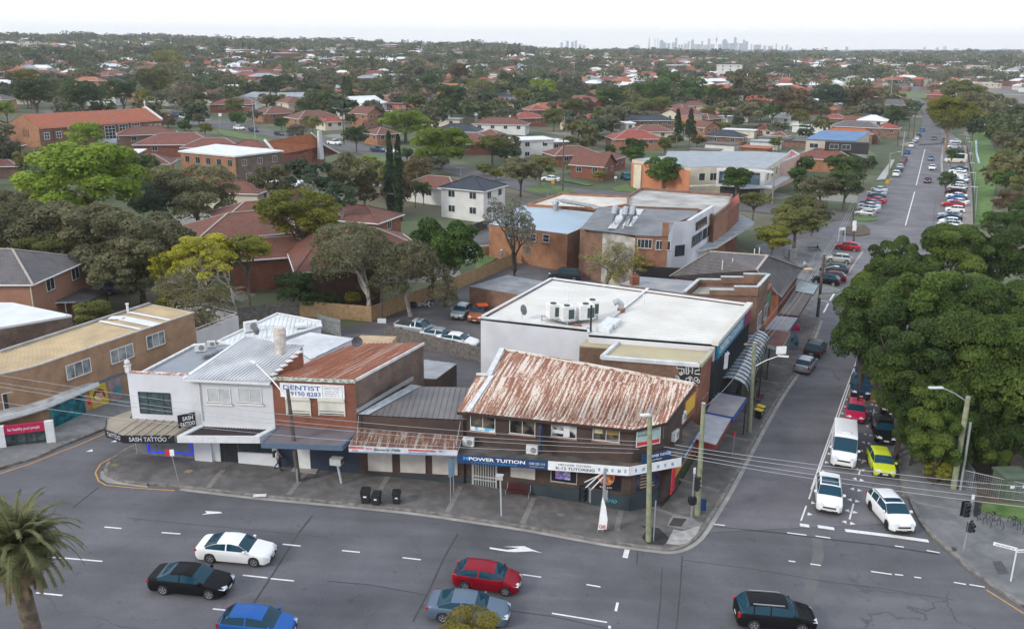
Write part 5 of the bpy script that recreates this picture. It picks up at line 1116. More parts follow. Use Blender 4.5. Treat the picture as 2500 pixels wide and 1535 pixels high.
eBR2=eBR;eBB=eBR+(eBL-eFL)*1.2+V3((-4,1,0))
m=M()
eFm=P(R6,2185,270,ez)
m.poly([eFL,eFm,rF]);m.poly([rF,eFm,eFR,eBR,rR]);m.poly([eFL,rF,rR,rL]);m.poly([eBL,eFL,rL]);far=eBR+(eFL-eFm)*.92;m.poly([rL,rR,eBR,far]);m.poly([eBL,rL,far])
m.bd('roof',TG,t);m=M()
for a,b in((rL,rR),(rR,rF),(rF,eFm),(rR,eBR),(rL,eFL)):m.be(a+UZ(.05),b+UZ(.05),.3,.12)
m.bd('ridge_tiles',TCAP,t)
cc_=(eFL+eBR+eFm+far)/4;m=M();m.ext([v+(cc_-v).normalized()*.7 for v in(eFL,eFm,eFR,eBR,far)],-2,roof=0);m.bd('wall',BR_RED,t)
for x,y in((300,395),(340,385),(125,475),(45,490)):c=P(A4,x,y,7.4);m=M();m.tu([c-UZ(.5),c+UZ(.7)],.06,6);m.bd('flue',WH,t)
zt=8.6
t=th0('commercial_building','white rendered corner shop with grey iron roof and two roof ducts','commercial building',at0(P(A6,1600,800,4)))
g=[P(A6,1240,690,7.6),P(A6,1478,702,7.4),P(A6,1530,590,zt),P(A6,1648,582,zt),P(A6,1832,468,zt),P(A6,1700,468,7.8),P(A6,962,475,8.0),P(A6,820,640,6.8)]
wl_=[P(A6,1235,690,7.3),P(A6,1480,700,7.3),P(A6,1525,592,zt),P(A6,1645,580,zt),P(A6,1830,468,zt),P(A6,960,478,7.6),P(A6,822,642,6.6)]
m=M();m.face([(wl_[0].x,wl_[0].y,-2),(wl_[1].x,wl_[1].y,-2),wl_[1],wl_[0]]);w0=Wa(wl_[0],wl_[1]);m.bd('brick_wall',bk0('warm_brick',(.30,.12,.065),(.24,.095,.05),(.22,.15,.11)),t)
m=M();
for i in(2,3):a,b=wl_[i],wl_[i+1];m.face([(a.x,a.y,-2),(b.x,b.y,-2),b,a])
a,b=wl_[1],wl_[2];m.face([(a.x,a.y,-2),(b.x,b.y,-2),b,a]);m.face([wl_[3],wl_[4],wl_[4]+V3((-.5,.1,0)),wl_[3]+V3((-.5,.1,0))]);m.bd('white_wall',RW0,t)
w0b=Wa(wl_[6],wl_[0]);m=M();w0b.sb(m,0,w0b.L,-2,6.9,-.1,.0);m.bd('side_wall',ny('patchy_white_wall',(.25,.24,.22),(.5,.49,.46),.8,.9,c3=(.55,.48,.36),scale3=.25),t)
m=M();w0b.sb(m,0,w0b.L*.42,-2,6.6,.002,.05);m.bd('brick_infill',BR_COM2,t);m=M();w0.sb(m,w0.L-.8,w0.L+.05,-2,9.2,-.3,.05);m.bd('brick_pier',bk0('warm_brick',0,0),t)
rt=[P(A6,822,642,6.9),P(A6,1238,692,7.3),P(A6,1478,702,7.3),P(A6,1530,600,7.9),P(A6,1700,535,8.0),P(A6,1700,508,8.0),P(A6,962,475,8.0)]
DG=ny('dark_grey_iron',(.085,.09,.10),(.13,.14,.15),.6,.5,c3=(.16,.165,.17),scale3=.3)
m=M();m.poly(rt);r=m.bd('roof',DG,t);m=M();ribs(m,rt,.42,.09,.05,dirv=(rt[6]-rt[0]));sub(m,'roof_ribs',DG,r,t)
for x0,x1 in((1160,1060),(1270,1165)):
 m=M();m.be(P(A6,x0,495,8.15),P(A6,x1,640,7.4),1.2,.06);m.bd('skylight',ny('pale_sheet',(.42,.43,.44),(.55,.56,.56),2),t)
for x,y in((1070,612),(1150,618),(1200,618)):
 c=P(A6,x,y,7.5);m=M();up=(rt[6]-rt[0]).normalized();m.tu([c-UZ(.2),c+UZ(1.6),c+up*.7+UZ(2.3),c+up*1.6+UZ(2.0),c+up*2.6+UZ(1.0)],.42,10);m.bd('duct',ST,t)
w3=Wa(wl_[3],wl_[4])
for q_ in((1662,700,1690,765),(1700,672,1730,740),(1742,648,1768,710),(1780,620,1805,685)):u0,u1,z0,z1=w3.rect(A6,*q_);zc=(z0+z1)/2;wz0(w3,t,u0,u1,zc-.8,zc+.8,FRD,2,1,sill=0)
w2=Wa(wl_[2],wl_[3]);wz0(w2,t,.5,2.2,3.6,5.2,FRD,2,1,sill=0)
f=wp0(w3,A6,((1688,598),(1772,545),(1772,605),(1688,662)),'sign_board',pl('sign_dark_brown',(.03,.022,.02),.5),t)
lt('LIQUORLAND',w3.at(w3.px(A6,1705,630)[0],6.35,.05),w3.d,4.2,.6,pl('letter_gold',(.45,.38,.25),.5),f)
for q_ in((1250,720,1360,788),(1390,735,1498,798)):u0,u1,z0,z1=w0.rect(A6,*q_);wz0(w0,t,u0,u1,(z0+z1)/2-.65,(z0+z1)/2+.65,FRW,4,1)
m=M();w0.sb(m,-.1,w0.L+4,-2,3.0,.01,.3);m.bd('shopfront',DARK,t)
topb('shed_building','orange brick shed with pale blue skillion roof beside the lane','shed',[P(A6,135,608,5.4),P(A6,725,682,5.4),P(A6,820,642,5.5),P(A6,930,520,6.2),P(A6,380,465,6.2)],-2,BR_ORG,ny('pale_blue_sheet',(.33,.42,.50),(.40,.50,.58),.4,.5,c3=(.28,.36,.43),scale3=.4),None,None,(.6,.05,.03),None,(P(A6,380,465,6.2)-P(A6,135,608,5.4)))
wz_=Wa(P(A6,135,612,5.4),P(A6,725,682,5.4));tt=[o for o in COL.objects if o.get('label','').startswith('orange brick shed')][0]
for q_ in((262,655,305,710),(445,680,490,735),(540,686,588,742)):u0,u1,z0,z1=wz_.rect(A6,*q_);wz0(wz_,tt,u0,u1,(z0+z1)/2-.6,(z0+z1)/2+.6,FRW,1,2)
m=M();c=P(A6,635,510,6.0);m.tu([c,c+UZ(1.2)],.45,10);m.tu([c+UZ(1.2),c+UZ(1.6)],[.6,.5],10);o=m.bd('roof_vent',ST,loc=c);tag(o,'stubby metal vent on the pale blue roof','roof vent')
topb('commercial_building','long orange brick shop with solar racks on a white flat roof, behind the blue roof','commercial building',X(A6,(425,470,6.3),(930,500,6.3),(1180,470,7.0),(1180,405,7.0),(1030,405,7.0),(680,385,7.0)),-2,BR_ORG,ny('cream_flat',(.45,.42,.38),(.58,.55,.5),.5),None,(BR_ORG,.25,.5))
t=th0('solar_rack','row of raised grey solar racks on the white flat roof','solar rack',P(A6,800,460,7))
for k in range(8):a=P(A6,665+k*33,420+k*6,7.9);m=M();b=a+V3((1.2,-1.6,-.3));m.be(a,b,1.6,.06);m.bd('solar_panel',ny('panel_grey',(.14,.13,.13),(.3,.28,.26),1,.3),t)
t=topb('commercial_building','brick shop with flat grey roof and tall end wall facing the plaza','commercial building',X(A6,(1180,490,7.6),(1700,510,7.6),(1830,560,7.2),(1940,470,7.6),(1960,400,7.6),(1280,350,7.6),(1180,410,7.6)),-2,bk0('warm_brick',0,0),ny('mixed_grey_roof',(.25,.24,.22),(.45,.44,.41),.3),None,(BR_COM2,.3,.7))
t=topb('commercial_building','red tiled corner shop with red and grey street awning by the plaza','commercial building',X(A6,(1830,570,6.6),(1950,510,6.6),(2020,440,6.6),(2010,375,6.8),(1940,440,6.8),(1825,540,6.8)),-2,BR_RED,TR)
w5=Wa(P(A6,1830,575,6.4),P(A6,2015,440,6.4))
for k in range(5):wz0(w5,t,1.2+k*4.2,3.0+k*4.2,3.9,5.4,FRW,2,1)
fa0('long grey awning with red end along the plaza shops',[(A6,1700,800),(A6,1850,770),(A6,2140,590),(A6,2030,530),(A6,1850,690)],3.4,.4,ny('plaza_awning',(.16,.18,.2),(.28,.3,.32),.4),ny('old_awning_white',0,0))
zt=5.3;ap=X(A6,(1210,120,zt),(1650,180,zt),(1850,175,zt),(2220,190,zt),(2400,75,zt),(2140,60,zt),(1480,60,zt),(1460,95,zt))
t=topb('apartment_building','cream and orange two storey block with flat grey roofs and balconies beyond the lane','apartment building',ap,-2.5,RC0,ny('steel_grey_roof',(.20,.23,.26),(.29,.32,.35),.5,.5),None,None,(.9,.06,.03),None,(ap[4]-ap[3]))
w6=Wa(P(A6,1210,130,zt),P(A6,1650,190,zt));m=M();w6.sb(m,0,w6.L,-2.5,zt-.5,.003,.1);m.bd('orange_wall',ny('orange_render',(.42,.16,.08),(.5,.2,.1),.6),t)
m=M();w6.sb(m,1.2,3.6,-2.5,zt-.8,.1,.5);m.bd('cream_fin',RC0,t);wz0(w6,t,.2,1.0,2.6,4.0,FRD,1,1,name='window');wz0(w6,t,w6.L-4.5,w6.L-1.5,1.6,4.4,FRD,2,1)
w7=Wa(P(A6,1650,190,zt),P(A6,1850,185,zt));wz0(w7,t,2.2,3.8,2.4,4.2,FRW,1,1,sill=0);wz0(w7,t,5.,6.8,2.4,4.2,FRW,2,1,sill=0)
w8=Wa(P(A6,1850,185,zt),P(A6,2220,200,zt));m=M();w8.sb(m,0,w8.L+1.5,1.3,1.75,0,1.6);w8.sb(m,0,w8.L+1.5,4.7,5.15,0,1.2);w8.sb(m,0,.4,1.75,4.7,0,1.2);w8.sb(m,w8.L-1.2,w8.L-.2,1.75,4.7,0,1.2);m.bd('balcony',RW0,t)
m=M();w8.sb(m,.6,3.5,1.75,4.7,.01,.1);w8.sb(m,w8.L-4,w8.L-1.3,1.75,4.7,.01,.1);m.bd('balcony_glass',ny('blue_glass',(.14,.22,.28),(.2,.28,.34),.5,.15),t)
m=M();w8.sb(m,1,w8.L-1,-2.3,1.25,.01,.1);m.bd('shopfront',ny('dark_shopfront',(.02,.022,.025),(.06,.06,.06),.5,.4),t)
m=M();w8.sb(m,3.5,w8.L-4,1.75,4.7,.01,.08);m.bd('recess',room,t)
m=M();w7.sb(m,0,w7.L,1.2,1.45,0,1.0);m.bd('balcony',RC0,t)
w10=Wa(ap[3],ap[4])
for k in range(4):wz0(w10,t,2+k*6,4.2+k*6,2.2,4.2,FRW,2,1,sill=0)
for k in range(3):wz0(w6,t,4.5+k*3,5.6+k*3,-1,.8,FRD,1,1,sill=0)
fa0('pale angled awning round the cream apartment block',[(A6,2020,330),(A6,2260,325),(A6,2420,240),(A6,2330,250),(A6,2220,300),(A6,2020,295)],1.6,.4,ny('pale_grey_sheet',0,0),RW0)
topb('apartment_building','pink rendered stair block with small red roof at the end of the cream block','apartment building',X(B6,(1585,760,4.6),(1640,750,4.6),(1765,700,4.6),(1700,665,4.6)),-2.5,ny('pink_render',(.5,.32,.26),(.58,.4,.34),.6),ny('red_flat',(.3,.07,.06),(.4,.1,.08),1),None,(RW0,.2,.5))
topb('apartment_building','blue roofed modern house block with dark upper storey beside the long street','apartment building',X(B6,(1825,560,6.6),(2240,578,6.6),(2370,500,6.6),(1960,490,6.6)),-2,ny('cream_dark_wall',(.40,.36,.29),(.5,.46,.38),.3),ny('bright_blue_roof',(.09,.18,.33),(.12,.23,.4),.4,.45),None,None,(.8,.06,.04),None,None,.5)
tt=[o for o in COL.objects if o.get('label','').startswith('blue roofed modern')][0];w9=Wa(P(B6,1825,568,6.6),P(B6,2240,586,6.6))
m=M();w9.sb(m,w9.L*.4,w9.L+.1,3.4,6.4,.01,.12);w9.sb(m,w9.L,w9.L+4,3.2,6.5,-3,.2);m.bd('dark_cladding',DARK,tt)
for k in(.08,.5,.75):wz0(w9,tt,w9.L*k,w9.L*k+2.4,4.3,5.7,FRW,2,1,sill=0,deep=.16)
def fence(name,label,pts,h,mat,rail=None,pw=.15,gap=.012,group=None,postm=None,zoff=0):
 t=th0(name,label,'fence',at0(pts[0]),group);m=M()
 for i in range(len(pts)-1):
  a=pts[i];b=pts[i+1];L=(b-a).xy.length;d=V3(((b-a).x,(b-a).y,0)).normalized();n=int(L/pw);ang=math.atan2(d.y,d.x)
  for k in range(n):
   c=a+d*((k+.5)*L/n);z=gz(c.x,c.y)+zoff;hh=h+random.uniform(-.03,.03);m.box((c.x,c.y,z+hh/2),(pw-gap,.025,hh),ang)
 m.bd('palings',mat,t);m=M()
 for i in range(len(pts)-1):
  a=pts[i];b=pts[i+1]
  for zz in(.35,h-.35):m.be((a.x,a.y,gz(a.x,a.y)+zz+zoff),(b.x,b.y,gz(b.x,b.y)+zz+zoff),.1,.08)
 q_=m.bd('rails',postm or mat,t)
 for i in range(len(pts)-1):
  a=pts[i];b=pts[i+1];L=(b-a).xy.length;n=max(1,int(L/2.7));d=V3(((b-a).x,(b-a).y,0)).normalized()
  for k in range(n+1):
   c=a+d*(k*L/n);m=M();z=gz(c.x,c.y)+zoff;m.box((c.x,c.y,z+h/2),(.1,.1,h+.02),math.atan2(d.y,d.x));m.bd('post',postm or mat,t)
 return t
PINE=ny('new_pine',(.30,.19,.095),(.42,.28,.15),2.5,.8);GREYW=ny('grey_hardwood',(.10,.09,.085),(.2,.18,.165),3,.9)
def gp(t,x,y):p=P(t,x,y);return p
fence('paling_fence','new yellow pine paling fence along the lane and the brown house yard',[gp(A7,1068,718),gp(A7,1495,752),gp(A7,1800,640),gp(A7,2130,510),gp(A7,2365,405)],1.9,PINE)
fence('paling_fence','old dark paling fence behind the roof terrace, below the bare tree',[gp(R1,1890,985),gp(A7,830,745),gp(A7,1065,716)],1.9,GREYW)
fence('paling_fence','old grey paling fence with its posts showing, behind the rusty corner roof',[gp(R4,530,105),gp(R4,880,195),gp(R4,1160,255),gp(R4,1310,295),gp(R4,1560,345)],1.7,GREYW)
fence('paling_fence','short grey paling fence beside the white rear shed roof',[gp(R3,1710,225),gp(R3,1895,275)],1.9,ny('pale_grey_palings',(.2,.21,.21),(.33,.34,.34),3))
fence('garden_fence','low pine fence across the garden under the gnarled gum',[gp(A6,60,850),gp(A6,200,835),gp(A6,345,850)],1.5,PINE)
fence('brick_wall','low brown brick wall beside the pale blue roof',[gp(A7,2070,235),gp(A7,2190,190)],1.6,BR_BRN,pw=1.,gap=0)
a=P(A7,1030,462,5.7);b=P(A7,1562,428,5.7);e_=(b-a).normalized();n_=V3((-e_.y,e_.x,0));r1=P(A7,1205,212,8.6)
t,ins=hip_house('brick_house','brown tiled two storey house with dark brick walls beside the pine fence','house',[a+n_*17,a,b,b+n_*17],5.7,(r1+n_*11,r1),bk0('dark_red_brick',(.12,.045,.035),(.085,.032,.028),(.10,.07,.06)),TB,-1)
w_=Wa(ins[1],ins[2]);wz0(w_,t,3.0,4.8,4.5,5.1,FRD,2,1,sill=0);wz0(w_,t,w_.L*.57,w_.L*.57+1.5,1.9,2.7,FRW,1,1,room)
# ---------------- vehicles ----------------
LAMP=pl('headlamp',(.55,.58,.62),.1,var=0);TAIL=pl('tail_lamp',(.35,.01,.01),.2,var=0);TYRE=pl('tyre_rubber',(.018,.018,.019),.8);RIM=pl('alloy',(.42,.43,.45),.3,.7);RIMD=pl('alloy_dark',(.05,.05,.055),.3,.5)
PLATE=pl('plate_pale',(.55,.55,.5),.5,var=0);PLATEY=pl('plate_yellow',(.6,.5,.05),.5,var=0);TRIM=pl('car_trim',(.02,.02,.022),.5,var=0)
def lerp_tab(tab,x):
 if x<=tab[0][0]:return tab[0][1]
 for(a,va),(b,vb)in zip(tab,tab[1:]):
  if x<=b:t=(x-a)/(b-a);t=t*t*(3-2*t)*.6+t*.4;return va+(vb-va)*t
 return tab[-1][1]
SPEC={
'sedan':dict(L=4.75,W=1.82,H=1.45,hood=.98,boot=1.08,belt=.95,ws=(.27,.41),rg=(.70,.875),fw=.20,rw=.79,r=.33,pil=(.565,),nose=.72,tail=1.0),
'hatch':dict(L=4.1,W=1.72,H=1.50,hood=1.0,boot=1.02,belt=.98,ws=(.22,.38),rg=(.83,.97),fw=.19,rw=.80,r=.31,pil=(.60,),nose=.72,tail=1.0),
'suv':dict(L=4.62,W=1.86,H=1.69,hood=1.12,boot=1.15,belt=1.10,ws=(.24,.38),rg=(.87,.975),fw=.19,rw=.79,r=.36,pil=(.59,.80),nose=.85,tail=1.12),
'van':dict(L=5.95,W=2.02,H=2.35,hood=1.32,boot=2.3,belt=1.35,ws=(.13,.27),rg=(.985,.995),fw=.155,rw=.80,r=.35,pil=(.42,),nose=1.0,tail=2.2),
'camper':dict(L=6.4,W=2.2,H=2.85,hood=1.25,boot=2.8,belt=1.4,ws=(.12,.25),rg=(.985,.995),fw=.15,rw=.75,r=.34,pil=(.4,),nose=.95,tail=2.6),
'ute':dict(L=5.2,W=1.86,H=1.80,hood=1.15,boot=1.12,belt=1.12,ws=(.24,.36),rg=(.56,.60),fw=.18,rw=.80,r=.38,pil=(.47,),nose=.88,tail=1.10),
}
def car_proto(kind,rimm=RIM,dark_roof=0,rails=0,sunroof=0,rack=0):
 S=SPEC[kind];L,W,H=S['L'],S['W'],S['H']
 top=[(0,S['nose']-.1),(.012,S['nose']),(.06,S['nose']+.1),(S['ws'][0],S['hood']),(S['ws'][0]+.25*(S['ws'][1]-S['ws'][0]),S['hood']+.3*(H-.08-S['hood'])),(S['ws'][1],H-.08),((S['ws'][1]+S['rg'][0])/2-.03,H),(S['rg'][0],H-.07),(S['rg'][1],S['boot']),(.985,S['tail']),(1,S['tail']-.14)]
 if kind in('van','camper'):top=[(0,S['nose']-.12),(.015,S['nose']),(.05,S['nose']+.12),(S['ws'][0],S['hood']),(S['ws'][1],H-.15),(S['ws'][1]+.06,H),(.5,H+.02),(.96,H-.02),(.99,H-.12),(1,H-.25)]
 xs=set([0,.012,.03,.06,S['ws'][0],S['ws'][1],S['rg'][0],S['rg'][1],.97,.99,1]);k=.09
 while k<.97:xs.add(round(k,3));k+=.022
 for p in S['pil']:xs.update((p,p+.018))
 for w_ in(S['fw'],S['rw']):
  for a in np.linspace(-1,1,9):xs.add(w_+a*(S['r']+.05)/L)
 X_=sorted(xs);Y_=[X_[0]]
 for x in X_[1:]:
  if x-Y_[-1]>.004:Y_.append(x)
 X_=Y_
 sill=.20 if kind not in('suv','ute')else .25
 V_=[];cab=lambda x:S['ws'][0]-.001<=x<=S['rg'][1]+.001
 for x in X_:
  zt=lerp_tab(top,x)
  e=1-.26*max(0,(.09-x)/.09)**2-.20*max(0,(x-.93)/.07)**2
  hw=W/2*e
  belt=min(S['belt']+.05*(x-.5),zt-.05)
  if kind in('van','camper')and x>.05:belt=min(S['belt'],zt-.05)
  if kind=='ute' and x>.62:zt=S['boot'];belt=zt-.04
  up=max(0.,min(1.,(zt-belt-.05)/(H-S['belt']-.05)))
  tumble=.17 if kind not in('van','camper')else .06
  wr=hw-.04-tumble*up-.05*(1-up)
  zb=sill+.10*max(0,(.06-x)/.06)+.10*max(0,(x-.94)/.06)
  for w_ in(S['fw'],S['rw']):
   dx=(x-w_)*L;rr=S['r']+.05
   if abs(dx)<rr:zb=max(zb,S['r']+math.sqrt(rr*rr-dx*dx)-.0)
  zm=max(zb+.02,min(belt-.08,.62 if kind!='van' else .8));zl=max(zb+.01,.36)
  zl=max(zb+.005,min(zl,zm-.01))
  pts=[(0,zt+.015*(1 if cab(x)else .6)),(wr*.5,zt+.01),(wr*.86,zt-.012),(wr,zt-.05*max(.3,up)),(wr+.012,zt-.05*max(.3,up)-.02*up),(hw-.045,belt+.015),(hw-.012,belt-.03),(hw,zm),(hw-.012,zl),(hw-.05,zb),(0,zb)]
  V_.append([((.5-x)*L,y,z)for y,z in pts])
 body=M();gl=M();rf0=M();n=len(V_[0])
 for i in range(len(X_)-1):
  xm=(X_[i]+X_[i+1])/2
  for j in range(n-1):
   a,b,c,d=V_[i][j],V_[i+1][j],V_[i+1][j+1],V_[i][j+1]
   g=0;rf=0
   if S['ws'][0]<=xm<=S['ws'][1]and j<=2:g=1
   if kind not in('van','camper')and S['rg'][0]<=xm<=S['rg'][1]and j<=2:g=1
   if j==4 and S['ws'][0]+.03<xm<S['rg'][1]-.03 and not any(p<xm<p+.018 for p in S['pil']):g=1
   if kind in('van',)and j==4 and xm>.43:g=0
   if kind=='camper' and j==4 and(.4<xm<.5 or xm>.85):g=0
   if kind=='ute' and xm>S['rg'][1]:g=0
   if dark_roof and S['ws'][1]<=xm<=S['rg'][0]and j<=2:rf=1
   if sunroof and S['ws'][1]+.03<=xm<=S['ws'][1]+(.16 if sunroof==1 else .3)and j<=1:g=1
   for s_ in(1,-1):
    q4=[(p[0],p[1]*s_,p[2])for p in(a,b,c,d)]
    (gl if g else rf0 if rf else body).face(q4 if s_==-1 else q4[::-1])
 for e_,rv in((0,0),(-1,1)):
  ring=[(p[0],p[1],p[2])for p in V_[e_]]+[(p[0],-p[1],p[2])for p in V_[e_][::-1]][1:-1]
  body.face(ring if rv else ring[::-1])
 def weld(o,ang=1):
  bm=bmesh.new();bm.from_mesh(o.data);bmesh.ops.remove_doubles(bm,verts=bm.verts,dist=.001);bmesh.ops.recalc_face_normals(bm,faces=bm.faces);bm.to_mesh(o.data);bm.free()
  for p in o.data.polygons:p.use_smooth=1
  try:o.data.set_sharp_from_angle(angle=R(38))
  except Exception:pass
 t=th0('parked_car','','car',(0,0,0));t['proto']=1
 b=body.bd('body',paint('car_white',(.72,.72,.72)),t,uv=0);weld(b)
 bb=b
 g=gl.bd('windows',CGLASS,t,uv=0)
 bm=bmesh.new();bm.from_mesh(g.data);bmesh.ops.remove_doubles(bm,verts=bm.verts,dist=.001);bm.to_mesh(g.data);bm.free()
 for p in g.data.polygons:p.use_smooth=1
 g.data.set_sharp_from_angle(angle=R(30))
 if rf0.f:o=rf0.bd('roof',TRIM,t,uv=0);weld(o)
 hx=L/2;nz=S['nose']
 for s_ in(1,-1):
  m=M();e=W/2*.78
  zz=nz-.12;m.face([(hx+.005,s_*(e-.34),zz),(hx-.04,s_*(e+.06),zz+.02),(hx-.36,s_*(W/2-.015),zz+.13),(hx-.33,s_*(W/2-.2),zz+.17),(hx-.05,s_*(e-.33),zz+.14)]if s_>0 else[(hx+.005,s_*(e-.34),zz),(hx-.05,s_*(e-.33),zz+.14),(hx-.33,s_*(W/2-.2),zz+.17),(hx-.36,s_*(W/2-.015),zz+.13),(hx-.04,s_*(e+.06),zz+.02)])
  m.v=[(x+.03,y+s_*.012,z+.03)for x,y,z in m.v];m.bd('headlight',LAMP,t,uv=0)
  m=M();zt_=min(S['tail']-.16,1.15)if kind not in('van','camper')else 1.2;hgt=.14 if kind=='sedan' else .3
  m.box((-hx+.13,s_*(W/2*.80+.04),zt_),(.26,.16,hgt));m.bd('tail_light',TAIL,t,uv=0)
  m=M();mx_=hx-(S['ws'][0]+.055)*L;m.box((mx_,s_*(W/2+.09),S['belt']+.07),(.14,.2,.14));m.bd('wing_mirror',bb.data.materials[0],t,uv=0)
 m=M();m.box((hx-.01,0,nz-.22),(.05,W*.5,.13));m.bd('grille',TRIM,t,uv=0)
 m=M();m.box((hx-.03,0,.36),(.1,W*.66,.14));m.bd('lower_intake',TRIM,t,uv=0)
 m=M();m.box((hx+.03,0,.47),(.02,.42,.12));m.bd('number_plate',PLATE,t,uv=0)
 m=M();m.box((-hx-.012,0,.62 if kind!='sedan' else .72),(.02,.42,.12));m.bd('number_plate',PLATE,t,uv=0)
 if kind in('suv','van','ute'):
  m=M();m.box((0,0,.27),(L*.97,W*.93,.08));m.bd('underbody_trim',TRIM,t,uv=0)
 for wx in(S['fw'],S['rw']):
  for s_ in(1,-1):
   x=(.5-wx)*L;y=s_*(W/2-.125);r=S['r']
   m=M();nn=20
   prof=[(.10,r*.62),(.11,r*.9),(.085,r),(-.1,r),(-.11,r*.7)]
   for i in range(nn):
    a,b_=2*math.pi*i/nn,2*math.pi*(i+1)/nn
    for(y0,r0),(y1,r1)in zip(prof,prof[1:]):
     f4=[(x+r0*math.cos(a),y+s_*y0,r+r0*math.sin(a)),(x+r1*math.cos(a),y+s_*y1,r+r1*math.sin(a)),(x+r1*math.cos(b_),y+s_*y1,r+r1*math.sin(b_)),(x+r0*math.cos(b_),y+s_*y0,r+r0*math.sin(b_))]
     m.face(f4)
   w_=m.bd('wheel',TYRE,t,uv=0)
   m=M();ro=r*.66;yy=y+s_*.075
   m.face([(x+ro*math.cos(2*math.pi*i/20),yy-s_*.04,r+ro*math.sin(2*math.pi*i/20))for i in range(20)]);m.mi=0
   m.f.clear();m.v.clear();m.m.clear()
   for i in range(20):
    a,b_=2*math.pi*i/20,2*math.pi*(i+1)/20
    m.face([(x+ro*math.cos(a),yy+s_*.03,r+ro*math.sin(a)),(x+ro*math.cos(b_),yy+s_*.03,r+ro*math.sin(b_)),(x+ro*.86*math.cos(b_),yy+s_*.02,r+ro*.86*math.sin(b_)),(x+ro*.86*math.cos(a),yy+s_*.02,r+ro*.86*math.sin(a))])
   for i in range(5):
    a=2*math.pi*i/5+.3
    for q_ in(a-.13,a+.13):
     dx,dz=math.cos(q_),math.sin(q_);px,pz=-math.sin(a)*.022,math.cos(a)*.022
     m.face([(x+dx*.03-px,yy+s_*.02,r+dz*.03-pz),(x+ro*.9*dx-px,yy+s_*.022,r+ro*.9*dz-pz),(x+ro*.9*dx+px,yy+s_*.022,r+ro*.9*dz+pz),(x+dx*.03+px,yy+s_*.02,r+dz*.03+pz)])
   m.tu([(x,yy-s_*.02,r),(x,yy+s_*.03,r)],.045,8)
   m.bd('rim',rimm,w_,uv=0)
   m=M();m.face([(x+ro*math.cos(2*math.pi*i/20),yy-s_*.03,r+ro*math.sin(2*math.pi*i/20))for i in range(20)]);m.bd('brake_disc',TRIM,w_,uv=0)
 if rails:
  for s_ in(1,-1):
   m=M();m.be((L*(.5-S['ws'][1])-.25,s_*(W/2-.24),H-.01),(L*(.5-S['rg'][0])+.2,s_*(W/2-.24),H-.01),.05,.06);m.bd('roof_rail',RIM,t,uv=0)
 if rack:
  m=M()
  for k in(-.6,.3):m.be((k,-W/2+.15,H+.06),(k,W/2-.15,H+.06),.05,.05)
  m.bd('roof_rack',TRIM,t,uv=0)
 if kind=='ute':
  m=M();m.box((-L*.29,0,S['boot']+.02),(L*.34,W*.78,.02));m.bd('tray',TRIM,t,uv=0)
 if kind=='van':m=M();m.box((.5,0,H+.07),(.5,.7,.12));m.bd('roof_vent',WH,t,uv=0)
 return t
PT0={}
def proto(kind,**k):
 key=(kind,)+tuple(sorted(k.items(),key=str))
 if key not in PT0:PT0[key]=[car_proto(kind,**k),0]
 return PT0[key]
CC=dict(white=(.72,.73,.74),black=(.010,.011,.013),blue=(.012,.10,.36),red=(.24,.006,.018),bluegrey=(.11,.155,.21),silver=(.36,.38,.40),darkgrey=(.05,.055,.06),lime=(.50,.56,.03),
navy=(.01,.03,.07),brightred=(.42,.01,.02),maroon=(.10,.012,.018),crimson=(.48,.01,.06),teal=(.02,.15,.2),orange=(.32,.09,.03),cream=(.6,.56,.45),pale=(.5,.55,.6),champagne=(.42,.40,.36))
MET={'silver':.5,'bluegrey':.4,'darkgrey':.4,'red':.35,'blue':.3,'champagne':.4,'pale':.3,'maroon':.3}
CARS=[]
def car(kind,col,pos,head,label,group='parked cars',name='parked_car',scale=1.,**k):
 0
 pr_=proto(kind,**k);mt=paint('car_'+col,CC[col],MET.get(col,0));g=gz(pos[0],pos[1])
 r=dup(pr_[0],(pos[0],pos[1],g+.03),head,label,group,{'body':mt,'wing_mirror':mt})
 r.name=name;r['category']={'van':'van','camper':'campervan','ute':'utility truck'}.get(kind,'car')
 s_=.05;dx,dy=math.cos(head),math.sin(head)
 gx=(gz(pos[0]+1,pos[1])-gz(pos[0]-1,pos[1]))/2;gy=(gz(pos[0],pos[1]+1)-gz(pos[0],pos[1]-1))/2
 fwd=V3((dx,dy,gx*dx+gy*dy)).normalized();up=V3((-gx,-gy,1)).normalized();side=up.cross(fwd).normalized();up=fwd.cross(side)
 r.rotation_euler=Matrix((fwd,side,up)).transposed().to_euler()
 if scale!=1:r.scale=(scale,)*3
 if 'proto' in r:del r['proto']
 CARS.append((pos[0],pos[1]));return r
def hd(a,b):return math.atan2(b[1]-a[1],b[0]-a[0])
def wheels(t,rear,front,kind,col,label,group,side=1,**k):
 0
 a=P(t,*rear);b=P(t,*front);h=hd(a,b);S=SPEC[kind];d=V3((math.cos(h),math.sin(h)));n=V3((-d.y,d.x))*side
 mid=(a.xy+b.xy)/2+n*(S['W']/2-.12)+d*((S['fw']+S['rw'])/2-.5)*S['L']*1.0
 return car(kind,col,mid,h,label,group,**k)
GM='cars driving on the main road'
wheels(A1,(1580,688),(1915,718),'sedan','white','white sedan driving on the main road, dark tinted windows',GM,name='driving_car')
wheels(A1,(1237,928),(1567,962),'sedan','black','black sedan driving on the main road, just below the white sedan',GM,name='driving_car')
wheels(A2,(1028,892),(1337,936),'hatch','red','dark red hatchback driving on the main road below the white arrow',GM,name='driving_car')
wheels(A1,(1735,1268),(2080,1300),'hatch','blue','bright blue hatchback at the bottom edge of the picture',GM,name='driving_car')
wheels(A2,(850,1135),(1240,1180),'sedan','bluegrey','blue grey sedan behind the olive tree top at the bottom edge',GM,name='driving_car')
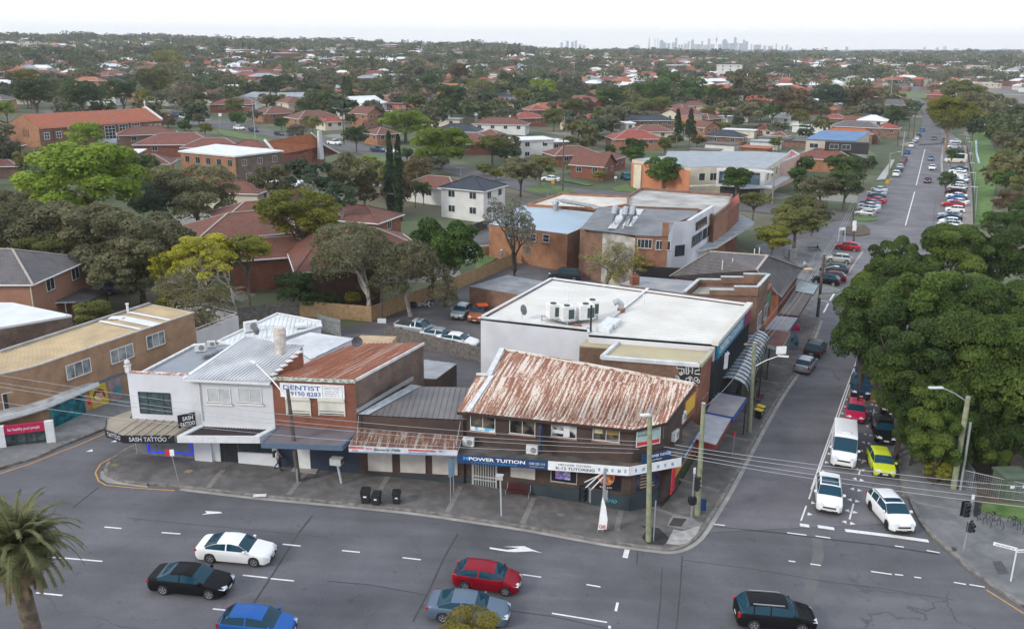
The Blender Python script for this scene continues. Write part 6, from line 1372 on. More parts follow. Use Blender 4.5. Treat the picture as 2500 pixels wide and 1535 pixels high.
wheels(A3,(640,1062),(985,1090),'suv','black','black four wheel drive with silver roof rails at the bottom right',GM,name='driving_car',rails=1)
GS='cars queued on the side street'
def front(t,l,r,kind,col,label,group=GS,**k):
 0
 a=P(t,*l);b=P(t,*r);mid=(a+b)/2;h=hd(a,b)-math.pi/2;S=SPEC[kind];d=V3((math.cos(h),math.sin(h)))
 return car(kind,col,mid.xy-d*(S['L']/2-.12),h,label,group,name='queued_car',**k)
sdir=math.atan2(-.889,-.458)
def at_head(t,p,kind,col,label,group=GS,h=None,back=.0,name='queued_car',**k):
 a=P(t,*p);h=sdir if h is None else h;S=SPEC[kind];d=V3((math.cos(h),math.sin(h)));return car(kind,col,a.xy-d*(S['L']/2+back),h,label,group,name=name,**k)
at_head(R8,(335,1262),'suv','white','white four wheel drive with a dark sunroof, first in the left queue lane',h=sdir+.18,sunroof=2)
at_head(R8,(838,1396),'suv','white','white four wheel drive turning at the right kerb, first car at the stop line',h=sdir+.52,rimm=RIMD,rails=1,sunroof=1)
at_head(R8,(430,955),'van','white','large white van in the left queue lane',h=sdir+.14)
at_head(R8,(712,1020),'hatch','lime','bright yellow hatchback in the right queue lane',h=sdir+.28)
at_head(R8,(510,650),'hatch','crimson','bright red hatchback directly behind the large white van',h=sdir+.1)
at_head(R8,(720,795),'sedan','black','black sedan with a yellow plate behind the yellow hatchback',h=sdir+.22)
at_head(R8,(755,610),'suv','black','black four wheel drive half under the fig tree in the right queue lane',h=sdir+.2)
at_head(R8,(548,490),'suv','navy','dark blue four wheel drive beside the ochre road panel',h=sdir+.14)
at_head(R8,(565,362),'hatch','navy','dark blue car last in the left queue lane under the fig',h=sdir+.1)
at_head(R8,(727,445),'hatch','pale','pale car hidden under the fig tree behind the black four wheel drive',h=sdir+.2)
GL='cars parked along the left kerb of the side street'
nd=math.atan2(.889,.458)
def tail(t,p,kind,col,label,group=GL,h=None,**k):
 a=P(t,*p);h=nd if h is None else h;S=SPEC[kind];d=V3((math.cos(h),math.sin(h)));return car(kind,col,a.xy+d*S['L']/2,h,label,group,**k)
tail(R8,(150,315),'hatch','silver','silver hatchback parked at the left kerb, nearer the camera',h=nd-.04)
tail(R8,(215,212),'suv','darkgrey','dark four wheel drive parked in front of the silver hatchback',h=nd-.04)
GA='cars angle parked by the plaza'
pd=math.atan2(-.15,1)
def side(t,l,r,kind,col,label,group,nose='l',**k):
 0
 a=P(t,*l);b=P(t,*r);
 if nose=='l':a,b=b,a;sd=-1
 else:sd=1
 h=hd(a,b);S=SPEC[kind];d=V3((math.cos(h),math.sin(h)));n=V3((-d.y,d.x))*sd
 mid=(a.xy+b.xy)/2+n*(S['W']/2-.12)+d*((S['fw']+S['rw'])/2-.5)*S['L'];return car(kind,col,mid,h,label,group,**k)
side(A4,(981,360),(1103,375),'hatch','brightred','red hatchback angle parked, farthest of the plaza row',GA)
side(A4,(910,460),(1037,474),'hatch','champagne','pale gold hatchback angle parked in the plaza row',GA)
side(A4,(865,543),(995,560),'suv','darkgrey','dark grey four wheel drive angle parked in the plaza row',GA,scale=.93)
side(A4,(845,608),(990,625),'hatch','maroon','dark red hatchback angle parked between two dark cars',GA)
side(A4,(795,632),(930,652),'hatch','black','black hatchback angle parked, nearest of the plaza row',GA)
GB='row of angle parked cars on the left of the long street'
for i,(l,r,kd,cl,lb)in enumerate((((770,1382),(888,1395),'hatch','silver','silver hatchback, nearest in the left angled row'),((795,1335),(925,1352),'sedan','silver','silver sedan second from the nearest in the left angled row'),((790,1300),(935,1322),'sedan','white','white sedan third from the nearest in the left angled row'),((805,1272),(945,1296),'sedan','bluegrey','blue grey sedan fourth from the nearest in the left angled row'),
 ((880,1245),(970,1262),'sedan','brightred','red sedan in the left angled row'),((870,1210),(985,1232),'hatch','navy','dark blue hatchback just beyond the red sedan in the left row'),((870,1180),(995,1200),'sedan','silver','silver sedan second from the far end of the left angled row'),((890,1135),(1015,1165),'sedan','pale','pale silver sedan at the far end of the left angled row'))):
 side(A5,l,r,kd,cl,lb,GB)
GR='row of angle parked cars on the right of the long street'
rr=[((1650,1345),(1782,1355),'hatch','white','white hatchback with dark side marks just before the red sedan on the right'),((1620,1292),(1775,1300),'sedan','brightred','red sedan in the right hand angled row'),((1660,1262),(1800,1282),'sedan','white','white sedan behind the red sedan on the right'),((1650,1232),(1790,1250),'hatch','blue','blue hatchback in the right hand angled row'),((1650,1208),(1800,1222),'sedan','white','white sedan beyond the blue hatchback on the right'),
((1625,1172),(1780,1190),'suv','maroon','dark red wagon low in the right hand angled row'),((1660,1128),(1790,1142),'sedan','silver','silver sedan in the middle of the right hand row'),((1670,1100),(1795,1115),'hatch','white','white hatchback beside the small dark tree'),((1680,1075),(1800,1085),'sedan','darkgrey','dark grey sedan by the small dark tree'),((1690,1050),(1810,1062),'sedan','white','white sedan just beyond the small dark tree'),
((1700,1022),(1812,1032),'sedan','bluegrey','blue grey sedan toward the far end of the right row'),((1700,995),(1812,1004),'hatch','white','white hatchback three from the far end of the right row'),((1665,965),(1810,975),'sedan','white','white sedan next to the last of the right row'),((1700,942),(1805,950),'sedan','navy','dark blue sedan at the far end of the right row'),
((1580,1400),(1755,1410),'sedan','silver','silver sedan in the near group on the right'),((1575,1425),(1750,1438),'sedan','navy','navy sedan in the near group on the right'),((1590,1465),(1740,1475),'hatch','white','white hatchback in the near group on the right'),((1590,1492),(1740,1502),'sedan','champagne','pale yellowish sedan in the near group on the right'),((1600,1530),(1720,1540),'hatch','white','white hatchback peeking over the fig trees'),
((1660,725),(1760,728),'sedan','white','white sedan under the giant fig tree'),((1660,700),(1760,704),'hatch','silver','silver hatchback under the giant fig tree'),((1680,675),(1760,678),'hatch','white','white hatchback beyond the giant fig trunk'),((1690,770),(1770,774),'sedan','darkgrey','grey sedan beyond the campervan')]
for l,r,kd,cl,lb in rr:side(A5,l,r,kd,cl,lb,GR,nose='l')
side(A5,(1640,866),(1790,870),'camper','cream','cream campervan parked beside the small street tree',GR,nose='l')
def one(t,p,kind,col,h,label,group,**k):a=P(t,*p);return car(kind,col,a.xy,h,label,group,**k)
GD='cars driving on the long street'
for p,kd,cl,h,lb in(((1449,1058),'hatch','maroon',sdir,'dark red car coming down the long street, nearest'),((1494,932),'sedan','white',sdir,'white car coming down the long street'),((1477,842),'hatch','bluegrey',sdir,'grey blue car coming down the long street'),((1508,650),'suv','darkgrey',sdir,'dark car coming down the far end of the long street'),((1612,668),'suv','navy',sdir,'dark blue four wheel drive parked before the giant fig'),((1400,565),'suv','blue',nd,'blue car leaving at the far end of the long street')):one(A5,p,kd,cl,h,lb,GD,name='driving_car')
GK='cars parked at the left kerb of the long street'
for p,kd,cl,lb in(((1145,995),'suv','white','white four wheel drive, nearest at the left kerb of the long street'),((1172,955),'sedan','navy','navy car behind the white four wheel drive at the left kerb'),((1180,925),'hatch','white','white hatchback third at the left kerb'),((1198,892),'sedan','darkgrey','dark grey car fourth at the left kerb'),((1208,865),'sedan','red','red sedan fifth at the left kerb'),((1222,845),'hatch','maroon','maroon car sixth at the left kerb'),((1252,778),'hatch','blue','bright blue hatchback alone at the left kerb'),((1292,715),'suv','white','white four wheel drive beyond the bright blue hatchback'),((1325,668),'sedan','silver','silver sedan far along the left kerb'),((1345,645),'hatch','white','white hatchback far along the left kerb'),((1362,620),'suv','navy','navy car farthest along the left kerb')):one(A5,p,kd,cl,nd,lb,GK)
GF='cars parked on the back streets'
side(A6,(548,285),(635,292),'sedan','white','white coupe parked across the back street beside the grass',GF,nose='l')
one(A6,(1162,268),'suv','teal',nd+.6,'teal wagon parked beside the orange wall',GF)
side(B4,(555,450),(628,456),'suv','white','white four wheel drive on the hill street, left of two',GF,nose='r')
side(B4,(670,462),(740,472),'suv','darkgrey','dark four wheel drive on the hill street, right of two',GF,nose='r')
side(B4,(1310,568),(1395,578),'ute','white','white tray truck on the hill street beyond the orange church roof',GF,nose='r')
side(B4,(1675,625),(1735,632),'ute','bluegrey','blue tray truck on the hill street by the hedge',GF,nose='r')
side(B4,(1790,645),(1870,652),'suv','silver','silver four wheel drive on the hill street under the green tree',GF,nose='r')
one(B4,(925,495),'hatch','darkgrey',-.7,'dark hatchback by the shrubs on the hill street',GF)
for x,y,c_,lb in((60,345,'pale','pale car in the corner car park on the left'),(100,335,'blue','blue car in the corner car park on the left'),(165,360,'white','white car in the corner car park, nearest'),(180,335,'silver','silver car in the corner car park, behind the white one')):one(B4,(x,y),'sedan',c_,-.5,lb,GF)
one(A7,(2035,720),'hatch','silver',math.atan2(-.95,-.25),'silver hatchback in the car park beside the white wall',GF)
one(A7,(2140,735),'suv','orange',math.atan2(-.97,-.2),'burnt orange four wheel drive with a roof basket beside the white wall',GF,rack=1)
side(A6,(610,1025),(790,1035),'suv','darkgrey','dark wagon with roof bars beside the rear lane garden',GF,nose='l',rack=1)
one(R4,(820,60),'ute','silver',-.3,'pale tray truck with a rack behind the grey paling fence',GF,rack=1)
one(R4,(1040,120),'sedan','silver',-.3,'silver car roof behind the grey paling fence',GF)
one(R4,(1200,165),'sedan','white',-.3,'white car behind the grey paling fence, nearest the white wall',GF)
one(R1,(985,720),'suv','bluegrey',math.atan2(.5,.8),'blue grey four wheel drive in the shaded yard beyond the carport',GF)
one(B3,(1608,510),'sedan','white',nd,'white car at the kerb of the far street',GF);one(B3,(1655,515),'sedan','silver',nd,'silver car at the kerb of the far street',GF)
for pr_ in PT0.values():
 def rm(o):
  for c in list(o.children):rm(c)
  bpy.data.objects.remove(o)
 rm(pr_[0])
p_=P(A7,2160,665,1.7);m=M();m.box((0,0,0),(1.3,1.1,.18),.3);o=m.bd('roof_bag',pl('orange_bag',(.6,.10,.03),.6));o.location=p_+UZ(.3);tag(o,'orange bag lying on the roof rack of the burnt orange four wheel drive','bag')
GRN=fo0('leaf_deep_green',(.020,.042,.010),(.075,.125,.025),(.042,.080,.016));DKG=fo0('leaf_dark_green',(.022,.038,.014),(.065,.095,.034));BRT=fo0('leaf_bright_green',(.075,.110,.016),(.20,.255,.04),(.135,.185,.025))
OLV=fo0('leaf_olive',(.062,.068,.022),(.165,.165,.055),(.105,.11,.034));GRY=fo0('leaf_grey_gum',(.070,.066,.036),(.175,.160,.100),(.115,.108,.064));YEL=fo0('leaf_yellow',(.16,.15,.02),(.34,.30,.03),(.25,.23,.025))
YGR=fo0('leaf_yellow_green',(.075,.085,.012),(.19,.18,.028));BRW=fo0('leaf_brown',(.06,.042,.026),(.125,.092,.052));BLG=fo0('leaf_blue_green',(.034,.055,.038),(.085,.115,.075));CON=fo0('leaf_conifer',(.012,.028,.014),(.035,.062,.028));SIL=fo0('leaf_silver',(.085,.085,.07),(.19,.185,.16))
BARK=ny('bark_grey_brown',(.09,.07,.055),(.17,.14,.115),2);BARKP=ny('bark_pale_gum',(.26,.23,.2),(.42,.38,.34),1.5);BARKD=ny('bark_dark',(.035,.026,.02),(.07,.055,.045),2);TWIG=ny('bare_twig',(.20,.165,.135),(.34,.29,.24),1)
def lv0(cent,rad,n,size,seed,shell=.72,flat=.0,up=.35,asp=.55):
 0
 g=np.random.default_rng(seed);cent=np.array(cent,float);rad=np.array(rad,float)
 w=rad[:,0]*rad[:,2];w=w/w.sum();V3=[];N3=[];got=0
 while got<n:
  k=g.choice(len(cent),n,p=w);d=g.normal(size=(n,3));d /= np.linalg.norm(d,axis=1)[:,None]
  d[:,2]=np.where(g.random(n)<.75,np.abs(d[:,2]),d[:,2])
  r=shell+(1.04-shell)*g.random(n)**.6;p=cent[k]+d*rad[k]*r[:,None]
  keep=np.ones(n,bool)
  for c,q in zip(cent,rad):keep &=(((p-c)/(q*.74))**2).sum(1)>1
  V3.append(p[keep]);N3.append(d[keep]);got+=keep.sum()
 p=np.concatenate(V3)[:n];d=np.concatenate(N3)[:n]
 nn=d+g.normal(size=(n,3))*.75;nn[:,2]+=up;nn /= np.linalg.norm(nn,axis=1)[:,None]
 t=np.cross(nn,g.normal(size=(n,3)));t /= np.linalg.norm(t,axis=1)[:,None];b=np.cross(nn,t)
 s=size*(.45+1.1*g.random(n)**1.5)[:,None]
 co=np.empty((n,4,3));co[:,0]=p-t*s;co[:,1]=p-b*s*asp;co[:,2]=p+t*s;co[:,3]=p+b*s*asp
 return co.reshape(-1,3)
def lm0(name,co):
 me=bpy.data.meshes.new(name);n=len(co)//4
 me.vertices.add(n*4);me.vertices.foreach_set('co',co.astype(np.float32).ravel());me.loops.add(n*4);me.loops.foreach_set('vertex_index',np.arange(n*4,dtype=np.int32))
 me.polygons.add(n);me.polygons.foreach_set('loop_start',np.arange(0,n*4,4,dtype=np.int32));me.update(calc_edges=1);return me
def lobes(kind,g):
 0
 C,Q=[],[]
 if kind==RD:
  for i in range(38):
   a=g.random()*6.28;z=g.uniform(-.62,.85);r=math.sqrt(max(.05,1-z*z))*g.uniform(.55,.86);q=g.uniform(.17,.31);C.append((r*math.cos(a),r*math.sin(a),z*.82));Q.append((q,q,q*.8))
  C.append((0,0,-.05));Q.append((.52,.52,.5))
 elif kind=='broad':
  for i in range(36):
   a=g.random()*6.28;r=math.sqrt(g.random())*.86;q=g.uniform(.15,.28);C.append((r*math.cos(a),r*math.sin(a),.42*(1-r*r)+g.uniform(-.25,.1)));Q.append((q,q,q*.62))
  C.append((0,0,-.05));Q.append((.7,.7,.38))
 elif kind=='open':
  for i in range(16):
   a=g.random()*6.28;r=g.uniform(.3,.85);q=g.uniform(.17,.32);C.append((r*math.cos(a),r*math.sin(a),g.uniform(-.6,.75)*(1-r*.4)));Q.append((q,q,q*.75))
 elif kind=='cone':
  for i in range(26):
   z=i/25;a=g.random()*6.28;w=(1-z)**.8*.6+.04;r=g.random()*w*.7;q=.16+.25*(1-z);C.append((r*math.cos(a),r*math.sin(a),-1+2.3*z));Q.append((q*.9,q*.9,q*1.1))
 elif kind=='column':
  for i in range(16):
   z=i/15;a=g.random()*6.28;q=.26*(1-abs(z-.4)**1.6*1.2);C.append((.06*math.cos(a),.06*math.sin(a),-2.2+4.6*z));Q.append((q,q,.45))
 return C,Q
_cp={}
def crown_mesh(kind,n,size,seed,asp=.55):
 key=(kind,n,size,seed)
 if key not in _cp:
  g=np.random.default_rng(seed);C,Q=lobes(kind,g);_cp[key]=lm0('crown',lv0(C,Q,n,size,seed,asp=asp,shell=.55 if kind=='open' else .7))
 return _cp[key]
def trunk_mesh(kind,seed,zc):
 0
 g=random.Random(seed);m=M();m.tu([(0,0,-.1),(0,0,zc*.45),(g.uniform(-.05,.05),g.uniform(-.05,.05),zc*.75)],[.075,.055,.045],7)
 for i in range(7):
  a=i*.9+g.random()*.5;r=g.uniform(.35,.7);z=zc+g.uniform(-.3,.3);m.tu([(0,0,zc*g.uniform(.4,.7)),(r*.45*math.cos(a),r*.45*math.sin(a),zc*.8),(r*math.cos(a),r*math.sin(a),z)],[.04,.026,.01],5)
 return m
_tp={}
TREES=[]
def tree(pos,r,zc,kind,leaf,label,name='tree',cat='tree',group=None,n=2400,size=.085,seed=None,flat=1.,bark=BARK,var=3,asp=.55):
 0
 x,y=pos[0],pos[1];g0=gz(x,y);h=max(r*.7,zc-g0);seed=(len(TREES)*7)%var if seed is None else seed
 t=th0(name,label,cat,(x,y,g0),group)
 c=bpy.data.objects.new('crown',crown_mesh(kind,n,size,seed,asp));COL.objects.link(c);c.parent=t
 if not c.data.materials:c.data.materials.append(leaf)
 c.material_slots[0].link='OBJECT';c.material_slots[0].material=leaf
 c.location=(0,0,h);c.rotation_euler=(0,0,random.random()*6.28);c.scale=(r,r*random.uniform(.9,1.1),r*flat)
 key=(kind,seed%3)
 if key not in _tp:
  _tp[key]=trunk_mesh(kind,seed,1.15).bd('trunk',bark,uv=0);TR0.append(_tp[key])
 k=_tp[key].copy();COL.objects.link(k);k.parent=t;k.location=(0,0,0);k.scale=(r,r,h/1.15);k.material_slots[0].link='OBJECT';k.material_slots[0].material=bark
 k.rotation_euler=(0,0,random.random()*6.28)
 TREES.append((x,y,r));return t
TR0=[]
def tpx(t,x,y,rpx,zc,kind,leaf,label,**k):
 p=P(t,x,y,zc+gz(*P(t,x,y).xy)*(1 if zc<14 else 0));r=rpx/V[t][2]*dep(p)/FPX
 return tree(p,r,p.z,kind,leaf,label,**k)
T=lambda*a,**k:tpx(*a,**k)
GBIG='scrubby grey trees on the left'
T('O',195,430,142,10.5,RD,BRT,'large bright green tree beyond the grey trees on the left',n=26000,size=.035,seed=1,flat=.72)
for i,(x,y,r,zc,lf,lb)in enumerate(((40,560,115,7,GRY,'grey green scrubby tree cut by the left edge'),(190,560,120,7,GRY,'broad grey scrubby tree under the bright green tree'),(330,590,135,7,GRY,'largest grey scrubby tree above the shaded yard'),(300,660,80,4.5,GRY,'low grey tree beside the shaded car'),(100,620,80,5,OLV,'low olive tree above the grey tiled roof'),(470,465,105,7,GRY,'brown grey tree left of the red tiled roof'),(375,480,70,6,BLG,'dark grey tree between bright green tree and brown grey tree'),(45,490,60,6,GRY,'dull tree at the left edge beside the driveway'))):
 T('O',x,y,r,zc,RD,lf,lb,group=GBIG,n=16000,size=.036,seed=i%4,flat=.72)
T('O',720,515,100,8.8,RD,YGR,'round olive yellow tree between the two red tiled roofs',n=22000,size=.034,seed=2,flat=.66)
T('O',1072,595,92,7.5,RD,GRN,'full mid green tree at the end of the pine fence',n=18000,size=.038,seed=3,flat=.9)
T('O',1040,640,60,4.5,'open',GRY,'thin grey green tree against the pine fence',n=6000,size=.045,seed=1)
T('O',705,690,52,3.2,RD,DKG,'dark green bush against the brown brick wall',name='shrub',cat='shrub',n=6000,size=.05,seed=1,flat=.8)
for x,y,r,lb in((745,720,34,'low dark creeper on the old fence'),(790,722,30,'low green creeper right of the dark bush'),(850,715,22,'thin bush by the brown wall')):T('O',x,y,r,1.8,RD,DKG if r>25 else YGR,lb,name='shrub',cat='shrub',n=2200,size=.08,group='creepers on the old fence',flat=.7)
T('O',222,755,46,2.5,RD,OLV,'round olive shrub behind the white roofed rubble building',name='shrub',cat='shrub',n=7000,size=.05,flat=.8)
for x,y,r,lf,lb in((650,430,52,GRY,'grey tree in front of the white roofed orange block'),(742,425,58,BLG,'dark grey gum right of the small grey tree'),(855,415,62,GRY,'tall dry gum left of the twin cypress'),(820,470,42,BLG,'low dark tree above the olive yellow tree')):T('O',x,y,r,8,'open',lf,lb,n=9000,size=.06,group='gums behind the olive yellow tree',bark=BARKP,seed=x%3)
for x,y,lb in((937,442,'left spire of the dark twin cypress'),(958,450,'right spire of the dark twin cypress')):T('O',x,y,44,6.0,'column',CON,lb,name='cypress',n=7000,size=.05,group='twin cypress by the white house')
T('O',975,303,60,5,RD,BRT,'bright green tree left of the navy roofed house',n=12000,size=.045,flat=.62,seed=0)
T('O',1060,350,74,6,RD,BRT,'largest bright green tree in the middle distance',n=16000,size=.04,flat=.72,seed=2)
T(B5,850,640,112,4,RD,OLV,'olive tree before the white cube house',n=9000,size=.05,flat=.75)
T(B5,1030,890,185,6,RD,GRY,'dark olive street tree beside the dark roofed white house',n=12000,size=.045,flat=.75,bark=BARKD)
T(B5,1210,850,150,5,RD,OLV,'dense olive tree behind the white coupe',n=9000,size=.05,flat=.7)
for x,y,r,lb in((690,880,90,'low olive hedge shrub above the navy roof'),(800,920,80,'low shrub with yellow spires above the navy roof'),(1500,860,70,'dark green shrub left of the brick cottage'),(1760,940,70,'yellow green garden shrub before the brick cottage')):T(B5,x,y,r,1.8,RD,OLV if y<900 else YGR,lb,name='shrub',cat='shrub',n=3000,size=.08,flat=.6,group='garden shrubs')
T(B5,2080,690,130,5,RD,GRN,'glossy green tree beside the brick cottage',n=9000,size=.05,flat=.85)
T(B5,2350,900,185,5.5,RD,GRN,'green street tree before the orange wall',n=12000,size=.045,flat=.8)
T(A6,2000,265,128,5.5,RD,GRN,'green street tree before the blue glass balconies',n=10000,size=.05,flat=.75)
T(A6,2130,430,120,4.5,'broad',OLV,'spreading olive tree beside the timber pole at the corner',n=8000,size=.05,flat=.9)
T(A4,640,130,220,5.5,RD,OLV,'tallest olive plaza tree behind the hip roof',n=16000,size=.04,flat=.62)
T(A4,450,260,160,4.5,RD,YGR,'yellow olive plaza tree nearest the hip roof',n=12000,size=.045,flat=.62)
T(A4,780,50,150,5,RD,GRY,'grey olive plaza tree right of the tallest one',n=9000,size=.05,flat=.7)
T(A5,420,1110,210,5,RD,GRY,'grey tree between plaza and dark figs',n=9000,size=.05,flat=.6)
T(A5,240,1310,230,5,RD,OLV,'olive tree behind the corner awning shops',n=9000,size=.05,flat=.6)
T(A5,640,890,190,6,RD,GRN,'upper dark green fig beside the parked row',n=12000,size=.045,flat=.62)
T(A5,660,1070,195,6,RD,DKG,'lower dark green fig beside the parked row',n=12000,size=.045,flat=.75)
T(A5,850,880,110,5,'open',DKG,'dark tree between fig and footpath',n=5000,size=.06)
T(A5,280,860,75,4,RD,GRN,'green tree left of the orange brick gable',n=5000,size=.07);T(A5,200,980,80,4,RD,GRN,'green tree by the driveway of the pink block',n=5000,size=.07)
T(A5,1640,1030,90,4,RD,DKG,'small dark street tree among the right hand parked row',n=6000,size=.06);T(A5,1690,780,60,4,RD,GRN,'small round street tree before the campervan',n=4000,size=.08)
T(A5,1670,400,265,12,'broad',YGR,'giant spreading fig above the far parked cars',n=26000,size=.03,flat=1.15,bark=ny('bark_warm',(.2,.14,.09),(.3,.22,.15),1))
T(A5,1790,210,240,9,'broad',OLV,'broad olive brown tree behind the giant fig',n=12000,size=.045,flat=.9);T(A5,1900,330,190,7,RD,GRY,'grey tree right of the giant fig beside the railway',n=7000,size=.06)
T(A5,1160,400,125,6,RD,DKG,'dark tree before the white roof at the street bend',n=6000,size=.06,flat=.8)
T(A5,1900,520,90,5,RD,DKG,'dark tree at the top of the green strip',n=4000,size=.08);T(A5,2028,415,48,4,RD,YEL,'small golden tree beside the railway',n=2500,size=.1)
for x,y,r,lf,lb in((2200,650,130,GRY,'grey scrub tree right of the green strip, far'),(2210,820,120,OLV,'olive tree right of the green strip, far middle'),(2320,930,150,BRW,'brown tree right of the green strip'),(2220,1030,130,GRN,'green tree right of the green strip, middle'),(2360,1080,140,OLV,'olive tree at the right edge beside the railway'),(2260,1230,160,BRW,'brown olive scrub right of the green strip, near'),(2400,1300,130,GRN,'green scrub at the right edge above the figs'),(2130,1440,160,GRN,'green tree just above the fig mass'),(2330,1420,150,GRN,'green tree above the fig mass at the right edge')):
 T(A5,x,y,r,4.5,RD,lf,lb,n=8000,size=.05,flat=.75,group='scrub along the railway')
FIG=fo0('leaf_fig',(.024,.042,.011),(.105,.140,.030),(.055,.086,.018));FIGD=fo0('leaf_fig_dark',(.018,.034,.011),(.068,.095,.024),(.038,.062,.015))
figs=[(2085,800,92,8.5,'fig crown reaching farthest left over the road'),(2185,690,88,9,'fig crown at the upper left of the fig mass'),(2290,610,80,10,'top fig crown above the others'),(2400,620,90,9,'fig crown at the upper right edge'),(2250,740,110,10.5,'broad sunlit fig crown in the upper middle'),(2380,750,110,9.5,'fig crown at the right edge, upper middle'),(2190,860,100,9,'fig crown in the left middle'),(2310,880,112,8.2,'largest fig crown in the middle of the mass'),(2435,900,105,8.5,'fig crown at the right edge, lower middle'),(2180,950,60,6,'small fig crown above the queued cars'),(2240,990,80,5,'fig crown behind the timber street lamp pole'),(2340,1020,90,4.2,'low fig crown above the green cabinet'),(2440,1040,75,4,'lowest fig crown at the right edge'),(2120,700,62,7,'small fig crown at the left shoulder of the mass'),(2150,640,60,8,'fig crown at the top left shoulder'),(2130,880,55,7,'small fig crown just above the dark blue cars'),(2260,1060,62,4,'low fig skirt beside the lamp pole'),(2370,950,90,5.2,'shaded fig crown between the two right edge crowns'),(2210,1000,48,4.5,'low fig crown over the footpath'),(2420,840,80,7,'fig crown tucked in at the right edge'),(2110,760,70,6.5,'lower fig crown behind the leftmost one'),(2330,800,80,8,'fig crown between the upper and largest crowns'),(2300,1085,45,2.2,'fig foliage reaching the ground beside the lamp pole'),(2390,1085,42,2.2,'fig foliage reaching the ground behind the green cabinet'),(2200,1040,40,3.2,'fig foliage over the kerb by the yellow hatchback'),(2440,980,70,4.5,'fig skirt at the right edge'),(2160,920,60,4.6,'fig skirt over the dark queued cars')]
for i,(x,y,r,zc,lb)in enumerate(figs):T('O',x,y,r*1.12,zc,RD,FIG if i%3 else FIGD,lb,name='fig_tree',n=42000,size=.027,seed=i%5+10,flat=.85 if zc>8.6 else 1.2,group='figs massed on the right',asp=.6,bark=BARKD)
T(B8,1100,1110,140,1.3,RD,YGR,'spiky green shrub at the base of the timber lamp pole',name='shrub',cat='shrub',n=9000,size=.05,flat=.8,asp=.18)
T(B8,880,690,45,3.0,RD,FIGD,'hanging green branch tip above the thin signpost',name='shrub',cat='shrub',n=2500,size=.1)
p=P(A2,1080,1290,5);tree(p,2.05,5,RD,fo0('leaf_dry_olive',(.10,.085,.018),(.26,.21,.05),(.17,.14,.03)),'dry olive tree top at the bottom edge before the blue grey sedan',n=20000,size=.035,seed=4,flat=.75,asp=.3)
def bird(p,rz,label):
 m=M();m.tu([(-.2,0,.12),(-.08,0,.17),(.08,0,.19),(.2,0,.17)],[.02,.09,.1,.05],8);m.tu([(.17,0,.18),(.25,0,.3)],.03,6);o=m.bd('bird',SW_,uv=0,smooth=1);m=M();m.tu([(.25,0,.3),(.34,0,.27),(.4,0,.2)],[.03,.012,.006],5);m.bd('bill',DARK,o,uv=0);m=M();m.tu([(-.2,0,.12),(-.3,0,.08)],[.03,.01],5);m.bd('tail',DARK,o,uv=0);o.location=p;o.rotation_euler=(0,0,rz);o.scale=(1.3,)*3;tag(o,label,'bird','white birds in the palm')
SW_=pl('feather_white',(.62,.61,.58),.7)
def palm(base,zt,L,nf,label,leafm,trunkr,seed,group=None,skirt=1,lean=(0,0),leafn=44):
 g=random.Random(seed);b=V3((base[0],base[1],gz(*base[:2])));top=V3((base[0]+lean[0],base[1]+lean[1],zt));t=th0('palm_tree',label,'palm tree',b,group)
 m=M();k=10;pts=[b.lerp(top,i/k)+V3((lean[0]*.3*math.sin(i/k*3.1),0,0))for i in range(k+1)];m.tu(pts,[trunkr*(1.15-.35*i/k)for i in range(k+1)],12);m.bd('trunk',ny('palm_trunk',(.06,.045,.03),(.15,.115,.08),3,.95,bump=.6),t,smooth=1)
 def frond(m,az,el,L,droop,w=.55,n=leafn,dead=0):
  P0=top.copy();d=V3((math.cos(az)*math.cos(el),math.sin(az)*math.cos(el),math.sin(el)));pts=[P0];st=L/9
  for i in range(9):d=(d+V3((0,0,-droop*(.5+i*.16)))).normalized();pts.append(pts[-1]+d*st)
  m.tu(pts,[.05-.0045*i for i in range(10)],4,cap=0);side=V3((-math.sin(az),math.cos(az),0))
  for i in range(n):
   u=.08+.92*i/n*9.0;j=min(8,int(u));p=pts[j].lerp(pts[j+1],u-j)if j<9 else pts[-1];dd=(pts[j+1]-pts[j]).normalized();wl=w*math.sin(min(1,.25+i/n*1.1)*math.pi*.9+.15)*1.2
   wl=max(.12,wl)
   for s_ in(1,-1):
    q=p+side*s_*wl*g.uniform(.8,1.1)+dd*wl*.55+V3((0,0,-wl*g.uniform(.35,.9)if dead else-wl*g.uniform(.1,.5)));e=dd*.045
    m.face([p-e,q-e*.3,q+e*.3,p+e])
 m=M()
 for i in range(nf):
  frond(m,i*2.399+g.random()*.3,R(75)-R(75)*(i/nf)+g.uniform(-.1,.1),L*g.uniform(.85,1.1),.15+.10*i/nf)
 m.bd('crown',leafm,t,loc=b)
 if skirt:
  m=M()
  for i in range(int(nf*.55)):frond(m,i*2.399+.7,R(-25)-R(40)*g.random(),L*g.uniform(.6,.85),.22,dead=1)
  m.bd('dead_skirt',ny('dead_frond',(.10,.07,.035),(.24,.17,.09),1.5),t,loc=b)
 return t
pb=P('O',48,1312,9.2);palm(pb+V3((.7,-.3,0)),9.2,3.5,74,'date palm with dead skirt at the lower left corner',fo0('leaf_palm',(.055,.058,.03),(.17,.165,.085),(.105,.108,.055)),.41,2,lean=(-.9,.3))
pb=P(A6,1045,1050);palm(pb,2.6,1.6,18,'small fan palm beside the bare tree in the rear garden',BLG,.25,5,skirt=0,group='small garden palms')
for x,y,z,r,lb in((280,425,9.0,.4,'white bird highest in the date palm'),(190,508,8.5,2.5,'white bird in the middle of the date palm'),(125,540,8.4,3.1,'white bird lowest on the left of the date palm'),(225,330,9.8,1.,'white bird near the palm top')):bird(P(A1,x,y,z)+V3((0,-.8,.3)),r,lb)
